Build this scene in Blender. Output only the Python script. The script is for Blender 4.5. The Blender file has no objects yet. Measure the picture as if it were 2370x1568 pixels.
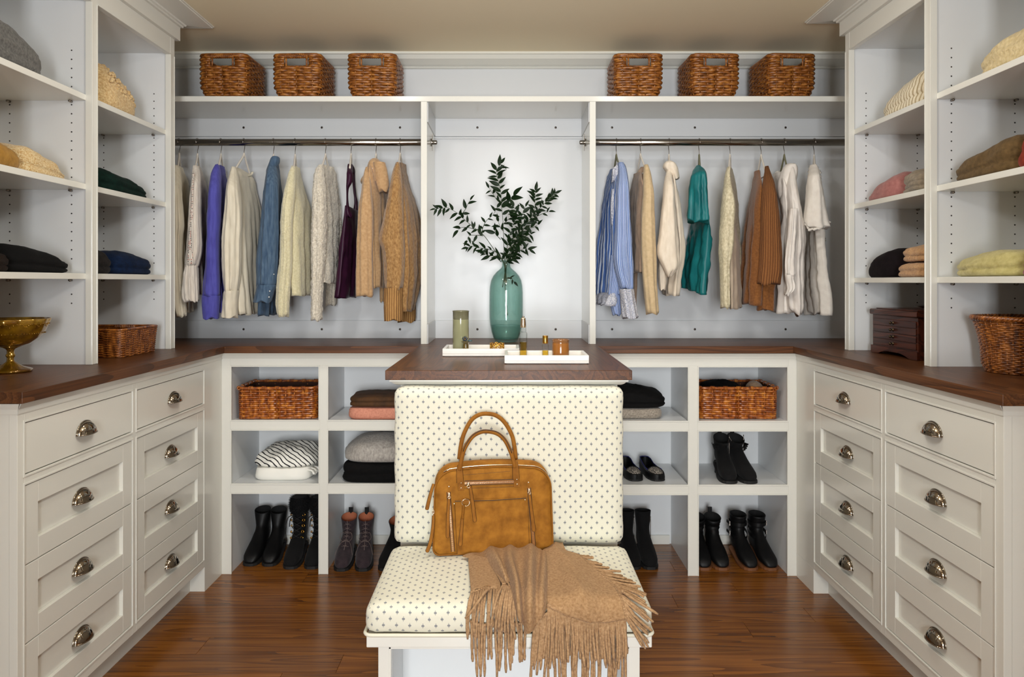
import bpy, bmesh, math, random
from mathutils import Vector, Matrix, noise as mnoise

C = bpy.context.scene.collection
SC = bpy.context.scene
PI = math.pi

# ------------------------------------------------------------------ camera, light, exposure
F, VX, VY, H = 1731.0, 1178.0, 652.0, 1.31          # focal length and vanishing point in pixels of a 2370 x 1568 frame, lens height
cam = bpy.data.cameras.new('camera')
cam.sensor_width = 36.0
cam.lens = 36.0 * F / 2370.0
cam.shift_x = (2370 / 2 - VX) / 2370.0
cam.shift_y = -(1568 / 2 - VY) / 2370.0
cam.clip_start = 0.05
camo = bpy.data.objects.new('camera', cam); C.objects.link(camo)
camo.location = (0, 0, H); camo.rotation_euler = (PI / 2, 0, 0)
SC.camera = camo

SC.view_settings.view_transform = 'Standard'
SC.view_settings.look = 'None'
SC.view_settings.exposure = -0.14
SC.view_settings.gamma = 1.0
SC.view_settings.use_curve_mapping = False
SC.cycles.use_denoising = True
SC.cycles.max_bounces = 10
SC.cycles.diffuse_bounces = 5
SC.cycles.glossy_bounces = 4
SC.cycles.transmission_bounces = 10
SC.cycles.transparent_max_bounces = 32
SC.cycles.caustics_refractive = False
SC.cycles.sample_clamp_indirect = 6.0

world = bpy.data.worlds.new('world'); SC.world = world
world.use_nodes = True
world.node_tree.nodes['Background'].inputs[0].default_value = (0.80, 0.90, 1.0, 1)
world.node_tree.nodes['Background'].inputs[1].default_value = 0.6

def area(name, loc, rot, sx, sy, power, col):
    l = bpy.data.lights.new(name, 'AREA'); l.shape = 'RECTANGLE'; l.size = sx; l.size_y = sy
    l.energy = power; l.color = col
    o = bpy.data.objects.new(name, l); C.objects.link(o); o.location = loc; o.rotation_euler = rot
    return o
# daylight through the windows of the hall behind the doorway, and the closet's own globe lamp under the ceiling
area('window_daylight', (-0.25, -2.32, 1.22), (PI / 2, 0, 0), 0.42, 1.5, 106, (0.95, 0.98, 1.0))
area('window_daylight', (0.25, -2.32, 1.22), (PI / 2, 0, 0), 0.42, 1.5, 106, (0.95, 0.98, 1.0))
def globe(name, loc, rad, power, col):
    l = bpy.data.lights.new(name, 'POINT'); l.shadow_soft_size = rad; l.energy = power; l.color = col
    o = bpy.data.objects.new(name, l); C.objects.link(o); o.location = loc
globe('globe_lamp', (0, 1.62, 2.12), 0.12, 31, (1.0, 0.995, 0.975))
for sx in (-0.6, 0.6): area('hanging_fill', (sx, 2.45, 2.44), (0, 0, 0), 0.12, 0.12, 5.5, (1.0, 0.99, 0.96))  # added fill from above that brightens the hanging area

# ------------------------------------------------------------------ helpers
def P(px, py, Y):
    """the point at distance Y that lies under pixel px, py of the photograph"""
    return Vector(((px - VX) * Y / F, Y, H - (py - VY) * Y / F))
def XP(px, Y): return (px - VX) * Y / F
def ZP(py, Y): return H - (py - VY) * Y / F

def lin(c):
    out = []
    for v in c[:3]:
        v = v / 255.0
        out.append(v / 12.92 if v <= 0.04045 else ((v + 0.055) / 1.055) ** 2.4)
    return (out[0], out[1], out[2], 1.0)

def lerp(a, b, t): return a + (b - a) * t
def smooth(t):
    t = max(0.0, min(1.0, t)); return t * t * (3 - 2 * t)

def newmat(name):
    m = bpy.data.materials.new(name); m.use_nodes = True
    nt = m.node_tree
    return m, nt, nt.nodes['Principled BSDF']
def N(nt, typ, **kw):
    n = nt.nodes.new(typ)
    for k, v in kw.items(): setattr(n, k, v)
    return n
def math_(nt, op, a, b=None, c=None):
    n = nt.nodes.new('ShaderNodeMath'); n.operation = op
    for i, v in enumerate((a, b, c)):
        if v is None: continue
        if isinstance(v, (int, float)): n.inputs[i].default_value = v
        else: nt.links.new(v, n.inputs[i])
    return n.outputs[0]
def mixc(nt, fac, a, b, blend='MIX'):
    n = nt.nodes.new('ShaderNodeMix'); n.data_type = 'RGBA'; n.blend_type = blend
    for i, v in ((0, fac), (6, a), (7, b)):
        if isinstance(v, (int, float)): n.inputs[i].default_value = v
        elif isinstance(v, tuple): n.inputs[i].default_value = v
        else: nt.links.new(v, n.inputs[i])
    return n.outputs[2]
def noise_(nt, scale, detail=3, vec=None, rough=0.55, dist=0.0):
    n = nt.nodes.new('ShaderNodeTexNoise'); n.inputs['Scale'].default_value = scale
    n.inputs['Detail'].default_value = detail; n.inputs['Roughness'].default_value = rough
    n.inputs['Distortion'].default_value = dist
    if vec is not None: nt.links.new(vec, n.inputs['Vector'])
    return n.outputs['Fac']
def coords(nt, kind='Object', stretch=(1, 1, 1), randomise=False):
    t = nt.nodes.new('ShaderNodeTexCoord'); v = t.outputs[kind]
    if randomise:
        oi = nt.nodes.new('ShaderNodeObjectInfo')
        ad = nt.nodes.new('ShaderNodeVectorMath'); ad.operation = 'ADD'
        cm = nt.nodes.new('ShaderNodeCombineXYZ')
        r = math_(nt, 'MULTIPLY', oi.outputs['Random'], 23.0)
        nt.links.new(r, cm.inputs[0]); nt.links.new(r, cm.inputs[1]); nt.links.new(r, cm.inputs[2])
        nt.links.new(v, ad.inputs[0]); nt.links.new(cm.outputs[0], ad.inputs[1]); v = ad.outputs[0]
    mp = nt.nodes.new('ShaderNodeMapping'); mp.inputs['Scale'].default_value = stretch
    nt.links.new(v, mp.inputs['Vector'])
    return mp.outputs[0]
def bump_(nt, b, height, strength, dist=0.002):
    n = nt.nodes.new('ShaderNodeBump'); n.inputs['Strength'].default_value = strength; n.inputs['Distance'].default_value = dist
    nt.links.new(height, n.inputs['Height']); nt.links.new(n.outputs[0], b.inputs['Normal'])

def plain(name, rgb, rough=0.5, metal=0.0, var=None, bump=None, sheen=0.0, coat=0.0, spec=0.5, stretch=(1, 1, 1), rand=False):
    """colour + mottling (scale, second colour, detail) + fine relief (scale, strength, distance)"""
    m, nt, b = newmat(name)
    b.inputs['Base Color'].default_value = lin(rgb); b.inputs['Roughness'].default_value = rough
    b.inputs['Metallic'].default_value = metal; b.inputs['Specular IOR Level'].default_value = spec
    if sheen:
        b.inputs['Sheen Weight'].default_value = sheen; b.inputs['Sheen Roughness'].default_value = 0.5
    if coat:
        b.inputs['Coat Weight'].default_value = coat; b.inputs['Coat Roughness'].default_value = 0.12
    v = coords(nt, 'Object', stretch, rand)
    if var:
        f = noise_(nt, var[0], var[2] if len(var) > 2 else 3, v)
        f = math_(nt, 'MULTIPLY_ADD', f, 2.4, -0.7)
        n = nt.nodes.new('ShaderNodeClamp'); nt.links.new(f, n.inputs[0])
        nt.links.new(mixc(nt, n.outputs[0], lin(rgb), lin(var[1])), b.inputs['Base Color'])
    if bump:
        bump_(nt, b, noise_(nt, bump[0], 4, v), bump[1], bump[2] if len(bump) > 2 else 0.002)
    return m

def wood(name, dark, mid, light, axis='X', rough=0.3, ring=16.0, across=7.0, along=0.55, coat=0.0, tint=0.35, rw=0.55):
    m, nt, b = newmat(name)
    st = (along, across, across) if axis == 'X' else (across, along, across)
    v = coords(nt, 'Object', st, True)
    big = noise_(nt, 1.0, 2, v, 0.45, 0.25)
    r = math_(nt, 'FRACT', math_(nt, 'MULTIPLY', big, ring))
    r = math_(nt, 'POWER', r, 2.2)
    st2 = (3, 260, 260) if axis == 'X' else (260, 3, 260)
    fine = noise_(nt, 1.0, 3, coords(nt, 'Object', st2, True))
    f = math_(nt, 'ADD', math_(nt, 'MULTIPLY', r, rw), math_(nt, 'MULTIPLY', fine, 1.0 - rw * 0.9))
    ramp = nt.nodes.new('ShaderNodeValToRGB'); e = ramp.color_ramp.elements
    e[0].position = 0.18; e[0].color = lin(light); e[1].position = 0.85; e[1].color = lin(dark)
    k = e.new(0.45); k.color = lin(mid)
    nt.links.new(f, ramp.inputs[0])
    oi = nt.nodes.new('ShaderNodeObjectInfo')
    g = math_(nt, 'MULTIPLY_ADD', oi.outputs['Random'], tint, 1.0 - tint / 2)
    cmb = nt.nodes.new('ShaderNodeCombineXYZ')
    for i in range(3): nt.links.new(g, cmb.inputs[i])
    nt.links.new(mixc(nt, 1.0, ramp.outputs[0], cmb.outputs[0], 'MULTIPLY'), b.inputs['Base Color'])
    b.inputs['Roughness'].default_value = rough; b.inputs['Specular IOR Level'].default_value = 0.3
    if coat: b.inputs['Coat Weight'].default_value = coat; b.inputs['Coat Roughness'].default_value = 0.2
    bump_(nt, b, fine, 0.12, 0.0006)
    return m

class MB:
    """collects verts and faces of ONE mesh object"""
    def __init__(s): s.v = []; s.f = []; s.uv = {}
    def add(s, verts, faces):
        k = len(s.v); s.v += [Vector(v) for v in verts]; s.f += [tuple(i + k for i in f) for f in faces]; return k
    def box(s, x0, x1, y0, y1, z0, z1):
        x0, x1 = min(x0, x1), max(x0, x1); y0, y1 = min(y0, y1), max(y0, y1); z0, z1 = min(z0, z1), max(z0, z1)
        s.add([(x0, y0, z0), (x1, y0, z0), (x1, y1, z0), (x0, y1, z0), (x0, y0, z1), (x1, y0, z1), (x1, y1, z1), (x0, y1, z1)],
              [(0, 3, 2, 1), (4, 5, 6, 7), (0, 1, 5, 4), (1, 2, 6, 5), (2, 3, 7, 6), (3, 0, 4, 7)]); return s
    def loft(s, rings, cap0=True, cap1=True, closed=True, uv=False):
        n = len(rings[0]); k = len(s.v)
        for r in rings: s.v += [Vector(p) for p in r]
        m = len(rings)
        for i in range(m - 1):
            for j in range(n if closed else n - 1):
                a = k + i * n + j; b_ = k + i * n + (j + 1) % n
                if uv: s.uv[len(s.f)] = [(j / n, i / (m - 1)), ((j + 1) / n, i / (m - 1)), ((j + 1) / n, (i + 1) / (m - 1)), (j / n, (i + 1) / (m - 1))]
                s.f.append((a, b_, b_ + n, a + n))
        for flag, i, rev in ((cap0, 0, True), (cap1, m - 1, False)):
            if flag and closed:
                c = Vector((0, 0, 0))
                for p in rings[i]: c += Vector(p)
                c /= n; ci = len(s.v); s.v.append(c)
                for j in range(n):
                    a = k + i * n + j; b_ = k + i * n + (j + 1) % n
                    s.f.append((ci, b_, a) if rev else (ci, a, b_))
        return s
    def tube(s, pts, rad, sides=6, cap=True, flat=None, closed=False):
        pts = [Vector(p) for p in pts]; n = len(pts); rings = []; up = None
        for i, p in enumerate(pts):
            if closed: d = pts[(i + 1) % n] - pts[i - 1]
            else: d = pts[min(i + 1, n - 1)] - pts[max(i - 1, 0)]
            if d.length < 1e-9: d = Vector((0, 0, 1))
            d.normalize()
            if up is None:
                up = Vector((0, 0, 1)) if abs(d.z) < 0.9 else Vector((0, 1, 0))
            a = d.cross(up)
            if a.length < 1e-6: a = d.orthogonal()
            a.normalize(); b_ = a.cross(d).normalized(); up = b_
            r = rad(i / max(1, n - 1)) if callable(rad) else rad
            fa, fb = flat or (1, 1)
            rings.append([p + a * (math.cos(2 * PI * j / sides) * r * fa) + b_ * (math.sin(2 * PI * j / sides) * r * fb) for j in range(sides)])
        if closed:
            rings.append(rings[0]); cap = False
        return s.loft(rings, cap, cap)
    def lathe(s, prof, n=32, c=(0, 0, 0), cap0=True, cap1=True, rfun=None):
        rings = []
        for r, z in prof:
            rings.append([(c[0] + r * (rfun(2 * PI * j / n, z) if rfun else 1) * math.cos(2 * PI * j / n), c[1] + r * (rfun(2 * PI * j / n, z) if rfun else 1) * math.sin(2 * PI * j / n), c[2] + z) for j in range(n)])
        return s.loft(rings, cap0, cap1)
    def ball(s, c, r, n=8, sq=(1, 1, 1)):
        c = Vector(c); rings = []
        m = max(4, n // 2)
        for i in range(1, m):
            t = PI * i / m
            rings.append([c + Vector((r * sq[0] * math.sin(t) * math.cos(2 * PI * j / n), r * sq[1] * math.sin(t) * math.sin(2 * PI * j / n), -r * sq[2] * math.cos(t))) for j in range(n)])
        return s.loft(rings)
    def prism(s, outline, axis, a0, a1):
        """outline: list of 2-D points; extruded along axis ('x': points are (y,z); 'y': (x,z); 'z': (x,y))"""
        def mk(p, a):
            return {'x': (a, p[0], p[1]), 'y': (p[0], a, p[1]), 'z': (p[0], p[1], a)}[axis]
        n = len(outline); k = len(s.v)
        s.v += [Vector(mk(p, a0)) for p in outline] + [Vector(mk(p, a1)) for p in outline]
        for j in range(n):
            s.f.append((k + j, k + (j + 1) % n, k + n + (j + 1) % n, k + n + j))
        s.f.append(tuple(k + j for j in reversed(range(n)))); s.f.append(tuple(k + n + j for j in range(n)))
        return s
    def build(s, name, mat, parent=None, smooth_=False, bevel=0.0, world=True, fix=False):
        me = bpy.data.meshes.new(name)
        off = Vector((0, 0, 0))
        if parent is not None and world: off = base_of(parent)
        me.from_pydata([v - off for v in s.v], [], s.f)
        if s.uv:
            ul = me.uv_layers.new(name='UVMap')
            for p in me.polygons:
                u = s.uv.get(p.index)
                if u:
                    for li, q in zip(p.loop_indices, u): ul.data[li].uv = q
        if fix:
            bm = bmesh.new(); bm.from_mesh(me); bmesh.ops.recalc_face_normals(bm, faces=bm.faces); bm.to_mesh(me); bm.free()
        me.materials.append(mat)
        if smooth_:
            for p in me.polygons: p.use_smooth = True
        o = bpy.data.objects.new(name, me); C.objects.link(o)
        if parent is not None: o.parent = parent
        if bevel:
            md = o.modifiers.new('bevel', 'BEVEL'); md.width = bevel; md.segments = 2; md.limit_method = 'ANGLE'; md.angle_limit = 0.6
            md.harden_normals = False
        return o

def base_of(o):
    v = Vector((0, 0, 0))
    while o is not None:
        v += Vector(o.location); o = o.parent
    return v

def tag(o, label, cat, group=None, kind=None):
    o['label'] = label; o['category'] = cat
    if group: o['group'] = group
    if kind: o['kind'] = kind
    return o
def thing(name, label, cat, loc=(0, 0, 0), rotz=0.0, group=None):
    o = bpy.data.objects.new(name, None); C.objects.link(o)
    o.empty_display_size = 0.05
    o.location = loc; o.rotation_euler = (0, 0, rotz)
    return tag(o, label, cat, group)
def structure(o): o['kind'] = 'structure'; return o
def stuff(o): o['kind'] = 'stuff'; return o
def kids(o): return [c for c in C.objects if c.parent == o]
def dup(root, loc, rotz, label, group=None):
    def cp(o, par):
        c = o.copy(); C.objects.link(c)
        if par is not None: c.parent = par
        for ch in kids(o): cp(ch, c)
        return c
    r = cp(root, None); r.location = loc; r.rotation_euler = (0, 0, rotz); r['label'] = label
    if group: r['group'] = group
    return r
def resample(spec, n):
    """smoothly resample rows of numbers along their first entry"""
    out = []
    y0, y1 = spec[0][0], spec[-1][0]
    for i in range(n):
        y = lerp(y0, y1, i / (n - 1)); k = 0
        while k < len(spec) - 2 and y > spec[k + 1][0]: k += 1
        a, b_ = spec[k], spec[k + 1]
        t = (y - a[0]) / max(1e-6, b_[0] - a[0])
        row = [y]
        for q in range(1, len(a)):
            p0 = spec[max(0, k - 1)][q]; p1 = a[q]; p2 = b_[q]; p3 = spec[min(len(spec) - 1, k + 2)][q]
            h0 = spec[max(0, k - 1)][0]; h3 = spec[min(len(spec) - 1, k + 2)][0]
            m1 = (p2 - p0) / max(1e-6, b_[0] - h0) * (b_[0] - a[0]); m2 = (p3 - p1) / max(1e-6, h3 - a[0]) * (b_[0] - a[0])
            t2, t3 = t * t, t * t * t
            row.append((2 * t3 - 3 * t2 + 1) * p1 + (t3 - 2 * t2 + t) * m1 + (-2 * t3 + 3 * t2) * p2 + (t3 - t2) * m2)
        out.append(row)
    return out
def spline(pts, n):
    """Catmull-Rom through 3-D points"""
    pts = [Vector(p) for p in pts]; out = []
    m = len(pts) - 1
    for i in range(n):
        t = i / (n - 1) * m; k = min(int(t), m - 1); u = t - k
        p0 = pts[max(0, k - 1)]; p1 = pts[k]; p2 = pts[k + 1]; p3 = pts[min(m, k + 2)]
        out.append(0.5 * ((2 * p1) + (p2 - p0) * u + (2 * p0 - 5 * p1 + 4 * p2 - p3) * u * u + (3 * p1 - p0 - 3 * p2 + p3) * u ** 3))
    return out

# ------------------------------------------------------------------ materials
PAINT = plain('white_paint', (222, 221, 213), 0.18, bump=(260, 0.02, 0.0003), spec=0.5)
PANEL = plain('white_panel_paint', (222, 224, 225), 0.3, bump=(300, 0.05, 0.0004), spec=0.5)
HALLP = plain('hall_wall_paint', (150, 136, 116), 0.7)
BACKP = plain('dimmed_white_panel_paint', (206, 208, 210), 0.3, bump=(300, 0.05, 0.0004), spec=0.5)  # white panel paint, greyed so the back reads less brightly lit
WALLP = plain('wall_paint', (214, 214, 212), 0.6, bump=(180, 0.06, 0.0006))
CEILP = plain('ceiling_paint', (238, 225, 196), 0.75, bump=(150, 0.05, 0.0006))
DARK = plain('shade_and_wick_dark', (40, 36, 34), 0.7)  # dark tone for the shade in holes and behind drawers, and for wicks
FLOORW = wood('oak_floor', (76, 40, 11), (122, 72, 23), (152, 95, 34), 'X', 0.27, 10, 10, 0.6, 0.2, 0.34, 0.36)
WALNX = wood('walnut_along_x', (44, 24, 11), (86, 50, 24), (112, 69, 36), 'X', 0.38, 12, 9, 0.8, 0.0, 0.1, 0.32)
WALNY = wood('walnut_along_y', (44, 24, 11), (86, 50, 24), (112, 69, 36), 'Y', 0.38, 12, 9, 0.8, 0.0, 0.1, 0.32)
CHERRY = wood('dark_cherry', (38, 15, 8), (62, 27, 16), (84, 40, 24), 'Y', 0.35, 9, 12, 1.2, 0.1, 0.1)
NICKEL = plain('polished_nickel', (158, 148, 134), 0.08, 1.0)
CHROME = plain('polished_chrome', (150, 145, 138), 0.14, 1.0)
STEEL = plain('hook_steel', (150, 143, 136), 0.25, 1.0)
GOLD = plain('gold_metal', (214, 164, 74), 0.22, 1.0)
RGOLD = plain('pale_gold_metal', (238, 214, 182), 0.2, 1.0)
# ------------------------------------------------------------------ the room
ZCEIL, YB, XW = 2.445, 3.80, 1.785
ZC = 1.024                                  # counter top
floor = structure(MB().box(-1.85, 1.85, -2.4, 3.9, -0.08, -0.0125).build('floor', FLOORW))
PW = 0.125
random.seed(4)
fixed = {-2: [-0.58], 0: [0.90], 1: [1.18], 2: [0.68], 3: [0.967], -1: [-1.1], 4: [-0.9, 0.55]}
for k in range(-25, 9):
    y0 = 2.752 + k * PW; y1 = min(y0 + PW, YB - 0.004)
    if y1 - y0 < 0.02: continue
    cuts = [-XW + 0.004]
    if k in fixed: cuts += fixed[k]
    else:
        x = -XW + random.uniform(0.4, 1.3)
        while x < XW - 0.4: cuts.append(x); x += random.uniform(0.9, 1.5)
    cuts.append(XW - 0.004)
    for a, b_ in zip(cuts, cuts[1:]):
        mb = MB(); hx, hy, e = (b_ - a) / 2 - 0.0004, (y1 - y0) / 2 - 0.0004, 0.0007
        mb.add([(-hx, -hy, -0.0125), (hx, -hy, -0.0125), (hx, hy, -0.0125), (-hx, hy, -0.0125), (-hx, -hy, -e), (hx, -hy, -e), (hx, hy, -e), (-hx, hy, -e),
                (-hx + e, -hy + e, 0), (hx - e, -hy + e, 0), (hx - e, hy - e, 0), (-hx + e, hy - e, 0)],
               [(0, 1, 5, 4), (1, 2, 6, 5), (2, 3, 7, 6), (3, 0, 4, 7), (4, 5, 9, 8), (5, 6, 10, 9), (6, 7, 11, 10), (7, 4, 8, 11), (8, 9, 10, 11)])
        o = mb.build('plank', FLOORW, floor, world=False); o.location = ((a + b_) / 2, (y0 + y1) / 2, 0)

structure(MB().box(-1.85, 1.85, -2.4, 3.9, ZCEIL, ZCEIL + 0.08).build('ceiling', CEILP))
structure(MB().box(-1.85, 1.85, YB, YB + 0.08, -0.0125, ZCEIL).build('wall_back', BACKP))
structure(MB().box(-1.85, -XW, -2.4, YB, -0.0125, ZCEIL).build('wall_left', WALLP))
structure(MB().box(XW, 1.85, -2.4, YB, -0.0125, ZCEIL).build('wall_right', WALLP))
fw = MB().box(-XW, -0.66, -0.40, -0.30, -0.0125, ZCEIL).box(0.66, XW, -0.40, -0.30, -0.0125, ZCEIL).box(-0.66, 0.66, -0.40, -0.30, 2.15, ZCEIL)
structure(fw.build('wall_front', HALLP))
fw = MB()
for x0, x1 in ((-XW, -0.48), (-0.02, 0.02), (0.48, XW)): fw.box(x0, x1, -2.4, -2.3, -0.0125, ZCEIL)
for x0, x1 in ((-0.48, -0.02), (0.02, 0.48)):
    fw.box(x0, x1, -2.4, -2.3, -0.0125, 0.45); fw.box(x0, x1, -2.4, -2.3, 1.99, ZCEIL)
structure(fw.build('wall_rear', HALLP))
for i, x0 in enumerate((-0.48, 0.02)):
    wn = structure(bpy.data.objects.new('window_%d' % (i + 1), None)); C.objects.link(wn)
    fr = MB(); x1 = x0 + 0.46
    fr.box(x0, x0 + 0.02, -2.3, -2.26, 0.45, 1.99).box(x1 - 0.02, x1, -2.3, -2.26, 0.45, 1.99)
    fr.box(x0 + 0.02, x1 - 0.02, -2.3, -2.26, 0.45, 0.47).box(x0 + 0.02, x1 - 0.02, -2.3, -2.26, 1.97, 1.99)
    structure(fr.build('window_frame', PAINT, wn))
    mu = MB().box(x0 + 0.222, x0 + 0.238, -2.29, -2.265, 0.47, 1.97)
    for q in (1, 2, 3): mu.box(x0 + 0.02, x1 - 0.02, -2.288, -2.267, 0.45 + 1.54 * q / 4 - 0.008, 0.45 + 1.54 * q / 4 + 0.008)
    structure(mu.build('muntin', PAINT, wn))

# crown moulding and picture bead along the back wall (above the long shelf)
zb = ZP(158, 3.78)
prof = [(YB, ZCEIL), (3.685, ZCEIL), (3.682, ZCEIL - 0.012), (3.69, ZCEIL - 0.013), (3.705, ZCEIL - 0.03), (3.75, ZCEIL - 0.046), (3.768, ZCEIL - 0.05),
        (3.768, zb + 0.024), (3.762, zb + 0.022), (3.762, zb + 0.012), (3.776, zb + 0.009), (3.776, zb + 0.003), (3.785, zb), (YB, zb)]
structure(MB().prism(prof, 'x', -XW, XW).build('trim_1', PAINT))

# ------------------------------------------------------------------ shelving towers on the side counters
def frame_beads(mb, s, X, ya, yb, za, zb_, t=0.006):
    """a small raised bead round an opening of a frame that faces the aisle"""
    x0, x1 = s * X, s * (X - 0.0025)
    mb.box(x0, x1, ya, ya + t, za, zb_).box(x0, x1, yb - t, yb, za, zb_).box(x0, x1, ya + t, yb - t, za, za + t).box(x0, x1, ya + t, yb - t, zb_ - t, zb_)

def tower(s, XF, near, mid, far, zsh, label):
    """s: side; posts near/mid/far are (y0, y1) of their face stile; zsh: tops of the three shelves"""
    t = thing('shelving_tower', label, 'shelving', (s * XF, near[0], ZC))
    zt = ZCEIL - 0.005; XBK = 1.76
    ztop = H + 0.962
    for a, b_ in (near, mid, far):
        MB().box(s * (XF + 0.012), s * XBK, a + 0.006, b_ - 0.006, ZC + 0.0003, zt).build('side_panel', PANEL, t)
        q = MB().box(s * XF, s * (XF + 0.0215), a, b_, ZC + 0.0003, zt)
        q.box(s * (XF - 0.0022), s * XF, a, a + 0.006, ZC + 0.0003, ztop); q.box(s * (XF - 0.0022), s * XF, b_ - 0.006, b_, ZC + 0.0003, ztop)
        q.build('face_stile', PAINT, t, bevel=0.0012)
    MB().box(s * XBK, s * (XBK + 0.018), near[0], far[1], ZC + 0.0003, zt).build('back_panel', PANEL, t)
    bays = ((near[1] - 0.006, mid[0] + 0.006), (mid[1] - 0.006, far[0] + 0.006))
    for ya, yb in bays:
        for z in zsh:
            MB().box(s * (XF + 0.021), s * (XBK - 0.001), ya + 0.001, yb - 0.001, z - 0.02, z).build('shelf', PAINT, t, bevel=0.0012)
        MB().box(s * (XF + 0.021), s * XBK, ya, yb, ztop + 0.006, ztop + 0.024).build('top_panel', PANEL, t)
        q = MB().box(s * (XF + 0.0005), s * (XF + 0.0212), ya + 0.006, yb - 0.006, ztop, ztop + 0.08)
        q.box(s * (XF - 0.002), s * XF, ya + 0.006, yb - 0.006, ztop, ztop + 0.006)
        q.build('top_rail', PAINT, t, bevel=0.0012)
    # shelf pins and rows of dark discs painting the shade of peg holes on every upright face that can be seen (both faces)
    pins, holes = MB(), MB()
    def disc(mb, x, y, z, r, hgt, d):
        mb.loft([[(x + r * math.cos(2 * PI * j / 8), y, z + r * math.sin(2 * PI * j / 8)) for j in range(8)], [(x + r * math.cos(2 * PI * j / 8), y + d * hgt, z + r * math.sin(2 * PI * j / 8)) for j in range(8)]])
    for ya, yb in bays:
        for xx in (XF + 0.072, XF + 0.285):
            for z in [zsh[2] - 0.103, zsh[2] - 0.072] + [zsh[2] + 0.05 + 0.0312 * i for i in range(24)]:
                if any(-0.026 < z - q < 0.008 for q in zsh): continue
                disc(holes, s * xx, yb, z, 0.0026, 0.0006, -1); disc(holes, s * xx, ya, z, 0.0026, 0.0006, 1)
            for q in zsh:
                for yy, d in ((yb, -1), (ya, 1)):
                    disc(pins, s * xx, yy, q - 0.0235, 0.0045, 0.014, d)
    stuff(holes.build('peg_hole_shade', DARK, t)); stuff(pins.build('shelf_pins', STEEL, t, smooth_=True))
    # frieze and crown
    yf = far[1]; z0 = H + 1.036; z1 = ZCEIL - 0.042
    MB().box(s * (XF - 0.016), s * (XF + 0.02), near[0], yf + 0.02, z0, z1 + 0.03).build('frieze', PAINT, t, bevel=0.0015)
    MB().box(s * (XF + 0.001), s * (XF + 0.0195), near[0] + 0.002, yf - 0.002, ztop + 0.06, z0 + 0.03).build('frieze_backing', PAINT, t)
    def ring(p, z):                    # crown profile mitred round the far corner
        return [(s * (XF - p), near[0], z), (s * (XF - p), yf + p, z), (s * XBK, yf + p, z)]
    rr = [ring(0.016, z1), ring(0.026, z1 + 0.001), ring(0.027, z1 + 0.008), ring(0.034, z1 + 0.010), ring(0.036, z1 + 0.016), ring(0.116, z1 + 0.030), ring(0.117, z1 + 0.034), ring(0.122, z1 + 0.035), ring(0.122, ZCEIL - 0.001), ring(0.0, ZCEIL - 0.001)]
    k = MB().loft(rr, False, False, closed=False)
    k.build('crown', PAINT, t, fix=True)
    return t
TL = tower(-1, 1.432, (1.955, 1.992), (2.566, 2.603), (3.163, 3.203), (H + 0.6426, H + 0.336, H + 0.028), 'white shelving tower standing at the end of the counter that holds the gold glass bowl')
TR = tower(1, 1.412, (1.93, 1.967), (2.503, 2.540), (3.103, 3.141), (H + 0.631, H + 0.3216, H + 0.0152), 'white shelving tower standing over the dark wooden jewelry chest')

# ------------------------------------------------------------------ the walnut counter (one continuous worktop)
ct = thing('wooden_countertop', 'continuous U-shaped walnut countertop with a middle arm above the padded bench', 'countertop', (0, 3.5, ZC))
def slab(outline, mat): return MB().prism(outline, 'z', ZC - 0.031, ZC).build('counter_section', mat, ct, bevel=0.0015)
slab([(-XW + 0.002, 3.30), (XW - 0.002, 3.30), (XW - 0.002, YB - 0.002), (-XW + 0.002, YB - 0.002)], WALNX)
slab([(-XW + 0.002, 1.934), (-1.258, 1.934), (-1.2555, 3.2995), (-XW + 0.002, 3.2995)], WALNY)
slab([(1.2535, 1.899), (XW - 0.002, 1.899), (XW - 0.002, 3.2995), (1.2535, 3.2995)], WALNY)
slab([(-0.398, 2.403), (0.396, 2.403), (0.396, 3.2995), (-0.398, 3.2995)], WALNY)

# ------------------------------------------------------------------ drawer cabinets
def cup_pull(s, X, y, z, parent):
    L, p, h = 0.045, 0.026, 0.036
    mb = MB(); rings = []
    for i in range(9):
        th = PI / 2 * i / 8
        rings.append([(s * (X - p * math.sin(f) * math.sin(th) - 0.002), y + L * math.cos(f), z - 0.016 + h * math.sin(f) * math.cos(th)) for f in [PI * j / 20 for j in range(21)]])
    mb.loft(rings, False, False, closed=False)
    rings2 = [[(v[0] + s * 0.0015 * math.sin(PI * j / 20), v[1], v[2] - 0.0012) for j, v in enumerate(r)] for r in rings]
    mb.loft([list(reversed(r)) for r in rings2], False, False, closed=False)
    out = [(s * (X - 0.002), y + (L + 0.002) * math.cos(f), z - 0.017 + (h + 0.002) * math.sin(f)) for f in [PI * j / 20 for j in range(21)]]
    mb.tube(out, 0.0022, 5)
    mb.tube([(s * (X - (p + 0.001) * math.sin(f) - 0.002), y + (L + 0.001) * math.cos(f), z - 0.0165) for f in [PI * j / 20 for j in range(21)]], 0.0019, 5)
    return mb.build('drawer_pull', NICKEL, parent, smooth_=True)

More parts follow.
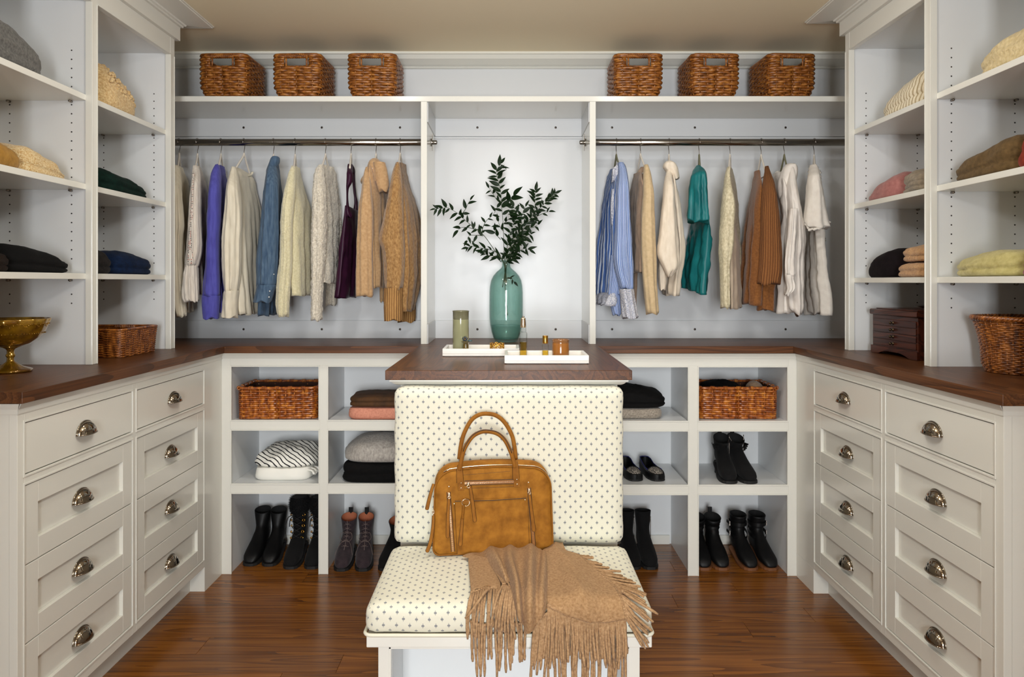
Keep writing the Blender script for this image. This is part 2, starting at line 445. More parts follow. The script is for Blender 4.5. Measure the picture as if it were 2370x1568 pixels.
ZD = [(0.799, 0.933), (0.5555, 0.766), (0.345, 0.5525), (0.140, 0.342)]
def cabinet(s, X, near_end, cols, yend, label):
    t = thing('drawer_cabinet', label, 'cabinet', (s * X, near_end, 0))
    zt = ZC - 0.033; g = 0.0028
    ff = MB()
    x0, x1 = s * X, s * (X + 0.022)
    z_lo = 0.103
    ff.box(x0, x1, near_end, cols[0][0] - g, z_lo, zt)
    ff.box(x0, x1, cols[0][1] + g, cols[1][0] - g, z_lo, zt)
    ff.box(x0, x1, cols[1][1] + g, yend, z_lo, zt)
    for a, b_ in cols:
        ff.box(x0, x1, a - g, b_ + g, ZD[0][1] + g, zt)
        ff.box(x0, x1, a - g, b_ + g, ZD[1][1] + g, ZD[0][0] - g)
        ff.box(x0, x1, a - g, b_ + g, z_lo, ZD[3][0] - g)
        frame_beads(ff, s, X, a - g - 0.006, b_ + g + 0.006, ZD[0][0] - g - 0.006, ZD[0][1] + g + 0.006)
        frame_beads(ff, s, X, a - g - 0.006, b_ + g + 0.006, ZD[3][0] - g - 0.006, ZD[1][1] + g + 0.006)
    ff.build('face_frame', PAINT, t, bevel=0.001)
    bd = MB().prism([(s * (X - 0.012), zt), (s * X, zt), (s * X, zt - 0.030), (s * (X - 0.002), zt - 0.030), (s * (X - 0.003), zt - 0.027), (s * (X - 0.004), zt - 0.016), (s * (X - 0.009), zt - 0.006)], 'y', near_end - 0.002, yend - 0.004)
    ye = near_end
    bd.loft([[(s * x, y, z) for x, y, z in ((X - dx, ye - dx, zt - dz), (1.775, ye - dx, zt - dz))] for dx, dz in ((0.012, 0.0), (0.009, 0.006), (0.004, 0.016), (0.003, 0.027), (0.002, 0.030), (0.0, 0.030))], False, False, closed=False)
    bd.build('counter_moulding', PAINT, t, fix=True)
    cs = MB().box(s * (X + 0.022), s * 1.78, near_end, near_end + 0.02, 0.0, zt)     # end panel, top, bottom and a dark sheet as inner shade
    cs.build('end_panel', PAINT, t)
    MB().box(s * (X + 0.06), s * 1.78, near_end + 0.02, yend, z_lo, z_lo + 0.02).build('bottom_panel', PANEL, t)
    MB().box(s * (X + 0.06), s * (X + 0.075), near_end + 0.02, yend, z_lo + 0.02, zt - 0.001).build('gap_shade_panel', DARK, t)  # added dark sheet paints the shade behind the drawer gaps
    MB().box(s * (X + 0.062), s * (X + 0.08), near_end + 0.02, cols[1][1] + 0.012, 0.0, z_lo).build('toe_kick', PAINT, t)
    MB().box(s * (X + 0.0), s * (X + 0.062), cols[1][1] + 0.012, yend, 0.0, z_lo).build('foot_block', PAINT, t)
    for a, b_ in cols:
        for i, (za, zb_) in enumerate(ZD):
            d = MB()
            xa, xb = s * (X + 0.001), s * (X + 0.02)
            if i == 0: d.box(xa, xb, a, b_, za, zb_)
            else:
                m = 0.057; xr = s * (X + 0.0125)
                d.box(xa, xb, a, a + m, za, zb_).box(xa, xb, b_ - m, b_, za, zb_).box(xa, xb, a + m, b_ - m, za, za + m).box(xa, xb, a + m, b_ - m, zb_ - m, zb_)
                d.box(xr, xb, a + m, b_ - m, za + m, zb_ - m)
            dr = d.build('drawer', PAINT, t, bevel=0.0012)
            cup_pull(s, X + (0.001 if i == 0 else 0.0125), (a + b_) / 2, (za + zb_) / 2 + 0.001, dr)
    return t
CL = cabinet(-1, 1.285, 1.955, ((1.986, 2.548), (2.583, 3.146)), 3.36, 'white drawer cabinet of eight drawers under the counter with the gold glass bowl')
CR = cabinet(1, 1.278, 1.932, ((1.970, 2.534), (2.571, 3.126)), 3.323, 'white drawer cabinet of eight drawers under the counter with the round wicker basket')

# ------------------------------------------------------------------ open cubby units under the back counter
ZR = [(0.685, 0.9336), (0.4008, 0.648), (0.0, 0.365)]
def cubbies(s, YF, xs, label):
    """xs: |x| limits of the outer and inner openings; the unit runs from the corner to the island"""
    t = thing('cubby_unit', label, 'shelving', (s * (xs[0][0] + xs[1][1]) / 2, YF, 0))
    zt = ZC - 0.033; ybk = 3.735; xo, xi = xs[0][0] + 0.0386, 0.3575
    f = MB(); y0, y1 = YF, YF + 0.02
    def fb(a, b_, za, zb_): f.box(s * a, s * b_, y0, y1, za, zb_)
    fb(xo, xs[0][0], 0, zt); fb(xs[0][1], xs[1][0], 0, ZR[0][1]); fb(xs[1][1], xi, 0, zt)
    fb(xs[0][0], xs[1][1], ZR[0][1], zt)
    for a, b_ in xs:
        fb(a, b_, ZR[1][1], ZR[0][0]); fb(a, b_, ZR[2][1], ZR[1][0])
        for za, zb_ in ZR:
            e = 0.0055; p = YF - 0.0022
            f.box(s * (a + 0), s * (a - e), p, YF + 0.004, za, zb_); f.box(s * b_, s * (b_ + e), p, YF + 0.004, za, zb_)
            f.box(s * (a - e), s * (b_ + e), p, YF + 0.004, zb_ - e, zb_)
            if za > 0: f.box(s * (a - e), s * (b_ + e), p, YF + 0.004, za, za + e)
    f.build('face_frame', PAINT, t, bevel=0.001)
    m = MB().prism([(YF - 0.018, zt), (YF, zt), (YF, zt - 0.026), (YF - 0.002, zt - 0.026), (YF - 0.003, zt - 0.023), (YF - 0.006, zt - 0.014), (YF - 0.012, zt - 0.006)], 'x', s * (xo - 0.004), s * xi)
    m.build('counter_moulding', PAINT, t, fix=True)
    for xa, xb in ((xs[0][0] + 0.02, xs[0][0] + 0.001), (xs[0][1] - 0.008, xs[1][0] + 0.008), (xs[1][1] - 0.001, xs[1][1] - 0.02)):
        MB().box(s * xa, s * xb, YF + 0.02, ybk, 0, ZR[0][1] + 0.02).build('side_panel', PANEL, t)
    for a, b_ in xs:
        for z0, z1 in ((ZR[0][0] - 0.02, ZR[0][0]), (ZR[1][0] - 0.02, ZR[1][0])):
            MB().box(s * a, s * b_, YF + 0.02, ybk, z0, z1).build('shelf', PANEL, t)
        MB().box(s * a, s * b_, YF + 0.02, ybk, ZR[0][1] + 0.001, ZR[0][1] + 0.02).build('top_panel', PANEL, t)
        MB().box(s * a, s * b_, ybk - 0.012, ybk - 0.001, 0, 0.045).build('base_strip', PAINT, t, bevel=0.002)
    MB().box(s * (xs[0][0] + 0.02), s * (xs[1][1] - 0.02), ybk, ybk + 0.015, 0, zt).build('back_panel', PANEL, t)
    return t
UL = cubbies(-1, 3.345, ((1.2464, 0.8464), (0.8136, 0.4136)), 'white open cubby unit of six cubbies holding the striped shirt')
UR = cubbies(1, 3.325, ((1.2425, 0.8385), (0.8005, 0.3995)), 'white open cubby unit of six cubbies holding the patterned flats')

# ------------------------------------------------------------------ hanging wardrobe against the back wall
wd = thing('hanging_wardrobe', 'white built-in hanging wardrobe with a long top shelf and two uprights round a niche', 'wardrobe', (0, 3.6, ZC))
ZS0, ZS1 = H + 0.8215, H + 0.846
MB().box(-XW + 0.002, XW - 0.002, 3.41, 3.776, ZS0, ZS1).build('top_shelf', PAINT, wd, bevel=0.0012)
DIV = ((-0.402, -0.374), (0.3685, 0.396))
for a, b_ in DIV:
    MB().box(a, b_, 3.412, 3.777, ZC + 0.0003, ZS0).build('upright', PAINT, wd, bevel=0.0012)
ZRB, ZRT = ZP(742, 3.768), ZP(316, 3.768)
MB().box(-XW + 0.002, XW - 0.002, 3.7775, 3.797, ZC, ZS1).build('back_panel', BACKP, wd)
for a, b_ in ((-XW + 0.002, DIV[0][0]), (DIV[0][1], DIV[1][0]), (DIV[1][1], XW - 0.002)):
    MB().box(a + 0.0005, b_ - 0.0005, 3.7655, 3.7772, ZC, ZRB).build('bottom_cleat', BACKP, wd, bevel=0.001)
    MB().box(a + 0.0005, b_ - 0.0005, 3.7655, 3.7772, ZRT, ZS0).build('top_cleat', BACKP, wd, bevel=0.001)
    MB().box(a + 0.0005, b_ - 0.0005, 3.766, 3.7772, ZRT - 0.012, ZRT - 0.003).build('cleat_bead', BACKP, wd)
for x, sd in ((DIV[0][1], 1), (DIV[1][0], -1)):
    MB().box(x, x + sd * 0.004, 3.425, 3.765, ZC, ZRB).build('side_cleat', BACKP, wd, bevel=0.0008)
    MB().box(x, x + sd * 0.004, 3.425, 3.765, ZRT, ZS0).build('side_cleat', BACKP, wd, bevel=0.0008)
scr = None
for py in (295.5, 762.5):
    for px in (564, 745, 926, 1105, 1286, 1416.5, 1608, 1818):
        if scr is None:
            q = MB(); c = (0, 0, 0)
            q.loft([[(r * math.cos(2 * PI * j / 12), y, r * math.sin(2 * PI * j / 12)) for j in range(12)] for r, y in ((0.0058, 0.0), (0.0058, -0.0016), (0.0042, -0.002), (0.0030, -0.0006), (0.001, -0.0008))], True, True)
            scr = q.build('screw_cap', plain('bronze_screw', (70, 62, 56), 0.4, 0.8), wd, world=False)
            o = scr
        else:
            o = scr.copy(); C.objects.link(o)
        o.location = P(px, py, 3.7655) - base_of(wd)

# hanging rods
def rod(x0, x1, tip, sd, label):
    yc, zc, r = 3.597, H + 0.669, 0.0165
    t = thing('clothes_rod', label, 'rod', ((x0 + x1) / 2, yc, zc))
    def cyl(a, b_, r_, n=20):
        return MB().loft([[(x, yc + r_ * math.cos(2 * PI * j / n), zc + r_ * math.sin(2 * PI * j / n)) for j in range(n)] for x in (a, b_)])
    cyl(x0, x1, r).build('tube', CHROME, t, smooth_=True, bevel=0.001)
    e = tip
    cyl(e, e - sd * 0.014, r + 0.0035).build('collar', CHROME, t, smooth_=True, bevel=0.001)
    w = 0.028
    q = cyl(e + sd * (w + 0.0005), e + sd * (w + 0.006), 0.019); q2 = MB()
    q.build('flange', CHROME, t, smooth_=True, bevel=0.001)
    MB().loft([[(x, yc + r_ * math.cos(2 * PI * j / 12), zc + r_ * math.sin(2 * PI * j / 12)) for j in range(12)] for x, r_ in ((e + sd * (w + 0.006), 0.011), (e + sd * (w + 0.026), 0.011), (e + sd * (w + 0.03), 0.007))]).build('end_bolt', CHROME, t, smooth_=True, bevel=0.001)
    MB().box(e + sd * (w + 0.0045), e + sd * (w + 0.008), yc - 0.006, yc + 0.006, zc - 0.04, zc + 0.04).build('bracket_plate', CHROME, t, bevel=0.001)
    return t
rod(-XW + 0.003, DIV[0][0] - 0.0005, DIV[0][0] - 0.0005, 1, 'polished chrome hanging rod carrying the purple top and the denim shirt')
rod(DIV[1][1] + 0.0005, XW - 0.003, DIV[1][1] + 0.0005, -1, 'polished chrome hanging rod carrying the blue striped blouse and the teal top')
# ------------------------------------------------------------------ padded bench at the end of the island
def motif_fabric():
    m, nt, b = newmat('motif_fabric')
    uv = N(nt, 'ShaderNodeTexCoord').outputs['UV']
    sx = N(nt, 'ShaderNodeSeparateXYZ'); nt.links.new(uv, sx.inputs[0])
    U, V = sx.outputs[0], sx.outputs[1]
    PX_, PY_ = 0.0333, 0.0166
    row = math_(nt, 'FLOOR', math_(nt, 'DIVIDE', V, PY_))
    odd = math_(nt, 'MODULO', math_(nt, 'ABSOLUTE', row), 2.0)
    u2 = math_(nt, 'ADD', math_(nt, 'DIVIDE', U, PX_), math_(nt, 'MULTIPLY', odd, 0.5))
    a = math_(nt, 'MULTIPLY', math_(nt, 'SUBTRACT', math_(nt, 'FRACT', math_(nt, 'ADD', u2, 100.0)), 0.5), PX_ * 900)
    c = math_(nt, 'MULTIPLY', math_(nt, 'SUBTRACT', math_(nt, 'FRACT', math_(nt, 'ADD', math_(nt, 'DIVIDE', V, PY_), 100.0)), 0.5), PY_ * 900)
    def ell(cx, cy, rx, ry):
        q = math_(nt, 'POWER', math_(nt, 'DIVIDE', math_(nt, 'SUBTRACT', a, cx), rx), 2.0)
        w = math_(nt, 'POWER', math_(nt, 'DIVIDE', math_(nt, 'SUBTRACT', c, cy), ry), 2.0)
        return math_(nt, 'LESS_THAN', math_(nt, 'ADD', q, w), 1.0)
    s = ell(0, 0, 0.75, 4.2)
    for e in (ell(2.1, 0.2, 1.5, 1.6), ell(-2.1, 0.2, 1.5, 1.6), ell(0, 5.4, 0.7, 0.9), ell(0, -5.2, 0.6, 0.7), ell(1.5, -2.2, 0.7, 0.8), ell(-1.5, -2.2, 0.7, 0.8), ell(1.4, 2.6, 0.7, 0.8), ell(-1.4, 2.6, 0.7, 0.8)):
        s = math_(nt, 'MAXIMUM', s, e)
    w = noise_(nt, 900, 2, uv)
    cloth = mixc(nt, w, lin((226, 224, 208)), lin((213, 210, 190)))
    nt.links.new(mixc(nt, math_(nt, 'MULTIPLY', s, 0.82), cloth, lin((74, 82, 104))), b.inputs['Base Color'])
    b.inputs['Roughness'].default_value = 0.8; b.inputs['Sheen Weight'].default_value = 0.15
    bump_(nt, b, w, 0.15, 0.0006)
    return m
MOTIF = motif_fabric()
WELT = plain('cream_welt', (222, 219, 201), 0.8)

def cushion(x0, x1, y0, y1, z0, z1, r, n, puff, name, parent, upright):
    """rounded box of fabric with its pattern unrolled over the front and the top"""
    bm = bmesh.new(); uvl = bm.loops.layers.uv.new('UVMap')
    c = Vector(((x0 + x1) / 2, (y0 + y1) / 2, (z0 + z1) / 2)); hx, hy, hz = (x1 - x0) / 2, (y1 - y0) / 2, (z1 - z0) / 2
    def grid(origin, du, dv, nu, nv, uvf):
        vs = [[bm.verts.new(origin + du * (i / nu) + dv * (j / nv)) for i in range(nu + 1)] for j in range(nv + 1)]
        for j in range(nv):
            for i in range(nu):
                f = bm.faces.new((vs[j][i], vs[j][i + 1], vs[j + 1][i + 1], vs[j + 1][i])); f.smooth = True
                for l in f.loops:
                    l[uvl].uv = uvf(l.vert.co)
    X, Y, Z = Vector((2 * hx, 0, 0)), Vector((0, 2 * hy, 0)), Vector((0, 0, 2 * hz)); o = Vector((-hx, -hy, -hz))
    k = 8
    grid(o, X, Z, n, k if not upright else n, lambda p: (p.x + 5, p.z + 5))
    grid(o + Y + X, -X, Z, n, k if not upright else n, lambda p: (p.x + 5, p.z + 5))
    grid(o + Z, X, Y, n, n if not upright else k, lambda p: (p.x + 5, p.y + hy + hz + 5))
    grid(o + Y, X, -Y, n, n if not upright else k, lambda p: (p.x + 5, p.y + 5))
    kk = (n if not upright else k)
    grid(o + Y, -Y, Z, kk, k if not upright else n, lambda p: (p.y + 5 + hx, p.z + 5))
    grid(o + X, Y, Z, kk, k if not upright else n, lambda p: (p.y + 5 + hx + hy, p.z + 5))
    for v in bm.verts:
        p = v.co.copy()
        q = Vector((max(-hx + r, min(hx - r, p.x)), max(-hy + r, min(hy - r, p.y)), max(-hz + r, min(hz - r, p.z))))
        d = p - q
        if d.length > 1e-9: p = q + d.normalized() * r
        bx = 1 - (p.x / hx) ** 4; by = 1 - (p.y / hy) ** 4; bz = 1 - (p.z / hz) ** 4
        if upright: p.y -= puff * bx * bz * (1 if p.y < 0 else 0)
        else:
            if p.z > 0: p.z += puff * bx * by
            if p.y < 0: p.y -= puff * 0.8 * bx * bz
        p += Vector((0.0012 * math.sin(p.z * 60 + p.x * 21), 0, 0.001 * math.sin(p.x * 37)))
        v.co = p + c - base_of(parent)
    bmesh.ops.remove_doubles(bm, verts=bm.verts, dist=1e-5)
    me = bpy.data.meshes.new(name); bm.to_mesh(me); bm.free(); me.materials.append(MOTIF)
    ob = bpy.data.objects.new(name, me); C.objects.link(ob); ob.parent = parent
    return ob
bn = thing('upholstered_bench', 'upholstered bench seat in cream motif fabric built onto the end of the island', 'bench', (0, 2.2, 0))
cushion(-0.3655, 0.3645, 2.372, 2.452, 0.4745, 0.9725, 0.022, 28, 0.006, 'back_cushion', bn, True)
cushion(-0.372, 0.371, 1.925, 2.372, 0.3975, 0.4765, 0.026, 28, 0.007, 'seat_cushion', bn, False)
def rrect(x0, x1, y0, y1, z, r=0.02, n=5):
    pts = []
    for cx, cy, a0 in ((x1 - r, y1 - r, 0), (x0 + r, y1 - r, PI / 2), (x0 + r, y0 + r, PI), (x1 - r, y0 + r, 1.5 * PI)):
        pts += [(cx + r * math.cos(a0 + PI / 2 * i / n), cy + r * math.sin(a0 + PI / 2 * i / n), z) for i in range(n + 1)]
    return pts
MB().tube(rrect(-0.373, 0.372, 1.921, 2.372, 0.4005), 0.0048, 6, closed=True).build('piping', WELT, bn, smooth_=True)
pv = [(-0.3655, 2.366, z) for z in (0.482,)]
MB().box(-0.368, 0.369, 1.93, 2.45, 0.3645, 0.3965).build('seat_board', PAINT, bn, bevel=0.002)
bs = MB()
bx = 0.343; yf = 1.962
bs.box(-bx, -bx + 0.034, yf, yf + 0.02, 0, 0.3643).box(bx - 0.034, bx, yf, yf + 0.02, 0, 0.3643).box(-bx + 0.034, bx - 0.034, yf, yf + 0.02, 0.346, 0.3643).box(-bx + 0.034, bx - 0.034, yf, yf + 0.02, 0, 0.05)
frb = 0.0025
bs.box(-bx + 0.028, -bx + 0.034, yf - frb, yf, 0.05, 0.352).box(bx - 0.034, bx - 0.028, yf - frb, yf, 0.05, 0.352).box(-bx + 0.028, bx - 0.028, yf - frb, yf, 0.346, 0.352)
bs.build('base_frame', PAINT, bn, bevel=0.001)
bc = MB().box(-bx, -bx + 0.02, yf + 0.02, 2.45, 0, 0.3643).box(bx - 0.02, bx, yf + 0.02, 2.45, 0, 0.3643).box(-bx + 0.02, bx - 0.02, 2.28, 2.30, 0, 0.3643).box(-bx + 0.02, bx - 0.02, yf + 0.02, 2.28, 0.03, 0.05)
bc.build('base_panel', PANEL, bn)
isl = thing('island_cabinet', 'white island cabinet under the counter behind the padded bench back', 'cabinet', (0, 2.9, 0))
MB().box(-0.356, 0.356, 2.4535, 3.318, 0, ZC - 0.033).build('body', PAINT, isl, bevel=0.002)
cv = []
for (e, y, z) in ((0.386, 2.425, ZC - 0.0325), (0.386, 2.425, ZC - 0.038), (0.380, 2.431, ZC - 0.040), (0.374, 2.438, ZC - 0.046), (0.368, 2.446, ZC - 0.050), (0.364, 2.449, ZC - 0.0512), (0.357, 2.4535, ZC - 0.0512)):
    cv.append([(-e, 3.318, z), (-e, y - 0.01, z), (e, y - 0.01, z), (e, 3.318, z)])
MB().loft(cv, False, False, closed=False).build('cove_moulding', PAINT, isl, fix=True)

# ------------------------------------------------------------------ wicker and rattan
def rattan(name, c0, c1, c2, rough=0.35, scale=(40, 40, 90), coat=0.2):
    m, nt, b = newmat(name)
    v = coords(nt, 'Object', scale, True)
    f = noise_(nt, 1.0, 3, v)
    ramp = nt.nodes.new('ShaderNodeValToRGB'); e = ramp.color_ramp.elements
    e[0].position = 0.3; e[0].color = lin(c0); e[1].position = 0.72; e[1].color = lin(c2); k = e.new(0.5); k.color = lin(c1)
    nt.links.new(f, ramp.inputs[0]); nt.links.new(ramp.outputs[0], b.inputs['Base Color'])
    b.inputs['Roughness'].default_value = rough; b.inputs['Coat Weight'].default_value = coat; b.inputs['Coat Roughness'].default_value = 0.25
    bump_(nt, b, noise_(nt, 6.0, 3, v), 0.4, 0.001)
    return m
SEAGRASS = rattan('honey_seagrass', (84, 44, 11), (136, 78, 25), (188, 126, 56), 0.42)
RATTAN = rattan('amber_rattan', (92, 36, 8), (156, 80, 22), (212, 136, 50), 0.28, (60, 60, 30), 0.5)
DARKRAT = rattan('dark_rattan', (76, 34, 9), (134, 74, 24), (184, 114, 46), 0.33, (70, 70, 30), 0.4)
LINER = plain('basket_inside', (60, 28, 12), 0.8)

def perim(w, d, r, n):
    """n points round a rounded rectangle, evenly spaced, starting at the middle of the front (-y) side"""
    pts = []; hw, hd = w / 2, d / 2
    seg = [(2 * (hw - r), 0), (PI / 2 * r, 1), (2 * (hd - r), 2), (PI / 2 * r, 3), (2 * (hw - r), 4), (PI / 2 * r, 5), (2 * (hd - r), 6), (PI / 2 * r, 7)]
    tot = sum(s_[0] for s_ in seg)
    for i in range(n):
        q = (i / n * tot + (hw - r)) % tot
        for L, k in seg:
            if q <= L + 1e-9: break
            q -= L
        a = q / r if k % 2 else 0
        if k == 0: p, nn = (-hw + r + q, -hd), (0, -1)
        elif k == 1: p, nn = (hw - r + r * math.sin(a), -hd + r - r * math.cos(a)), (math.sin(a), -math.cos(a))
        elif k == 2: p, nn = (hw, -hd + r + q), (1, 0)
        elif k == 3: p, nn = (hw - r + r * math.cos(a), hd - r + r * math.sin(a)), (math.cos(a), math.sin(a))
        elif k == 4: p, nn = (hw - r - q, hd), (0, 1)
        elif k == 5: p, nn = (-hw + r - r * math.sin(a), hd - r + r * math.cos(a)), (-math.sin(a), math.cos(a))
        elif k == 6: p, nn = (-hw, hd - r - q), (-1, 0)
        else: p, nn = (-hw + r - r * math.cos(a), -hd + r - r * math.sin(a)), (-math.cos(a), -math.sin(a))
        pts.append((Vector((p[0], p[1], 0)), Vector((nn[0], nn[1], 0))))
    return pts

def weave_basket(t, w, d, h, rows, stakes, sr, mat, scale_at, r=0.03, hole=None, amp=0.0022, stake_r=0.0022, rim=0.006, jitter=0.0, wrap=False, sides_hole=('front', 'back'), rim_mat=None):
    """real weave: every row is a strand that passes alternately outside and inside the stakes. hole = (half width, z0, z1)"""
    rnd = random.Random(int(w * 1000 + rows))
    n = stakes * 2
    base = perim(w, d, r, n)
    def pt(i, z, off):
        p, nn = base[i % n]; sx, sy = scale_at(z / h)
        return Vector((p.x * sx, p.y * sy, z)) + nn * off
    def in_hole(i, z):
        if not hole: return False
        p, nn = base[i % n]
        ax = p.x if 'front' in sides_hole else p.y
        if 'front' in sides_hole: ok = abs(nn.y) > 0.9
        else: ok = abs(nn.x) > 0.9
        return ok and abs(ax) < hole[0] and hole[1] < z < hole[2]
    mb = MB()
    for k in range(rows):
        z = h * (k + 0.5) / rows
        path = []
        runs = []
        for i in range(n + 1):
            if in_hole(i, z):
                if len(path) > 1: runs.append(path)
                path = []; continue
            sgn = 0 if i % 2 else (1 if ((i // 2) + k) % 2 else -1)
            off = amp * sgn + rnd.uniform(-jitter, jitter)
            path.append(pt(i, z + rnd.uniform(-jitter, jitter), off))
        if len(path) > 1: runs.append(path)
        for q in runs: mb.tube(q, sr * (1 + rnd.uniform(-0.15, 0.15)), 5, flat=(0.75, 1.15))
    mb_o = mb.build('weave', mat, t, smooth_=True, world=False); stuff(mb_o)
    st = MB()
    for i in range(0, n, 2):
        zs = [0, h * 0.25, h * 0.5, h * 0.75, h]
        if in_hole(i, (hole[1] + hole[2]) / 2 if hole else 0): zs = [0, h * 0.25, h * 0.45, hole[1]]
        st.tube([pt(i, z, 0) for z in zs], stake_r, 5)
    stuff(st.build('stakes', mat, t, smooth_=True, world=False))
    # dark lining so that the basket reads closed, and a floor
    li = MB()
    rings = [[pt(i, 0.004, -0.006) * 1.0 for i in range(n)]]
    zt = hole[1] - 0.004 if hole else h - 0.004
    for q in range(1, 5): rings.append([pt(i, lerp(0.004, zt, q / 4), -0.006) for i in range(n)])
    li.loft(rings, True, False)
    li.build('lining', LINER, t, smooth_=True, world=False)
    rm = MB()
    if rim:
        rm.tube([pt(i, h, 0) for i in range(n)], rim, 8, closed=True)
        if hole: rm.tube([pt(0, h, 0)], rim, 6) if False else None
        rm.build('rim', rim_mat or mat, t, smooth_=True, world=False)
    if hole:
        hw = hole[0]
        for side in ((0, stakes) if 'front' in sides_hole else (stakes // 2, stakes + stakes // 2)):
            hd = MB()
            p, nn = base[side]; along = Vector((-nn.y, nn.x, 0)); sc = scale_at(1.0)
            c = Vector((p.x * sc[0], p.y * sc[1], h))
            m = 22
            for q in range(m + 1):                 # cord wound round the grip
                x = lerp(-hw * 1.12, hw * 1.12, q / m); rr = 0.0105 + 0.0012 * (q % 2)
                if q < m:
                    x2 = lerp(-hw * 1.12, hw * 1.12, (q + 0.9) / m)
                    hd.loft([[c + along * xx + (nn * math.cos(2 * PI * j / 8) + Vector((0, 0, 1)) * math.sin(2 * PI * j / 8)) * rr * 0.95 - Vector((0, 0, 0.006)) for j in range(8)] for xx in (x, x2)])
            sc2 = scale_at(hole[1] / h); c2 = Vector((p.x * sc2[0], p.y * sc2[1], hole[1]))
            hd.tube([c2 + along * lerp(-hw, hw, q / 10) + Vector((0, 0, 0.002 * (q % 2))) for q in range(11)], 0.004, 6)
            for e in (-1, 1):
                hd.tube([c2 + along * hw * e, c + along * hw * e - Vector((0, 0, 0.004))], 0.0045, 6)
            hd.build('grip', rim_mat or mat, t, smooth_=True, world=False)
    return t

# six seagrass baskets on the long shelf
labels6 = ['honey seagrass basket on the long shelf nearest the tower with the popcorn knit',
           'honey seagrass basket on the long shelf standing above the denim shirt',
           'honey seagrass basket on the long shelf standing above the plum tank top',
           'honey seagrass basket on the long shelf standing above the blue striped blouse',
           'honey seagrass basket on the long shelf standing above the teal top',
           'honey seagrass basket on the long shelf nearest the tower with the striped cream knit']
bk = thing('seagrass_basket', labels6[0], 'basket', (0, 0, ZS1 + 0.001), 0, 'seagrass baskets on the long shelf')
weave_basket(bk, 0.214, 0.262, 0.194, 18, 24, 0.0060, SEAGRASS, lambda t_: (lerp(0.84, 1.0, smooth(min(1, t_ * 3.2))), lerp(0.84, 1.0, smooth(min(1, t_ * 3.2)))), 0.026,
             hole=(0.048, 0.140, 0.186), amp=0.0042, stake_r=0.0030, rim=0.0085, jitter=0.0011)
for i, (px, rz) in enumerate(((517.5, -0.03), (689, -0.04), (860.5, 0.0), (1478, 0.0), (1654, 0.035), (1830.5, 0.05))):
    loc = (XP(px, 3.448), 3.576, ZS1 + 0.0045)
    if i == 0: bk.location = loc; bk.rotation_euler = (0, 0, rz)
    else: dup(bk, loc, rz, labels6[i])

# two amber rattan boxes in the cubbies
bx_ = thing('rattan_box_basket', 'amber rattan box basket in the cubby above the striped shirt', 'basket', (XP(639, 3.385), 3.385 + 0.128, 0.6868), 0.025, 'amber rattan baskets in the cubbies')
weave_basket(bx_, 0.350, 0.250, 0.140, 15, 30, 0.0043, RATTAN, lambda t_: (lerp(0.985, 1.0, t_), lerp(0.985, 1.0, t_)), 0.014, amp=0.0036, stake_r=0.0028, rim=0.0062, jitter=0.0004)
wr = MB(); bp_ = perim(0.35, 0.25, 0.014, 20)
for p, nn in bp_:
    al = Vector((-nn.y, nn.x, 0))
    for q in range(4):
        c = p + al * (q - 1.5) * 0.005 + Vector((0, 0, 0.140))
        wr.tube([c + (nn * math.cos(2 * PI * j / 8) + Vector((0, 0, 1)) * math.sin(2 * PI * j / 8)) * 0.0075 for j in range(8)], 0.0022, 5, closed=True)
stuff(wr.build('rim_wrapping', RATTAN, bx_, smooth_=True, world=False))
dup(bx_, (XP(1711, 3.385), 3.385 + 0.128, 0.6868), -0.02, 'amber rattan box basket holding dark knitwear in the cubby above the zipped booties')

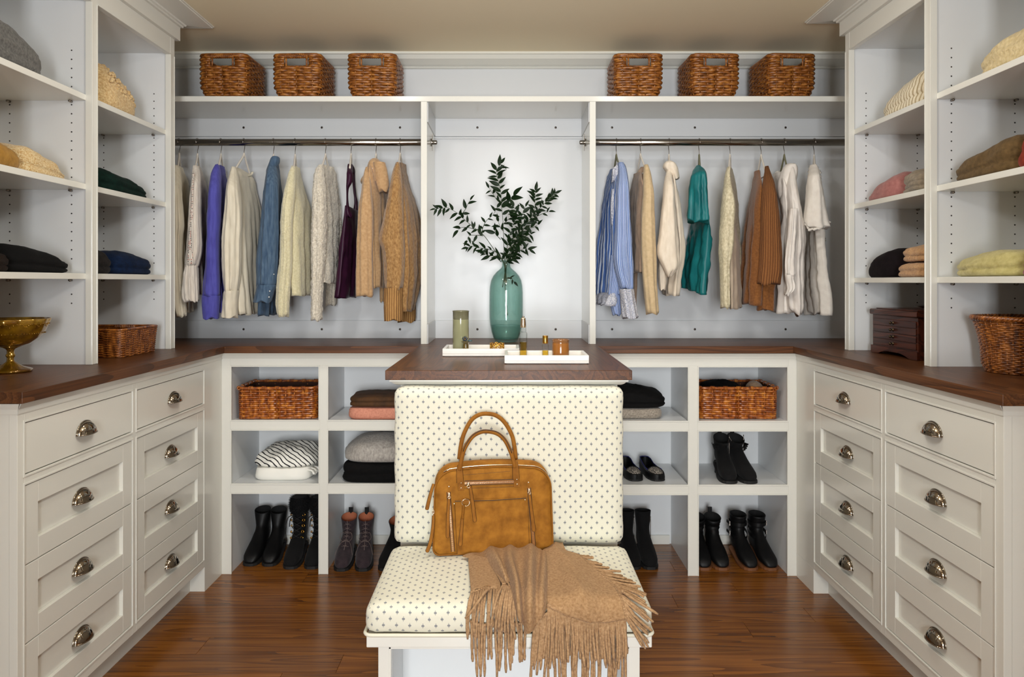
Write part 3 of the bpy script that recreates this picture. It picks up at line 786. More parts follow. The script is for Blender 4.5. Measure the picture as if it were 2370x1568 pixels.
# shallow rattan tray basket by the left tower and the round wicker basket at the right
tb = thing('rattan_tray_basket', 'brown rattan tray basket on the counter below the navy knit', 'basket', (-1.576, 2.93, ZC + 0.001), -PI / 2)
weave_basket(tb, 0.288, 0.27, 0.104, 24, 34, 0.0024, DARKRAT, lambda t_: (lerp(0.94, 1.0, t_), lerp(0.94, 1.0, t_)), 0.012, hole=(0.036, 0.054, 0.092), amp=0.0022, stake_r=0.0020, rim=0.0045, jitter=0.0002, sides_hole=('left', 'right'))
rb = thing('round_wicker_basket', 'round brown wicker basket with flared rim on the counter end', 'basket', (1.607, 2.345, ZC + 0.001))
def round_weave(t, R, h, rows, stakes, mat):
    n = stakes * 2; rnd = random.Random(5)
    def rad(z):
        q = z / h
        if q < 0.22: return R * lerp(0.70, 0.80, math.sin(q / 0.22 * PI / 2))
        return R * lerp(0.80, 1.0, ((q - 0.22) / 0.78) ** 1.9)
    mb = MB()
    for k in range(rows):
        z = h * (k + 0.5) / rows; pts = []
        for i in range(n):
            sg = 0 if i % 2 else (1 if ((i // 2) + k) % 2 else -1)
            a = 2 * PI * i / n; r = rad(z) + 0.0022 * sg
            pts.append((r * math.cos(a), r * math.sin(a), z + rnd.uniform(-0.0003, 0.0003)))
        mb.tube(pts, 0.0028, 5, closed=True)
    stuff(mb.build('weave', mat, t, smooth_=True, world=False))
    st = MB()
    for i in range(0, n, 2):
        a = 2 * PI * i / n
        st.tube([(rad(z) * math.cos(a), rad(z) * math.sin(a), z) for z in [h * q / 6 for q in range(7)]], 0.0022, 5)
    stuff(st.build('stakes', mat, t, smooth_=True, world=False))
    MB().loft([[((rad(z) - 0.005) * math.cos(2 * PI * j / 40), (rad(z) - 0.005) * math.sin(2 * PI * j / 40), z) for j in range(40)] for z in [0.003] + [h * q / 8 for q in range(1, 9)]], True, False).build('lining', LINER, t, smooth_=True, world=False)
    rm = MB()
    for tt in range(3):
        rm.tube([((R + 0.004 * math.cos(i * 0.9 + tt * 2 * PI / 3)) * math.cos(2 * PI * i / 160), (R + 0.004 * math.cos(i * 0.9 + tt * 2 * PI / 3)) * math.sin(2 * PI * i / 160), h + 0.004 * math.sin(i * 0.9 + tt * 2 * PI / 3)) for i in range(160)], 0.0052, 6, closed=True)
    rm.build('rim', mat, t, smooth_=True, world=False)
round_weave(rb, 0.133, 0.170, 30, 40, DARKRAT)

# ------------------------------------------------------------------ folded knitwear
def knit(name, c, c2=None, scale=160, b=(220, 0.5, 0.002), rough=0.92, sheen=0.25, stretch=(1, 1, 1)):
    sheen *= min(1.0, sum(c) / 420.0) ** 2
    return plain(name, c, rough, var=(scale, c2 or tuple(max(0, q - 22) for q in c), 4), bump=b, sheen=sheen, spec=0.2, stretch=stretch)
def folded(name, label, cat, mat, loc, size, rotz=0.0, layers=2, side=0.62, taper=(0, 0), seed=0, wob=0.006, p=3.2, group=None, dome=0.5, slump=0.0):
    """a folded garment: rounded slab whose sides show its folds. taper=(along x, along y): how much the height falls off"""
    rnd = random.Random(seed); sx, sy, h = size[0] / 2, size[1] / 2, size[2]
    n = 56; rings = []
    def P3(rho, z, j):
        a = 2 * PI * j / n; ca, sa = math.cos(a), math.sin(a)
        k = (abs(ca) ** p + abs(sa) ** p) ** (-1 / p)
        x, y = rho * ca * k, rho * sa * k
        hh = (1 + taper[0] * x) * (1 + taper[1] * y)
        dz = z * hh
        q = Vector((x * sx, y * sy, dz * h))
        nz = mnoise.noise(Vector((q.x * 14 + seed * 7.1, q.y * 14, q.z * 20))) + 0.5 * mnoise.noise(Vector((q.x * 34 + seed, q.y * 34, q.z * 40)))
        out = Vector((ca, sa, 0)) * nz * wob * min(1, z * 8) * (1 if rho > 0.5 else rho * 2)
        if z > 0.3: out.z += nz * wob * 0.8
        return q + out
    m = 5 * layers
    for i in range(m + 1):
        t = i / m; lay = abs(math.sin(PI * layers * t))
        rho = 0.955 + 0.045 * lay ** 0.6 - slump * t
        if i == 0: rho = 0.93
        rings.append([P3(rho, side * t, j) for j in range(n)])
    r0 = 0.955 - slump
    for i in range(1, 11):
        t = i / 11 * PI / 2
        rho = r0 * (math.cos(t) if dome >= 0.5 else 1 - i / 11)
        rings.append([P3(rho, side + (1 - side) * math.sin(t) ** dome if dome < 0.5 else side + (1 - side) * math.sin(t), j) for j in range(n)])
    mb = MB().loft(rings, True, True)
    o = mb.build(name, mat, None, smooth_=True, world=False)
    o.location = loc; o.rotation_euler = (0, 0, rotz)
    return tag(o, label, cat, group)
zL = (H + 0.6436, H + 0.337, H + 0.029); zR = (H + 0.632, H + 0.3226, H + 0.0162)
G_ = 'folded knits on the shelving towers'
K = lambda *a, **k: folded('folded_sweater', *a, **k)
# tower by the glass bowl, bay nearest the camera
K('grey melange sweater folded on the top shelf', 'sweater', knit('grey_melange', (112, 110, 106), (74, 73, 70), 120), (-1.590, 2.215, zL[0]), (0.25, 0.42, 0.148), 0, 2, 0.5, (0, -0.35), 1, group=G_)
K('mustard yellow sweater folded on a tower shelf', 'sweater', knit('mustard_wool', (168, 124, 46), (138, 98, 28), 60), (-1.595, 2.155, zL[1]), (0.25, 0.30, 0.098), 0, 1, 0.5, (0, -0.3), 2, group=G_)
speck = knit('speckled_cream_knit', (226, 212, 170), (178, 130, 62), 230, (150, 0.9, 0.004))
K('cream and ochre speckled knit folded beside the mustard sweater', 'sweater', speck, (-1.590, 2.405, zL[1]), (0.24, 0.26, 0.080), 0, 2, 0.45, (0, -0.55), 3, group=G_)
K('dark brown sweater folded on the lowest tower shelf', 'sweater', knit('dark_brown_wool', (32, 20, 12), (18, 11, 6), 60), (-1.600, 2.13, zL[2]), (0.25, 0.26, 0.075), 0, 2, 0.5, (0, 0), 4, group=G_)
K('black sweater folded beside the dark brown one', 'sweater', knit('black_wool', (11, 10, 10), (6, 6, 6), 60), (-1.590, 2.395, zL[2]), (0.25, 0.30, 0.080), 0, 2, 0.5, (0, -0.4), 5, group=G_)
# far bay
pop = folded('folded_sweater', 'chunky cream popcorn knit sweater folded on the top shelf', 'sweater', knit('cream_popcorn_knit', (232, 208, 158), (190, 150, 96), 130, (120, 1.0, 0.006)), (-1.590, 2.855, zL[0]), (0.25, 0.30, 0.168), 0, 1, 0.42, (0, -0.35), 6, wob=0.008, group=G_)
pm = MB(); rnd = random.Random(3)
for i in range(240):
    a = rnd.uniform(-1.75, 1.75); u = rnd.uniform(0.06, 1.0)
    y = rnd.uniform(-0.10, 0.146); hh = 0.185 * (1 - 0.35 * y / 0.15)
    cx = 0.118 * math.sin(a) * (abs(1 - (y / 0.152) ** 4) ** 0.4); cz = hh * (0.38 + 0.56 * math.cos(a) * (abs(1 - (y / 0.152) ** 2) ** 0.5))
    if cz < 0.008 or cx < -0.1: continue
    pm.ball((cx, y, cz), rnd.uniform(0.0065, 0.0095), 6)
for v in pm.v: v += Vector((rnd.uniform(-1, 1), rnd.uniform(-1, 1), rnd.uniform(-1, 1))) * 0.0012
stuff(pm.build('popcorn_bobbles', pop.data.materials[0], pop, smooth_=True, world=False))
K('dark green sweater folded on a tower shelf', 'sweater', knit('dark_green_wool', (3, 36, 28), (2, 20, 16), 60), (-1.590, 2.90, zL[1]), (0.25, 0.42, 0.085), 0, 2, 0.5, (0, -0.3), 7, group=G_)
K('charcoal sweater folded on the shelf above the rattan tray basket', 'sweater', knit('charcoal_wool', (38, 35, 34), (22, 20, 20), 70), (-1.598, 2.72, zL[2]), (0.25, 0.19, 0.105), 0, 2, 0.5, (0, 0), 8, group=G_)
K('navy blue sweater folded beside the charcoal one', 'sweater', knit('navy_wool', (8, 30, 62), (4, 18, 40), 60), (-1.590, 2.975, zL[2]), (0.25, 0.32, 0.092), 0, 2, 0.5, (0, -0.1), 9, group=G_)
# opposite tower, far bay
def striped_knit():
    m = knit('striped_cream_knit', (236, 226, 202), (216, 204, 176), 150)
    nt = m.node_tree; b = nt.nodes['Principled BSDF']
    v = coords(nt, 'Object', (1, 1, 1))
    s = N(nt, 'ShaderNodeSeparateXYZ'); nt.links.new(v, s.inputs[0])
    w = math_(nt, 'SINE', math_(nt, 'ADD', math_(nt, 'MULTIPLY', s.outputs[1], 320.0), math_(nt, 'MULTIPLY', s.outputs[2], 90.0)))
    old = b.inputs['Base Color'].links[0].from_socket
    nt.links.new(mixc(nt, math_(nt, 'GREATER_THAN', w, 0.35), old, lin((176, 158, 124))), b.inputs['Base Color'])
    return m
K('cream knit with tan stripes folded on the top shelf', 'sweater', striped_knit(), (1.565, 2.765, zR[0]), (0.24, 0.42, 0.13), 0, 2, 0.45, (0, -0.4), 11, group=G_)
K('dusty pink sweater folded on a tower shelf', 'sweater', knit('dusty_pink_wool', (170, 114, 108), (146, 92, 88), 60), (1.572, 2.945, zR[1]), (0.25, 0.26, 0.092), 0, 1, 0.4, (0, -0.42), 12, group=G_)
K('crumpled grey beige knit beside the dusty pink sweater', 'sweater', knit('grey_beige_knit', (150, 136, 116), (112, 100, 84), 60), (1.560, 2.675, zR[1]), (0.23, 0.25, 0.086), 0, 3, 0.6, (0, 0), 13, wob=0.014, group=G_)
K('black plum sweater folded on the shelf above the jewelry chest', 'sweater', knit('black_plum_wool', (20, 11, 15), (10, 6, 8), 60), (1.572, 2.955, zR[2]), (0.25, 0.24, 0.112), 0, 1, 0.5, (0, -0.2), 14, group=G_)
cable = knit('tan_cable_knit', (192, 152, 108), (164, 122, 82), 90, (110, 0.9, 0.005))
K('tan cable knit folded below another tan knit', 'sweater', cable, (1.556, 2.685, zR[2]), (0.24, 0.28, 0.058), 0, 2, 0.7, (0, 0), 15, group=G_)
K('tan cable knit folded on top of another tan knit', 'sweater', cable, (1.562, 2.675, zR[2] + 0.056), (0.235, 0.245, 0.066), 0, 2, 0.6, (0, 0), 16, group=G_)
# bay nearest the camera
K('cream cable knit sweater folded on the top shelf', 'sweater', knit('cream_cable_knit', (222, 204, 160), (186, 164, 116), 90, (80, 1.0, 0.006)), (1.570, 2.175, zR[0]), (0.24, 0.40, 0.115), 0, 2, 0.55, (0, -0.12), 17, wob=0.008, group=G_)
K('olive brown sweater folded on a tower shelf', 'sweater', knit('olive_brown_wool', (104, 82, 50), (80, 62, 36), 70), (1.568, 2.315, zR[1]), (0.25, 0.32, 0.105), 0, 2, 0.5, (0, -0.38), 18, wob=0.009, group=G_)
K('rust red sweater folded beside the olive brown one', 'sweater', knit('rust_wool', (138, 46, 22), (108, 32, 14), 60), (1.572, 2.075, zR[1]), (0.25, 0.20, 0.150), 0, 1, 0.4, (0, -0.2), 19, group=G_)
K('pale yellow green sweater folded on the lowest tower shelf', 'sweater', knit('pale_yellow_wool', (192, 182, 124), (164, 152, 92), 60), (1.568, 2.315, zR[2]), (0.25, 0.33, 0.082), 0, 2, 0.55, (0, -0.15), 20, wob=0.009, group=G_)
K('mauve pink sweater folded beside the pale yellow one', 'sweater', knit('mauve_wool', (146, 88, 92), (118, 66, 72), 60), (1.55, 2.06, zR[2]), (0.21, 0.17, 0.066), 0, 2, 0.6, (0, 0), 21, group=G_)

# cubbies
G2 = 'folded clothes in the cubbies'
def cub(name, label, cat, mat, xl, xr, Y, depth, z, h, **k):
    w = (xr - xl) * Y / F
    return folded(name, label, cat, mat, ((XP(xl, Y) + XP(xr, Y)) / 2, Y + depth / 2, z), (w, depth, h), **k)
pinkc = plain('salmon_cotton', (212, 146, 122), 0.85, var=(120, (190, 122, 100), 3), bump=(300, 0.2, 0.001))
brownc = plain('brown_cotton', (82, 50, 16), 0.85, var=(30, (56, 34, 10), 3), bump=(200, 0.2, 0.001))
cub('folded_shirt', 'salmon pink shirt folded at the bottom under a brown one', 'shirt', pinkc, 801, 958, 3.372, 0.27, 0.6865, 0.058, layers=1, side=0.8, seed=30, wob=0.004, p=6, group=G2)
cub('folded_shirt', 'brown shirt folded on top of the salmon pink one', 'shirt', brownc, 804, 957, 3.375, 0.26, 0.743, 0.050, layers=2, side=0.8, seed=31, wob=0.005, p=6, group=G2)
whitec = plain('white_cotton', (238, 236, 228), 0.8, bump=(220, 0.15, 0.001))
def striped_cotton():
    m, nt, b = newmat('striped_cotton')
    v = coords(nt, 'Object'); s = N(nt, 'ShaderNodeSeparateXYZ'); nt.links.new(v, s.inputs[0])
    wob = noise_(nt, 14, 2, v)
    q = math_(nt, 'ADD', math_(nt, 'MULTIPLY', s.outputs[0], 33.0), math_(nt, 'MULTIPLY', s.outputs[2], 36.0))
    q = math_(nt, 'ADD', math_(nt, 'ADD', q, math_(nt, 'MULTIPLY', s.outputs[1], 30.0)), math_(nt, 'MULTIPLY', wob, 1.1))
    st = math_(nt, 'LESS_THAN', math_(nt, 'FRACT', math_(nt, 'ADD', q, 40.0)), 0.27)
    nt.links.new(mixc(nt, st, lin((238, 236, 228)), lin((24, 24, 30))), b.inputs['Base Color']); b.inputs['Roughness'].default_value = 0.85
    return m
wsh = cub('folded_shirt', 'white cotton shirt folded under the striped one', 'shirt', whitec, 581, 716, 3.405, 0.25, 0.4018, 0.062, layers=1, side=0.85, seed=32, wob=0.006, p=5, group=G2)
ssh = cub('folded_shirt', 'black and white striped shirt folded on top of a white one', 'shirt', striped_cotton(), 577, 726, 3.405, 0.25, 0.4625, 0.085, layers=1, side=0.35, seed=33, wob=0.013, p=3, taper=(0.05, 0.2), group=G2)
rf = MB()
for q in range(7):                                           # ruffled cuffs that hang out at the right of the stack
    rf.tube(spline([(0.115 + 0.002 * q, -0.10 + 0.012 * q, 0.045), (0.14 + 0.002 * q, -0.10 + 0.01 * q, 0.04 - 0.004 * (q % 3)), (0.152, -0.115 + 0.012 * q, 0.028 - 0.004 * (q % 2))], 6), 0.008, 6, flat=(1, 0.5))
rf.build('ruffled_cuff', whitec, wsh, smooth_=True, world=False)
blackk = knit('black_knit', (11, 10, 11), (6, 6, 6), 60)
cub('folded_sweater', 'black sweater folded under the light grey one', 'sweater', blackk, 786, 956, 3.368, 0.28, 0.4018, 0.092, layers=2, side=0.8, seed=34, wob=0.007, p=5, group=G2)
cub('folded_sweater', 'light grey melange sweater folded on the black one', 'sweater', knit('light_grey_melange', (186, 180, 172), (142, 136, 130), 130, (200, 0.6, 0.002), stretch=(1, 1, 0.5)), 787, 956, 3.372, 0.28, 0.492, 0.108, layers=1, side=0.4, seed=35, wob=0.008, p=3, group=G2)
cub('folded_sweater', 'oatmeal tweed sweater folded under the black one', 'sweater', knit('oatmeal_tweed', (170, 160, 146), (120, 110, 100), 170, (160, 0.7, 0.003)), 1396, 1538, 3.385, 0.26, 0.6865, 0.050, layers=1, side=0.8, seed=36, wob=0.004, p=6, group=G2)
cub('folded_sweater', 'black sweater folded on the oatmeal tweed one', 'sweater', blackk, 1396, 1547, 3.388, 0.26, 0.735, 0.092, layers=2, side=0.45, seed=37, wob=0.008, p=3, taper=(-0.12, 0), group=G2)
folded('knitted_scarf', 'black scarf bundled in the amber rattan basket', 'scarf', blackk, (1.0, 3.53, 0.745), (0.18, 0.2, 0.105), seed=38, wob=0.014, p=2.2)
folded('knitted_hat', 'beige knit hat peeking out of the amber rattan basket', 'hat', knit('beige_hat_knit', (176, 150, 124), (146, 120, 96), 90), (1.145, 3.49, 0.745), (0.08, 0.1, 0.102), seed=39, wob=0.005, p=2.0)
# ------------------------------------------------------------------ clothes on hangers
HANGW = plain('white_hanger', (226, 218, 206), 0.6)
HANGG = plain('green_hanger', (120, 118, 92), 0.6)
YR, ZROD = 3.597, H + 0.669

class Crop:
    def __init__(s, ox, oy, k): s.ox, s.oy, s.k = ox, oy, k
    def x(s, v): return s.ox + v / s.k
    def y(s, v): return s.oy + v / s.k
C3, C4, C6, C7 = Crop(390, 300, 3.268), Crop(680, 300, 3.268), Crop(1360, 300, 3.266), Crop(1640, 300, 3.267)

def wrinkle(p, seed, amp):
    """soft diagonal creases of hanging cloth"""
    q = Vector((p.x * 22 + p.z * 7 + seed * 3.7, p.y * 22 - p.z * 5, p.z * 9 + seed))
    r = Vector((p.x * 60 - p.z * 26, p.y * 60 + seed, p.z * 30))
    return amp * (mnoise.noise(q) + 0.45 * mnoise.noise(r) - 0.5 * abs(mnoise.noise(q * 1.7)))
def sleeve_tube(cr, spec, Y0, dep, seed, folds=0.10, nf=7, rows=44, seg=48, yin=None, shape=2.2, rough_=0.0, wr=0.0045, hem=0.005, slant=0.0):
    """a hanging tube of cloth whose near outline follows the rows (y, left, right); real depth dep; grows pleats downwards"""
    rnd = random.Random(seed); ph = [rnd.uniform(0, 6.28) for _ in range(6)]
    out = []
    for i, (y, xl, xr) in enumerate(resample(spec, rows)):
        t = i / (rows - 1)
        Y = Y0 if yin is None else lerp(yin, Y0, smooth(t * 5))
        c = XP(cr.x((xl + xr) / 2), Y); a = max(0.004, (XP(cr.x(xr), Y) - XP(cr.x(xl), Y)) / 2); z = ZP(cr.y(y), Y)
        b_ = min(dep, a * 1.5 + 0.006); ring = []
        for j in range(seg):
            th = 2 * PI * j / seg; ca, sa = math.cos(th), math.sin(th)
            k = (abs(ca) ** shape + abs(sa) ** shape) ** (-1 / shape)
            amp = folds * (0.35 + 0.65 * smooth(t * 1.6))
            w = 1 - amp * 0.5 + amp * (0.6 * math.sin(nf * th + ph[0] + 2.2 * t * math.sin(ph[1])) + 0.4 * math.sin((nf + 4) * th + ph[2] - 3 * t))
            wx = 1 - (1 - w) * 0.35 if abs(ca) > 0.8 else w
            p = Vector((c + a * ca * k * wx, Y + b_ * sa * k * w, z))
            p += Vector((ca * 0.5, sa, 0)) * wrinkle(p, seed, min(wr, a * 0.4))
            hm = smooth((t - 0.86) / 0.14)
            p.z += hm * (hem * (math.sin(3 * th + ph[3]) + 0.6 * math.sin(nf * th + ph[4])) - slant * ca)
            if rough_:
                q = mnoise.noise(p * 90) + mnoise.noise(p * 210) * 0.7
                p += Vector((ca, sa, 0)) * q * rough_
            ring.append(p)
        out.append(ring)
    return out

def body_tube(cr, spec, near, thick, seed, folds=0.012, nf=9, rows=44, seg=72, Yn=3.435, Yf=3.735, neck=110, rough_=0.0, y0f=None, wr=0.005, hem=0.005, slant=0.0):
    """the trunk of the garment: a flat tube that runs from the near shoulder to the far one; near = 'l' or 'r': the side of the outline nearest to us"""
    rnd = random.Random(seed + 77); ph = [rnd.uniform(0, 6.28) for _ in range(6)]
    out = []; ys = spec[0][0] if y0f is None else y0f
    for i, (y, xl, xr) in enumerate(resample(spec, rows)):
        t = i / (rows - 1)
        s = lerp(0.30, 1.0, smooth((y - ys + 12) / neck))
        yn, yf = lerp(YR, Yn, s), lerp(YR, Yf, s)
        pn, pf = (xl, xr) if near == 'l' else (xr, xl)
        A = Vector((XP(cr.x(pn), yn), yn, 0)); B = Vector((XP(cr.x(pf), yf), yf, 0)); z = ZP(cr.y(y), YR)
        ax = (B - A) / 2; c = (A + B) / 2; nrm = Vector((-ax.y, ax.x, 0)).normalized()
        th_ = lerp(thick * 0.35, thick, smooth(t * 3)); ring = []
        for j in range(seg):
            th = 2 * PI * j / seg; ca, sa = math.cos(th), math.sin(th)
            ec = math.copysign(abs(ca) ** 0.85, ca); es = math.copysign(abs(sa) ** 0.8, sa)
            f = folds * smooth(t * 1.4) * (0.6 * math.sin(nf * ec * 1.6 + ph[0] + (1.4 if sa > 0 else 0) + t) + 0.4 * math.sin((nf + 5) * ec * 1.5 + ph[1] - 2 * t))
            p = c + ax * ec + nrm * (th_ * es + f * min(1, abs(sa) * 2.5)) + Vector((0, 0, z))
            p += nrm * (1 if sa > 0 else -1) * wrinkle(p, seed, min(wr, th_ * 0.5)) * min(1, abs(sa) * 2)
            p.z += smooth((t - 0.88) / 0.12) * (hem * math.sin(nf * ec + ph[2]) - slant * ec)
            if rough_:
                p += nrm * (mnoise.noise(p * 90) + mnoise.noise(p * 210) * 0.7) * rough_ * (1 if sa > 0 else -1)
            ring.append(p)
        out.append(ring)
    return out

def hanger(px, ends, neck_py, mat, label):
    """a slim hanger on the rod: steel hook, shoulder bar"""
    x = XP(px, YR)
    t = thing('clothes_hanger', label, 'hanger', (x, YR, ZROD), 0, 'hangers on the rods')
    zn = ZP(neck_py, YR); r = 0.0175 + 0.0022
    pts = [(x, YR + r * math.sin(a), ZROD + r * math.cos(a)) for a in [math.radians(q) for q in range(-80, 131, 15)]]
    pts = [(x, YR - r, ZROD - 0.004)] + pts
    hk = [(x, YR + r * math.cos(a), ZROD + r * math.sin(a)) for a in [math.radians(q) for q in range(200, -61, -20)]]
    hk += [(x, YR + 0.006, ZROD - r - 0.010), (x, YR, ZROD - r - 0.022), (x, YR, zn)]
    MB().tube(spline(hk, 34), 0.0017, 6).build('hook', STEEL, t, smooth_=True)
    mb = MB(); (xa, ya_), (xb, yb_) = ends
    A = P(xa, ya_, YR - 0.13) ; Bq = P(xb, yb_, YR + 0.125); N0 = Vector((x, YR, zn))
    A.z = Bq.z = min(A.z, Bq.z); A -= N0; Bq -= N0
    def q(E, u, k): return N0 + E * u + Vector((0, 0, k))
    mb.tube(spline([q(A, 1, 0), q(A, 0.6, -0.25 * A.z * 0.1), q(A, 0.25, 0.002), q(A, 0.06, 0.004), q(A, 0.0, 0.008), q(Bq, 0.06, 0.004), q(Bq, 0.25, 0.002), q(Bq, 0.6, 0), q(Bq, 1, 0)], 36), 0.0044, 6, flat=(1, 1.3))
    mb.tube([q(A, 0.97, -0.004), q(Bq, 0.97, -0.004)], 0.003, 6)
    mb.build('shoulder_bar', mat, t, smooth_=True)
    return t

def garment(name, label, cat, mat, tubes, parts=(), uv=False):
    """tubes: lists of rings joined in ONE continuous garment mesh; parts: (name, builder, material)"""
    mb = MB(); mn = None
    for rings, cap0, cap1 in tubes: mb.loft(rings, cap0, cap1, uv=uv)
    base = Vector((0, 0, 0)); n = 0
    for v in mb.v: base += v; n += 1
    base /= n; base.z = min(v.z for v in mb.v)
    for v in mb.v: v -= base
    o = mb.build(name, mat, None, smooth_=True, world=False); o.location = base
    tag(o, label, cat, 'clothes on the hanging rods')
    for pn, pb, pm in parts:
        pb.build(pn, pm, o, smooth_=True)
    return o
def ruffle(pts, amp, n, w, seed=0, thick=0.0016):
    """a wavy strip of cloth along a 3-D path: pts are (point, width direction, ripple direction)"""
    mb = MB(); rings = []
    for i in range(n):
        t = i / (n - 1) * (len(pts) - 1); k = min(int(t), len(pts) - 2); u = t - k
        p = Vector(pts[k][0]).lerp(Vector(pts[k + 1][0]), u); d = Vector(pts[k][1]).lerp(Vector(pts[k + 1][1]), u).normalized(); r_ = Vector(pts[k][2]).lerp(Vector(pts[k + 1][2]), u).normalized()
        s = math.sin(i * 1.25 + seed) * amp
        a, b_ = p, p + d * w * (0.9 + 0.15 * math.sin(i * 0.7 + seed)) + r_ * s
        m = (a + b_) / 2 + r_ * s * 0.35
        rings.append([a, m + r_ * thick, b_, m - r_ * thick])
    return mb.loft(rings, True, True)

def cloth(name, c, c2, scale=60, rough=0.85, b=(260, 0.25, 0.001), sheen=0.15, stretch=(1, 1, 1)):
    return plain(name, c, rough, var=(scale, c2, 3), bump=b, sheen=sheen, spec=0.25, stretch=stretch)
CREAM = cloth('cream_jersey', (232, 224, 204), (218, 208, 186), 30, stretch=(3, 3, 0.5))
OFFW = cloth('off_white_gauze', (228, 220, 208), (206, 196, 184), 60, stretch=(3, 3, 0.4))
PERI = cloth('blue_violet_jersey', (88, 88, 176), (72, 70, 154), 40, stretch=(2, 2, 0.4))
DENIM = cloth('washed_denim', (88, 110, 132), (54, 76, 102), 55, 0.85, (500, 0.4, 0.001), 0.1, (2.2, 2.2, 0.35))
IVORYF = cloth('ivory_mohair', (226, 218, 184), (206, 196, 156), 110, 0.95, (170, 0.9, 0.004), 0.5)
BOUCLE = cloth('white_boucle', (226, 218, 202), (186, 176, 158), 130, 0.95, (120, 1.0, 0.006), 0.5)
PLUM = cloth('plum_satin', (56, 22, 46), (42, 14, 36), 20, 0.45, (200, 0.05, 0.0006), 0.0)
TANK = cloth('tan_cashmere', (192, 158, 118), (170, 134, 94), 90, 0.92, (240, 0.4, 0.0015), 0.3)
CAMEL = cloth('marled_camel', (178, 140, 90), (130, 92, 52), 130, 0.92, (110, 0.9, 0.004), 0.3, (1, 1, 0.6))
BEIGE_SHADE = cloth('shaded_beige_jersey', (164, 140, 120), (150, 126, 106), 40)  # beige jersey with shade put into the colour, for front and far sleeve
BEIGE = cloth('beige_jersey', (206, 182, 144), (190, 166, 128), 60)
BLUSH = cloth('ecru_cotton', (230, 218, 200), (216, 202, 182), 40, stretch=(2, 2, 0.5))
TEAL = cloth('teal_satin', (28, 116, 118), (16, 90, 94), 14, 0.38, (200, 0.04, 0.0006), 0.0, (2, 2, 0.6))
BROC = cloth('cream_brocade', (224, 214, 184), (180, 168, 136), 120, 0.6, (150, 0.8, 0.003), 0.1, (1, 1, 0.7))
BEIGEL = cloth('beige_lining', (206, 188, 166), (194, 174, 150), 30)
RUSTB = cloth('brown_ribbed_knit', (142, 92, 48), (118, 72, 34), 110, 0.92, (200, 0.6, 0.002), 0.25)
SATW = cloth('white_satin', (232, 226, 218), (220, 212, 204), 18, 0.42, (200, 0.04, 0.0006), 0.0)
WHTC = cloth('white_cotton_jersey', (234, 228, 218), (222, 214, 204), 30)
LACE = plain('white_lace', (232, 230, 230), 0.8, var=(260, (110, 120, 150), 2), bump=(300, 0.8, 0.002))
def stripe_cloth():
    m, nt, b = newmat('blue_stripe_cotton')
    uv = N(nt, 'ShaderNodeTexCoord').outputs['UV']; s = N(nt, 'ShaderNodeSeparateXYZ'); nt.links.new(uv, s.inputs[0])
    q = math_(nt, 'SINE', math_(nt, 'MULTIPLY', s.outputs[0], 2 * PI * 46))
    nt.links.new(mixc(nt, math_(nt, 'GREATER_THAN', q, 0.45), lin((74, 108, 172)), lin((206, 214, 228))), b.inputs['Base Color'])
    b.inputs['Roughness'].default_value = 0.8
    return m
STRIPE = stripe_cloth()
def embroid_cloth():
    m, nt, b = newmat('embroidery_band')
    uv = N(nt, 'ShaderNodeTexCoord').outputs['UV']; s = N(nt, 'ShaderNodeSeparateXYZ'); nt.links.new(uv, s.inputs[0])
    v = math_(nt, 'MULTIPLY', s.outputs[1], 52.0)
    u = math_(nt, 'MULTIPLY', s.outputs[0], 11.0)
    wn = nt.nodes.new('ShaderNodeTexWhiteNoise'); wn.noise_dimensions = '2D'
    cb = nt.nodes.new('ShaderNodeCombineXYZ'); nt.links.new(math_(nt, 'FLOOR', v), cb.inputs[0]); nt.links.new(math_(nt, 'FLOOR', u), cb.inputs[1]); nt.links.new(cb.outputs[0], wn.inputs['Vector'])
    dash = math_(nt, 'MULTIPLY', math_(nt, 'LESS_THAN', math_(nt, 'FRACT', v), 0.62), math_(nt, 'GREATER_THAN', wn.outputs['Value'], 0.28))
    col = math_(nt, 'LESS_THAN', math_(nt, 'FRACT', u), 0.6)
    pick = math_(nt, 'GREATER_THAN', wn.outputs['Value'], 0.78)
    ink = mixc(nt, pick, lin((30, 26, 34)), lin((160, 70, 48)))
    nt.links.new(mixc(nt, math_(nt, 'MULTIPLY', dash, col), lin((226, 216, 204)), ink), b.inputs['Base Color']); b.inputs['Roughness'].default_value = 0.9
    return m
EMB = embroid_cloth()
def rib_cloth(name, c, c2, n):
    m, nt, b = newmat(name)
    uv = N(nt, 'ShaderNodeTexCoord').outputs['UV']; s = N(nt, 'ShaderNodeSeparateXYZ'); nt.links.new(uv, s.inputs[0])
    q = math_(nt, 'MULTIPLY_ADD', math_(nt, 'SINE', math_(nt, 'MULTIPLY', s.outputs[0], 2 * PI * n)), 0.5, 0.5)
    f = math_(nt, 'MULTIPLY', q, math_(nt, 'MULTIPLY_ADD', noise_(nt, 120, 3, coords(nt)), 0.8, 0.5))
    nt.links.new(mixc(nt, f, lin(c2), lin(c)), b.inputs['Base Color']); b.inputs['Roughness'].default_value = 0.92
    bump_(nt, b, q, 0.8, 0.004)
    return m
CAMRIB = rib_cloth('camel_rib', (190, 146, 88), (146, 102, 56), 26)
BRNRIB = rib_cloth('brown_diagonal_rib', (150, 98, 52), (112, 66, 30), 30)
BUTTON = plain('pearl_button', (232, 228, 220), 0.3, coat=0.5)
BRONZE_B = plain('bronze_button', (96, 74, 52), 0.4, 0.6)

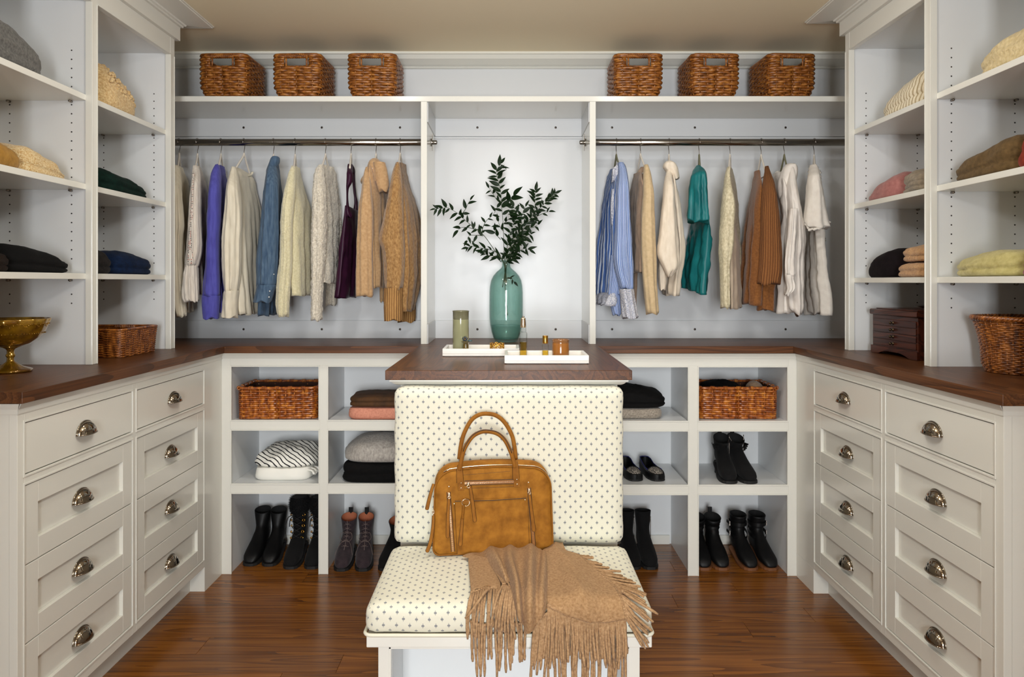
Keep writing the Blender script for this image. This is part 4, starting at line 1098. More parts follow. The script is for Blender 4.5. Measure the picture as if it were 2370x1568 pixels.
def strip_on(cr, rows, Y, dep=0.004, seg=16):
    """a thin raised band lying on a garment: rows (y, left, right) at distance Y"""
    r_ = []
    for y, xl, xr in resample(rows, 30):
        c = XP(cr.x((xl + xr) / 2), Y); a = (XP(cr.x(xr), Y) - XP(cr.x(xl), Y)) / 2; z = ZP(cr.y(y), Y)
        r_.append([(c + a * math.cos(2 * PI * j / seg), Y + dep * math.sin(2 * PI * j / seg), z) for j in range(seg)])
    return r_
def buttons(cr, pts, Y, r, mat):
    mb = MB()
    for px, py in pts: mb.ball((XP(cr.x(px), Y), Y, ZP(cr.y(py), Y)), r, 10, (1, 0.45, 1))
    return mb
S, B = sleeve_tube, body_tube
YS = 3.405                                    # distance of the near sleeves

# --- left rod
garment('blouse', 'pale cream blouse hanging first on the left rod half behind the tower', 'blouse', CREAM, [
    (S(C3, [(272, 55, 75), (310, 48, 88), (500, 45, 100), (740, 45, 115), (800, 42, 103), (1000, 42, 100), (1300, 45, 125), (1412, 65, 130)], YS, 0.045, 1, 0.16, 6, yin=3.47), True, True),
    (B(C3, [(282, 62, 105), (330, 60, 128), (400, 58, 150), (700, 60, 150), (1000, 70, 160), (1380, 100, 165)], 'l', 0.022, 2), False, True)])
garment('embroidered_blouse', 'off white crinkled top with a dark embroidered band and ruffled sleeve end', 'top', OFFW, [
    (S(C3, [(276, 190, 228), (340, 182, 238), (450, 172, 237), (520, 165, 240), (700, 158, 242), (900, 145, 250), (1030, 132, 218)], YS, 0.045, 3, 0.2, 9, yin=3.47), True, True),
    (B(C3, [(282, 192, 245), (330, 185, 262), (400, 180, 285), (500, 175, 293), (760, 170, 288), (1000, 170, 268), (1240, 195, 264)], 'l', 0.022, 4), False, True),
    (S(C3, [(1028, 132, 216), (1060, 128, 220), (1150, 115, 222), (1270, 108, 224), (1298, 130, 222)], YS, 0.05, 5, 0.34, 12), True, True)],
    [('embroidered_band', MB().loft(strip_on(C3, [(330, 178, 196), (450, 172, 190), (600, 166, 186), (800, 152, 184), (1020, 138, 186)], YS - 0.041), uv=True), EMB)], uv=True)
garment('long_sleeve_jersey', 'blue violet long sleeved jersey top with a deep cuff', 'top', PERI, [
    (S(C3, [(268, 358, 385), (330, 330, 392), (450, 312, 390), (640, 300, 390), (900, 292, 382), (1258, 262, 388)], YS, 0.045, 6, 0.07, 5, yin=3.47), True, True),
    (B(C3, [(274, 366, 420), (330, 355, 434), (400, 345, 446), (600, 330, 440), (720, 330, 420), (900, 330, 412), (1370, 375, 405)], 'l', 0.024, 7), False, True),
    (S(C3, [(1256, 262, 388), (1266, 258, 388), (1350, 263, 383), (1428, 269, 377)], YS, 0.046, 8, 0.04, 5), True, True)])
garment('long_sleeve_tee', 'cream long sleeved tee with a gathered sleeve and wide open neck', 'top', CREAM, [
    (S(C3, [(284, 482, 508), (340, 465, 522), (450, 445, 536), (620, 430, 552), (850, 408, 548), (1100, 415, 542), (1222, 432, 524)], YS, 0.05, 9, 0.13, 8, yin=3.47), True, True),
    (B(C3, [(296, 488, 560), (332, 482, 634), (420, 470, 662), (650, 480, 692), (1000, 500, 690), (1392, 540, 688)], 'l', 0.026, 10, 0.010, 11, neck=70), False, True),
    (S(C3, [(1218, 432, 524), (1240, 426, 524), (1340, 413, 521), (1420, 404, 520)], YS, 0.05, 11, 0.06, 5), True, True)],
    [('neck_band', MB().tube(spline([P(C3.x(500), C3.y(290), 3.50), P(C3.x(520), C3.y(325), 3.53), P(C3.x(570), C3.y(350), 3.60), P(C3.x(620), C3.y(345), 3.66), P(C3.x(634), C3.y(322), 3.68)], 20), 0.0045, 6, flat=(1.6, 0.7)), CREAM)])
garment('denim_shirt', 'washed blue denim shirt with turned collar and buttoned cuff', 'shirt', DENIM, [
    (S(C3, [(262, 768, 806), (320, 748, 826), (450, 725, 832), (700, 700, 835), (950, 672, 830), (1180, 668, 812)], YS, 0.045, 12, 0.13, 7, yin=3.47), True, True),
    (B(C3, [(240, 775, 832), (320, 755, 842), (420, 745, 848), (600, 735, 856), (800, 722, 848), (1200, 700, 834), (1400, 690, 814)], 'l', 0.024, 13), True, True),
    (S(C3, [(1176, 670, 812), (1186, 668, 814), (1240, 658, 795), (1304, 647, 776)], YS, 0.047, 14, 0.05, 5), True, True)],
    [('collar', MB().loft(S(C3, [(206, 790, 834), (218, 778, 841), (250, 766, 836), (300, 748, 806), (345, 740, 772), (374, 738, 756)], 3.47, 0.03, 15, 0.06, 4, seg=24)), DENIM),
     ('shirt_button', buttons(C3, [(797, 1095)], YS - 0.040, 0.0026, BUTTON), BUTTON), ('shirt_button', buttons(C3, [(765, 1223)], YS - 0.047, 0.0032, BUTTON), BUTTON), ('shirt_button', buttons(C3, [(760, 1268)], YS - 0.047, 0.0032, BUTTON), BUTTON)])
def c4(v): return (C4.x(v) - C3.ox) * C3.k
garment('mohair_sweater', 'ivory mohair sweater hanging beside the denim shirt', 'sweater', IVORYF, [
    (S(C3, [(282, 932, 958), (350, 905, 962), (600, 858, 946), (800, 850, 936), (1000, 842, 935), (1180, 822, 925), (1300, 816, 915), (1412, 828, 906)], YS, 0.045, 16, 0.08, 5, yin=3.47, rough_=0.0016), True, True),
    (B(C3, [(286, 936, 985), (350, 930, 1000), (450, 930, 1016), (600, 932, 1050), (800, 932, 1068), (1000, 936, 1072), (1150, 940, 1072), (1252, 950, 1060)], 'l', 0.036, 17, 0.008, 5, rough_=0.0016), False, True)])
garment('boucle_sweater', 'white fluffy boucle sweater with a long narrow sleeve', 'sweater', BOUCLE, [
    (S(C4, [(268, 188, 226), (330, 160, 234), (600, 140, 245), (900, 133, 240), (1200, 136, 220), (1440, 130, 212)], YS, 0.045, 18, 0.10, 5, yin=3.47, rough_=0.0042, rows=80, seg=64), True, True),
    (B(C4, [(276, 200, 298), (330, 185, 318), (450, 185, 325), (650, 190, 335), (900, 200, 330), (1110, 222, 310), (1160, 224, 288)], 'l', 0.03, 19, 0.008, 6, rough_=0.0042, rows=80, seg=80), False, True),
    (S(C4, [(560, 296, 333), (900, 284, 325), (1110, 258, 322), (1325, 242, 320)], 3.70, 0.035, 20, 0.12, 6, rough_=0.003), True, True)])
garment('tank_top', 'dark plum satin tank top with open arm hole', 'top', PLUM, [
    (B(C4, [(600, 392, 487), (650, 388, 485), (720, 384, 482), (900, 365, 482), (1100, 348, 480), (1268, 330, 479)], 'l', 0.022, 21, 0.009, 6, neck=1, y0f=300), True, True),
    (S(C4, [(264, 410, 444), (320, 402, 446), (400, 398, 440), (450, 397, 416), (560, 397, 414), (660, 390, 440)], 3.46, 0.020, 22, 0.04, 4, yin=3.53), True, True),
    (S(C4, [(266, 424, 446), (300, 432, 462), (360, 438, 464), (480, 452, 472), (560, 458, 486), (660, 440, 486)], 3.70, 0.016, 23, 0.04, 4, yin=3.62), True, True)])
garment('cowl_sweater', 'tan sweater with a folded cowl collar', 'sweater', TANK, [
    (S(C4, [(286, 545, 570), (340, 530, 578), (500, 508, 592), (620, 490, 602), (900, 475, 598), (1100, 470, 600), (1258, 472, 602)], YS, 0.045, 24, 0.09, 5, yin=3.47), True, True),
    (B(C4, [(240, 580, 645), (330, 570, 680), (420, 575, 705), (600, 590, 712), (900, 600, 682), (1192, 606, 660)], 'l', 0.026, 25), True, True),
    (S(C4, [(640, 645, 690), (1000, 650, 692), (1300, 648, 686)], 3.70, 0.035, 26, 0.1, 5), True, True)],
    [('cowl_collar', MB().loft(S(C4, [(222, 596, 634), (238, 576, 652), (268, 560, 680), (320, 545, 706), (352, 522, 712), (388, 502, 718), (402, 508, 720)], 3.52, 0.055, 27, 0.06, 4, seg=32)), TANK),
     ('cowl_fold', MB().loft(S(C4, [(250, 600, 690), (300, 606, 704), (400, 622, 722), (440, 634, 722), (466, 646, 714)], 3.47, 0.03, 28, 0.05, 3, seg=28)), TANK)])
garment('marled_sweater', 'chunky camel marled sweater with ribbed cuffs beside the upright', 'sweater', CAMEL, [
    (S(C4, [(252, 772, 802), (330, 745, 814), (500, 715, 826), (700, 672, 832), (830, 645, 838), (920, 672, 842), (1100, 685, 838), (1206, 686, 822)], YS, 0.06, 29, 0.08, 5, yin=3.47, rough_=0.001), True, True),
    (B(C4, [(258, 782, 842), (320, 772, 852), (420, 780, 868), (500, 800, 888), (700, 820, 930), (900, 830, 950), (1050, 835, 946), (1200, 830, 920), (1370, 820, 865)], 'l', 0.034, 30, 0.012, 6, rough_=0.001), False, True),
    (S(C4, [(480, 856, 892), (700, 872, 938), (900, 882, 955), (1100, 860, 940), (1240, 830, 924), (1300, 820, 920)], 3.70, 0.04, 31, 0.08, 5, rough_=0.001), True, True)],
    [('ribbed_cuff', MB().loft(S(C4, [(1200, 684, 824), (1320, 682, 822), (1442, 685, 820)], YS, 0.062, 32, 0.03, 6), uv=True), CAMRIB),
     ('ribbed_cuff', MB().loft(S(C4, [(1290, 812, 922), (1370, 796, 922), (1452, 786, 920)], 3.70, 0.042, 33, 0.03, 6), uv=True), CAMRIB)])
# --- right rod
garment('striped_blouse', 'blue and white striped blouse with lace hem and cuff', 'blouse', STRIPE, [
    (S(C6, [(252, 228, 272), (320, 230, 298), (500, 215, 316), (760, 206, 330), (1000, 195, 345), (1200, 240, 348)], YS, 0.05, 40, 0.12, 8, yin=3.47), True, True),
    (B(C6, [(296, 172, 240), (360, 146, 246), (600, 130, 250), (900, 100, 260), (1240, 66, 256)], 'r', 0.03, 41, 0.012, 10), True, True),
    (S(C6, [(950, 175, 262), (1100, 166, 266), (1250, 155, 246), (1400, 186, 250)], 3.47, 0.03, 42, 0.18, 7), True, True)],
    [('lace_cuff', MB().loft(S(C6, [(1206, 242, 346), (1260, 248, 352), (1330, 252, 366), (1424, 260, 381)], YS, 0.052, 43, 0.2, 10)), LACE),
     ('lace_hem', MB().loft(B(C6, [(1232, 64, 200), (1300, 64, 196), (1322, 70, 180)], 'r', 0.032, 44, 0.012, 10, rows=6, neck=1, y0f=0)), LACE),
     ('lace_collar', MB().loft(S(C6, [(252, 222, 268), (270, 214, 284), (300, 186, 288), (340, 184, 250), (392, 180, 224)], 3.50, 0.035, 45, 0.25, 9)), LACE),
     ('lace_placket', MB().loft(S(C6, [(452, 184, 200), (520, 178, 200), (600, 174, 196), (720, 180, 192)], 3.47, 0.012, 46, 0.3, 7)), LACE)], uv=True)
garment('cardigan', 'beige cardigan with shade painted on its front and small dark buttons', 'cardigan', BEIGE, [
    (S(C6, [(268, 428, 458), (330, 420, 476), (450, 418, 496), (650, 406, 506), (900, 402, 518), (1100, 415, 521), (1280, 430, 530), (1390, 441, 537)], YS, 0.045, 47, 0.08, 5, yin=3.47), True, True)],
    [('cardigan_front', MB().loft(B(C6, [(330, 350, 405), (400, 338, 408), (480, 328, 424), (700, 336, 412), (1000, 350, 405), (1082, 355, 402)], 'r', 0.024, 48, 0.006, 5), False, True), BEIGE_SHADE),
     ('far_sleeve', MB().loft(S(C6, [(700, 345, 378), (1000, 350, 377), (1320, 346, 370)], 3.70, 0.03, 49, 0.08, 5)), BEIGE_SHADE),
     ('back_yoke', MB().loft(S(C6, [(285, 398, 440), (340, 370, 440), (430, 372, 436), (470, 382, 430)], 3.60, 0.02, 50, 0.05, 4)), BEIGE_SHADE)] +
    [('cardigan_button', buttons(C6, [q], 3.49, 0.0026, BRONZE_B), BRONZE_B) for q in ((382, 637), (378, 800), (366, 965), (364, 1050))])
garment('cowl_blouse', 'ecru blouse with a rolled cowl neck and split hem', 'blouse', BLUSH, [
    (S(C6, [(285, 598, 622), (400, 580, 645), (600, 560, 662), (800, 538, 682), (940, 525, 693), (1030, 560, 692), (1108, 596, 630)], YS, 0.045, 51, 0.07, 5, yin=3.50), True, True),
    (B(C6, [(300, 598, 640), (500, 598, 668), (800, 592, 700), (900, 580, 706), (1000, 575, 704), (1080, 590, 680), (1250, 600, 662)], 'r', 0.024, 52), True, True),
    (S(C6, [(960, 540, 690), (1020, 536, 600), (1100, 534, 596), (1208, 540, 588)], 3.48, 0.03, 53, 0.12, 6), True, True)],
    [('cowl_neck', MB().loft(S(C6, [(242, 592, 636), (256, 578, 656), (285, 570, 676), (320, 592, 684), (350, 612, 690), (372, 628, 692)], 3.50, 0.045, 54, 0.08, 4, seg=32)), BLUSH)])
garment('satin_blouse', 'teal satin top with a fluttering sleeve', 'top', TEAL, [
    (S(C6, [(272, 824, 846), (310, 796, 880), (360, 776, 897), (450, 766, 905), (600, 756, 914), (696, 749, 919)], YS, 0.055, 55, 0.22, 6, yin=3.47, hem=0.007, slant=0.004, wr=0.009), True, True),
    (B(C6, [(640, 795, 905), (700, 786, 916), (900, 766, 910), (1100, 742, 892), (1215, 737, 884)], 'r', 0.026, 56, 0.014, 7, neck=1, y0f=300, wr=0.010, hem=0.004, slant=-0.017), True, True)])
garment('brocade_jacket', 'cream brocade jacket with a beige lining', 'jacket', BROC, [
    (S(C7, [(284, 142, 164), (350, 125, 160), (600, 96, 202), (660, 92, 196), (900, 78, 186), (1000, 85, 162), (1346, 94, 160)], YS, 0.045, 57, 0.06, 5, yin=3.47), True, True),
    (B(C7, [(290, 150, 180), (400, 160, 204), (600, 165, 218), (900, 165, 235), (1310, 158, 243)], 'l', 0.012, 58, 0.006, 6), False, True)],
    [('lining', MB().loft(B(C7, [(640, 160, 204), (900, 168, 214), (1345, 176, 232)], 'l', 0.018, 59, 0.006, 6, Yn=3.41, Yf=3.66, neck=1, y0f=0)), BEIGEL)])
garment('knit_poncho', 'brown ribbed knit poncho with a V neck', 'sweater', RUSTB, [
    (B(C7, [(318, 350, 380), (400, 338, 392), (480, 330, 398), (700, 300, 395), (1000, 270, 388), (1240, 250, 372), (1318, 244, 366)], 'r', 0.03, 61, 0.012, 6, neck=160), False, True),
    (S(C7, [(1150, 372, 520), (1200, 370, 500), (1362, 364, 494)], 3.48, 0.04, 62, 0.12, 6), True, True)],
    [('ribbed_sleeve', MB().loft(S(C7, [(278, 428, 450), (400, 416, 490), (600, 400, 522), (900, 390, 549), (1050, 382, 553), (1168, 370, 542)], YS, 0.05, 60, 0.07, 5, yin=3.47), uv=True), BRNRIB)])
garment('satin_blouse', 'white satin blouse with a draped neck and gathered cuff', 'blouse', SATW, [
    (S(C7, [(284, 606, 640), (400, 592, 658), (600, 598, 696), (820, 584, 725), (1000, 578, 720), (1200, 582, 712), (1330, 594, 704), (1385, 600, 698)], YS + 0.02, 0.05, 63, 0.14, 6, yin=3.47, wr=0.010, hem=0.008, slant=0.012), True, True),
    (B(C7, [(330, 490, 545), (450, 500, 576), (700, 530, 592), (1000, 500, 580), (1376, 494, 576)], 'r', 0.026, 64, 0.012, 8, wr=0.008, hem=0.007), True, True),
    (S(C7, [(600, 612, 668), (800, 596, 664), (1000, 576, 652), (1100, 580, 655)], YS - 0.035, 0.026, 65, 0.2, 7), True, True),
    (S(C7, [(1098, 582, 652), (1120, 580, 648), (1200, 590, 652), (1252, 576, 606)], YS - 0.035, 0.028, 66, 0.16, 6), True, True)],
    [('draped_neck', MB().loft(S(C7, [(262, 590, 650), (285, 565, 668), (340, 545, 668), (430, 524, 640), (500, 530, 600), (545, 548, 580)], 3.49, 0.045, 67, 0.14, 5, seg=32)), SATW),
     ('neck_fold', MB().loft(S(C7, [(316, 508, 534), (360, 492, 526), (440, 500, 524), (500, 514, 530)], 3.66, 0.03, 68, 0.1, 4)), SATW)])
def P7(x, y, Y): return P(C7.x(x), C7.y(y), Y)
garment('ruffled_tee', 'white cotton tee with ruffled collar and sleeve hem at the end of the right rod', 'top', WHTC, [
    (S(C7, [(268, 772, 812), (350, 758, 838), (500, 745, 862), (700, 722, 902), (742, 730, 912)], YS, 0.055, 69, 0.08, 6, yin=3.47), True, True),
    (B(C7, [(500, 768, 846), (760, 750, 856), (900, 750, 860), (1100, 736, 880), (1290, 718, 914), (1392, 735, 914)], 'r', 0.026, 70, 0.013, 8, neck=1, y0f=200, wr=0.009, hem=0.009, slant=0.006), True, True)],
    [('sleeve_ruffle', ruffle([(P7(728, 700, 3.39), (-0.1, -0.2, -1), (0, 1, 0)), (P7(760, 745, 3.36), (-0.05, -0.3, -1), (1, 0.3, 0)), (P7(840, 735, 3.355), (0.1, -0.3, -1), (1, 0.3, 0)), (P7(905, 690, 3.39), (0.8, -0.2, -0.6), (0, 1, 0))], 0.006, 60, 0.016), WHTC),
     ('collar_ruffle', ruffle([(P7(770, 276, 3.50), (-0.6, 0, 0.6), (0, 1, 0)), (P7(762, 350, 3.50), (-1, 0, 0), (0, 1, 0.3)), (P7(762, 430, 3.48), (-1, 0, 0), (0, 1, 0.3)), (P7(756, 505, 3.47), (-0.6, 0, -0.3), (0, 1, 0.3))], 0.007, 46, 0.009, 2), WHTC),
     ('collar_ruffle', ruffle([(P7(800, 274, 3.52), (0.5, 0, 0.6), (0, 1, 0)), (P7(835, 310, 3.52), (1, 0, 0), (0, 1, 0.3)), (P7(842, 372, 3.50), (1, 0, -0.3), (0, 1, 0.3))], 0.007, 26, 0.009, 4), WHTC),
     ('far_sleeve_ruffle', ruffle([(P7(860, 760, 3.68), (0.6, 0, -1), (0, 1, 0)), (P7(872, 800, 3.70), (0.6, 0, -1), (1, 1, 0)), (P7(880, 830, 3.70), (0.3, 0, -1), (1, 1, 0))], 0.006, 20, 0.016, 1), WHTC)])

hl = [('pale cream blouse', 'l', 70, 98, 300, 196, HANGW, C3, 82), ('embroidered off white blouse', 'l', 200, 246, 318, 200, HANGW, C3, 220), ('blue violet jersey', 'l', 372, 424, 320, 200, HANGW, C3, 397), ('cream tee with the open neck', 'l', 494, 628, 322, 196, HANGW, C3, 572),
      ('denim shirt', 'l', 776, 826, 300, 205, HANGW, C3, 795), ('ivory mohair sweater', 'l', 944, 976, 320, 205, HANGW, C3, 958), ('white boucle sweater', 'l', 205, 282, 312, 200, HANGW, C4, 240), ('plum tank top', 'l', 424, 440, 290, 200, HANGW, C4, 433), ('tan cowl sweater', 'l', 592, 650, 300, 200, HANGW, C4, 622), ('camel marled sweater', 'l', 788, 838, 300, 195, HANGW, C4, 805),
      ('blue striped blouse', 'r', 250, 190, 316, 205, HANGG, C6, 217), ('beige cardigan', 'r', 440, 368, 310, 200, HANGW, C6, 400), ('ecru cowl blouse', 'r', 622, 604, 310, 205, HANGW, C6, 615), ('teal satin top', 'r', 852, 836, 320, 205, HANGG, C6, 843),
      ('cream brocade jacket', 'l', 152, 172, 320, 205, HANGW, C7, 162), ('brown knit poncho', 'r', 436, 360, 340, 205, HANGW, C7, 397), ('white satin blouse', 'r', 610, 524, 360, 205, HANGG, C7, 572), ('ruffled white tee', 'r', 806, 784, 310, 210, HANGW, C7, 798)]
for nm, nd, xa, xb, ye, ny, mt, cr, hx in hl:
    hanger(cr.x(hx), ((cr.x(xa), cr.y(ye)), (cr.x(xb), cr.y(ye))), cr.y(ny), mt, ('green' if mt is HANGG else 'pale') + ' slim hanger with a steel hook carrying the ' + nm)
# ------------------------------------------------------------------ boots and shoes in the cubbies
def leather(name, c, c2, rough=0.55, b=(200, 0.3, 0.001), sheen=0.0):
    return plain(name, c, rough, var=(50, c2, 3), bump=b, sheen=sheen, spec=0.28)
BLK = leather('black_leather', (11, 11, 12), (6, 6, 7), 0.5)
BSU = leather('black_suede', (10, 9, 10), (5, 5, 6), 0.9, (400, 0.3, 0.001), 0.03)
GSU = leather('grey_plum_suede', (58, 46, 50), (38, 30, 34), 0.92, (300, 0.3, 0.001), 0.12)
SOLEB = plain('black_sole', (14, 13, 13), 0.7)
SOLET = plain('tan_sole', (112, 68, 36), 0.6)
INNER = plain('black_inner', (12, 12, 12), 0.9)
INNERT = plain('tan_inner', (170, 98, 66), 0.8)
LACEB = plain('black_lace', (16, 15, 15), 0.8)
LACEG = plain('grey_lace', (112, 96, 92), 0.8)

def boot(name, label, toe_px, toe_py, ankle_px, zfloor, mat, top=0.2, lean=0.0, sole=SOLEB, inner=INNER, heel=0.045, group=None, cat='boot', L=0.235, dip=0.0, wid=0.92, tip=1.0, extra=None, tab=False, creases=0, back=0.0, ang=None, ls=1.0):
    """an ankle boot. Toe under pixel (toe_px, toe_py); the shaft comes up at ankle_px. Local axes: toe towards -y, heel at +y"""
    Yt = (H - zfloor) * F / (toe_py - VY)
    T = Vector((XP(toe_px, Yt), Yt, zfloor))
    if ang is None:
        xa = XP(ankle_px, Yt + 0.16); ang = math.atan2(xa - T.x, 0.165)          # +: the heel lies to the right of the toe
    # local y: toe at -0.185*ls .. heel +0.055*ls
    d = Vector((math.sin(ang), math.cos(ang), 0)); org = T + d * 0.180 * ls
    t = thing(name, label, cat, (org.x, org.y, zfloor), -ang, group)
    sh = 0.012                         # sole thickness
    hz = heel
    def fy(y): return y * ls
    # (front/top point (y,z), back/bottom point (y,z), half width)
    tp = top
    R = [((-0.183, 0.020), (-0.183, 0.016), 0.010), ((-0.180, 0.033), (-0.180, sh), 0.022), ((-0.170, 0.043), (-0.172, sh), 0.032), ((-0.150, 0.053), (-0.152, sh), 0.039), ((-0.120, 0.064), (-0.118, sh), 0.0425),
         ((-0.090, 0.078), (-0.080, sh + hz * 0.08), 0.0415), ((-0.064, 0.096), (-0.045, sh + hz * 0.35), 0.038), ((-0.046, 0.112), (0.000, sh + hz * 0.75), 0.035), ((-0.036, 0.124), (0.036, hz), 0.034), ((-0.031, 0.130), (0.053, hz + 0.012), 0.034),
         ((-0.029, 0.134), (0.058, hz + 0.035), 0.0335), ((-0.027, 0.138), (0.056, hz + 0.062), 0.033)]
    n0 = len(R); za, zb_ = 0.142, hz + 0.085
    for i in range(1, 10):
        q = i / 9
        zf = lerp(0.140, tp - dip, q); zk = lerp(hz + 0.066, tp, q)
        R.append(((-0.026 - 0.012 * q - lean * q, zf), (0.052 + 0.002 * q + back * q, zk), lerp(0.033, 0.042, q)))
    rings = []; n = 26
    for k, (a, b_, w) in enumerate(R):
        A = Vector((0, a[0] * ls, a[1])); Bp = Vector((0, b_[0] * ls, b_[1])); c = (A + Bp) / 2; h = (A - Bp) / 2
        if creases and k >= 5: w = w * (1 + 0.05 * math.sin(k * 2.6)); 
        ring = []
        for j in range(n):
            th = 2 * PI * j / n; ca, sa = math.cos(th), math.sin(th)
            e = 0.8 if k < 8 else 0.95
            p = c + h * math.copysign(abs(ca) ** e, ca) + Vector((w * wid * math.copysign(abs(sa) ** (0.75 if k < 6 else 0.95), sa), 0, 0))
            if creases and k >= 6: p += Vector((0, 1, 0)) * 0.003 * math.sin(p.z * 190 + ca * 2) * (1 if ca < 0 else -1)
            nz = mnoise.noise(p * 26 + Vector((toe_px, 0, 0))) * 0.0016
            p += (p - c).normalized() * nz
            ring.append(p)
        rings.append(ring)
    # lip and inside
    last = rings[-1]; c = sum(last, Vector((0, 0, 0))) / n
    lip = [c + (p - c) * 0.94 + Vector((0, 0, 0.001)) for p in last]
    MB().loft(rings + [lip], True, False).build('upper', mat, t, smooth_=True, world=False)
    ins = []
    for k, f in ((-1, 0.945), (-3, 0.90), (-5, 0.88), (-7, 0.85)):
        c2 = sum(rings[k], Vector((0, 0, 0))) / n; ins.append([c2 + (p - c2) * f for p in rings[k]])
    ins[0] = [p + Vector((0, 0, 0.0006)) for p in ins[0]]
    MB().loft(ins, False, True).build('lining', inner, t, smooth_=True, world=False)
    # sole and heel block
    def sole_ring(f, z, lift=0.0):
        o_ = []
        prof = [(-0.186, 0.004), (-0.184, 0.020), (-0.172, 0.035), (-0.150, 0.0425), (-0.118, 0.046), (-0.080, 0.044), (-0.045, 0.040), (0.0, 0.037), (0.036, 0.036), (0.052, 0.028), (0.060, 0.010)]
        for y, w in prof: o_.append(Vector((w * wid * f, y * ls, z + max(0, (y + 0.085) / 0.145) ** 1.2 * lift * (1 if y > -0.085 else 0))))
        for y, w in reversed(prof): o_.append(Vector((-w * wid * f, y * ls, z + max(0, (y + 0.085) / 0.145) ** 1.2 * lift * (1 if y > -0.085 else 0))))
        return o_
    MB().loft([sole_ring(0.97, 0.0, hz - 0.012), sole_ring(1.0, 0.003, hz - 0.012), sole_ring(1.0, sh, hz - 0.010)]).build('sole', sole, t, world=False)
    if hz > 0.02:
        hb = []
        for f, z in ((0.92, 0.0), (0.90, hz * 0.5), (1.0, hz - 0.003)):
            hb.append([Vector((0.033 * wid * f * math.sin(a), ls * (0.030 + 0.028 * f * math.cos(a)), z)) for a in [2 * PI * j / 16 for j in range(16)]])
        MB().loft(hb).build('heel', sole if sole is not SOLET else SOLET, t, world=False, smooth_=False)
    if tab:
        MB().box(-0.010, 0.010, ls * (0.054 + back) - 0.003, ls * (0.054 + back) + 0.002, tp - 0.03, tp + 0.022).build('pull_tab', mat if mat is not GSU else INNER, t, world=False, bevel=0.001)
    t['_fr'] = 0
    del t['_fr']
    if extra: extra(t, ls)
    return t
# front line of the shaft, used by laces and zips (local y, z)
FRONT = [(-0.120, 0.064), (-0.090, 0.078), (-0.064, 0.096), (-0.046, 0.112), (-0.034, 0.128), (-0.028, 0.145), (-0.030, 0.17), (-0.033, 0.2)]
def front_at(q):
    t = q * (len(FRONT) - 1); k = min(int(t), len(FRONT) - 2); u = t - k
    return (lerp(FRONT[k][0], FRONT[k + 1][0], u), lerp(FRONT[k][1], FRONT[k + 1][1], u))

GB = 'boots in the cubbies'
# pair of plain black pull-on boots
for lab, tp_, ak in (('plain black ankle boot nearest the left cubby side', (577, 1311), 603), ('plain black ankle boot second from the left cubby side', (622, 1311.5), 641)):
    def gore(t, ls):
        for s in (-1, 1):
            q = MB(); q.loft([[(s * (0.0335 + 0.0015 * math.sin(PI * i / 6)) , lerp(-0.012, 0.03, j / 5), lerp(0.125, 0.20, i / 6)) for j in range(6)] for i in range(7)], closed=False)
            q.build('elastic_gore', SOLEB, t, world=False)
    boot('ankle_boot', lab, tp_[0], tp_[1], ak, 0.0005, BLK, top=0.212, lean=-0.022, heel=0.045, group=GB, back=-0.004, dip=0.022)
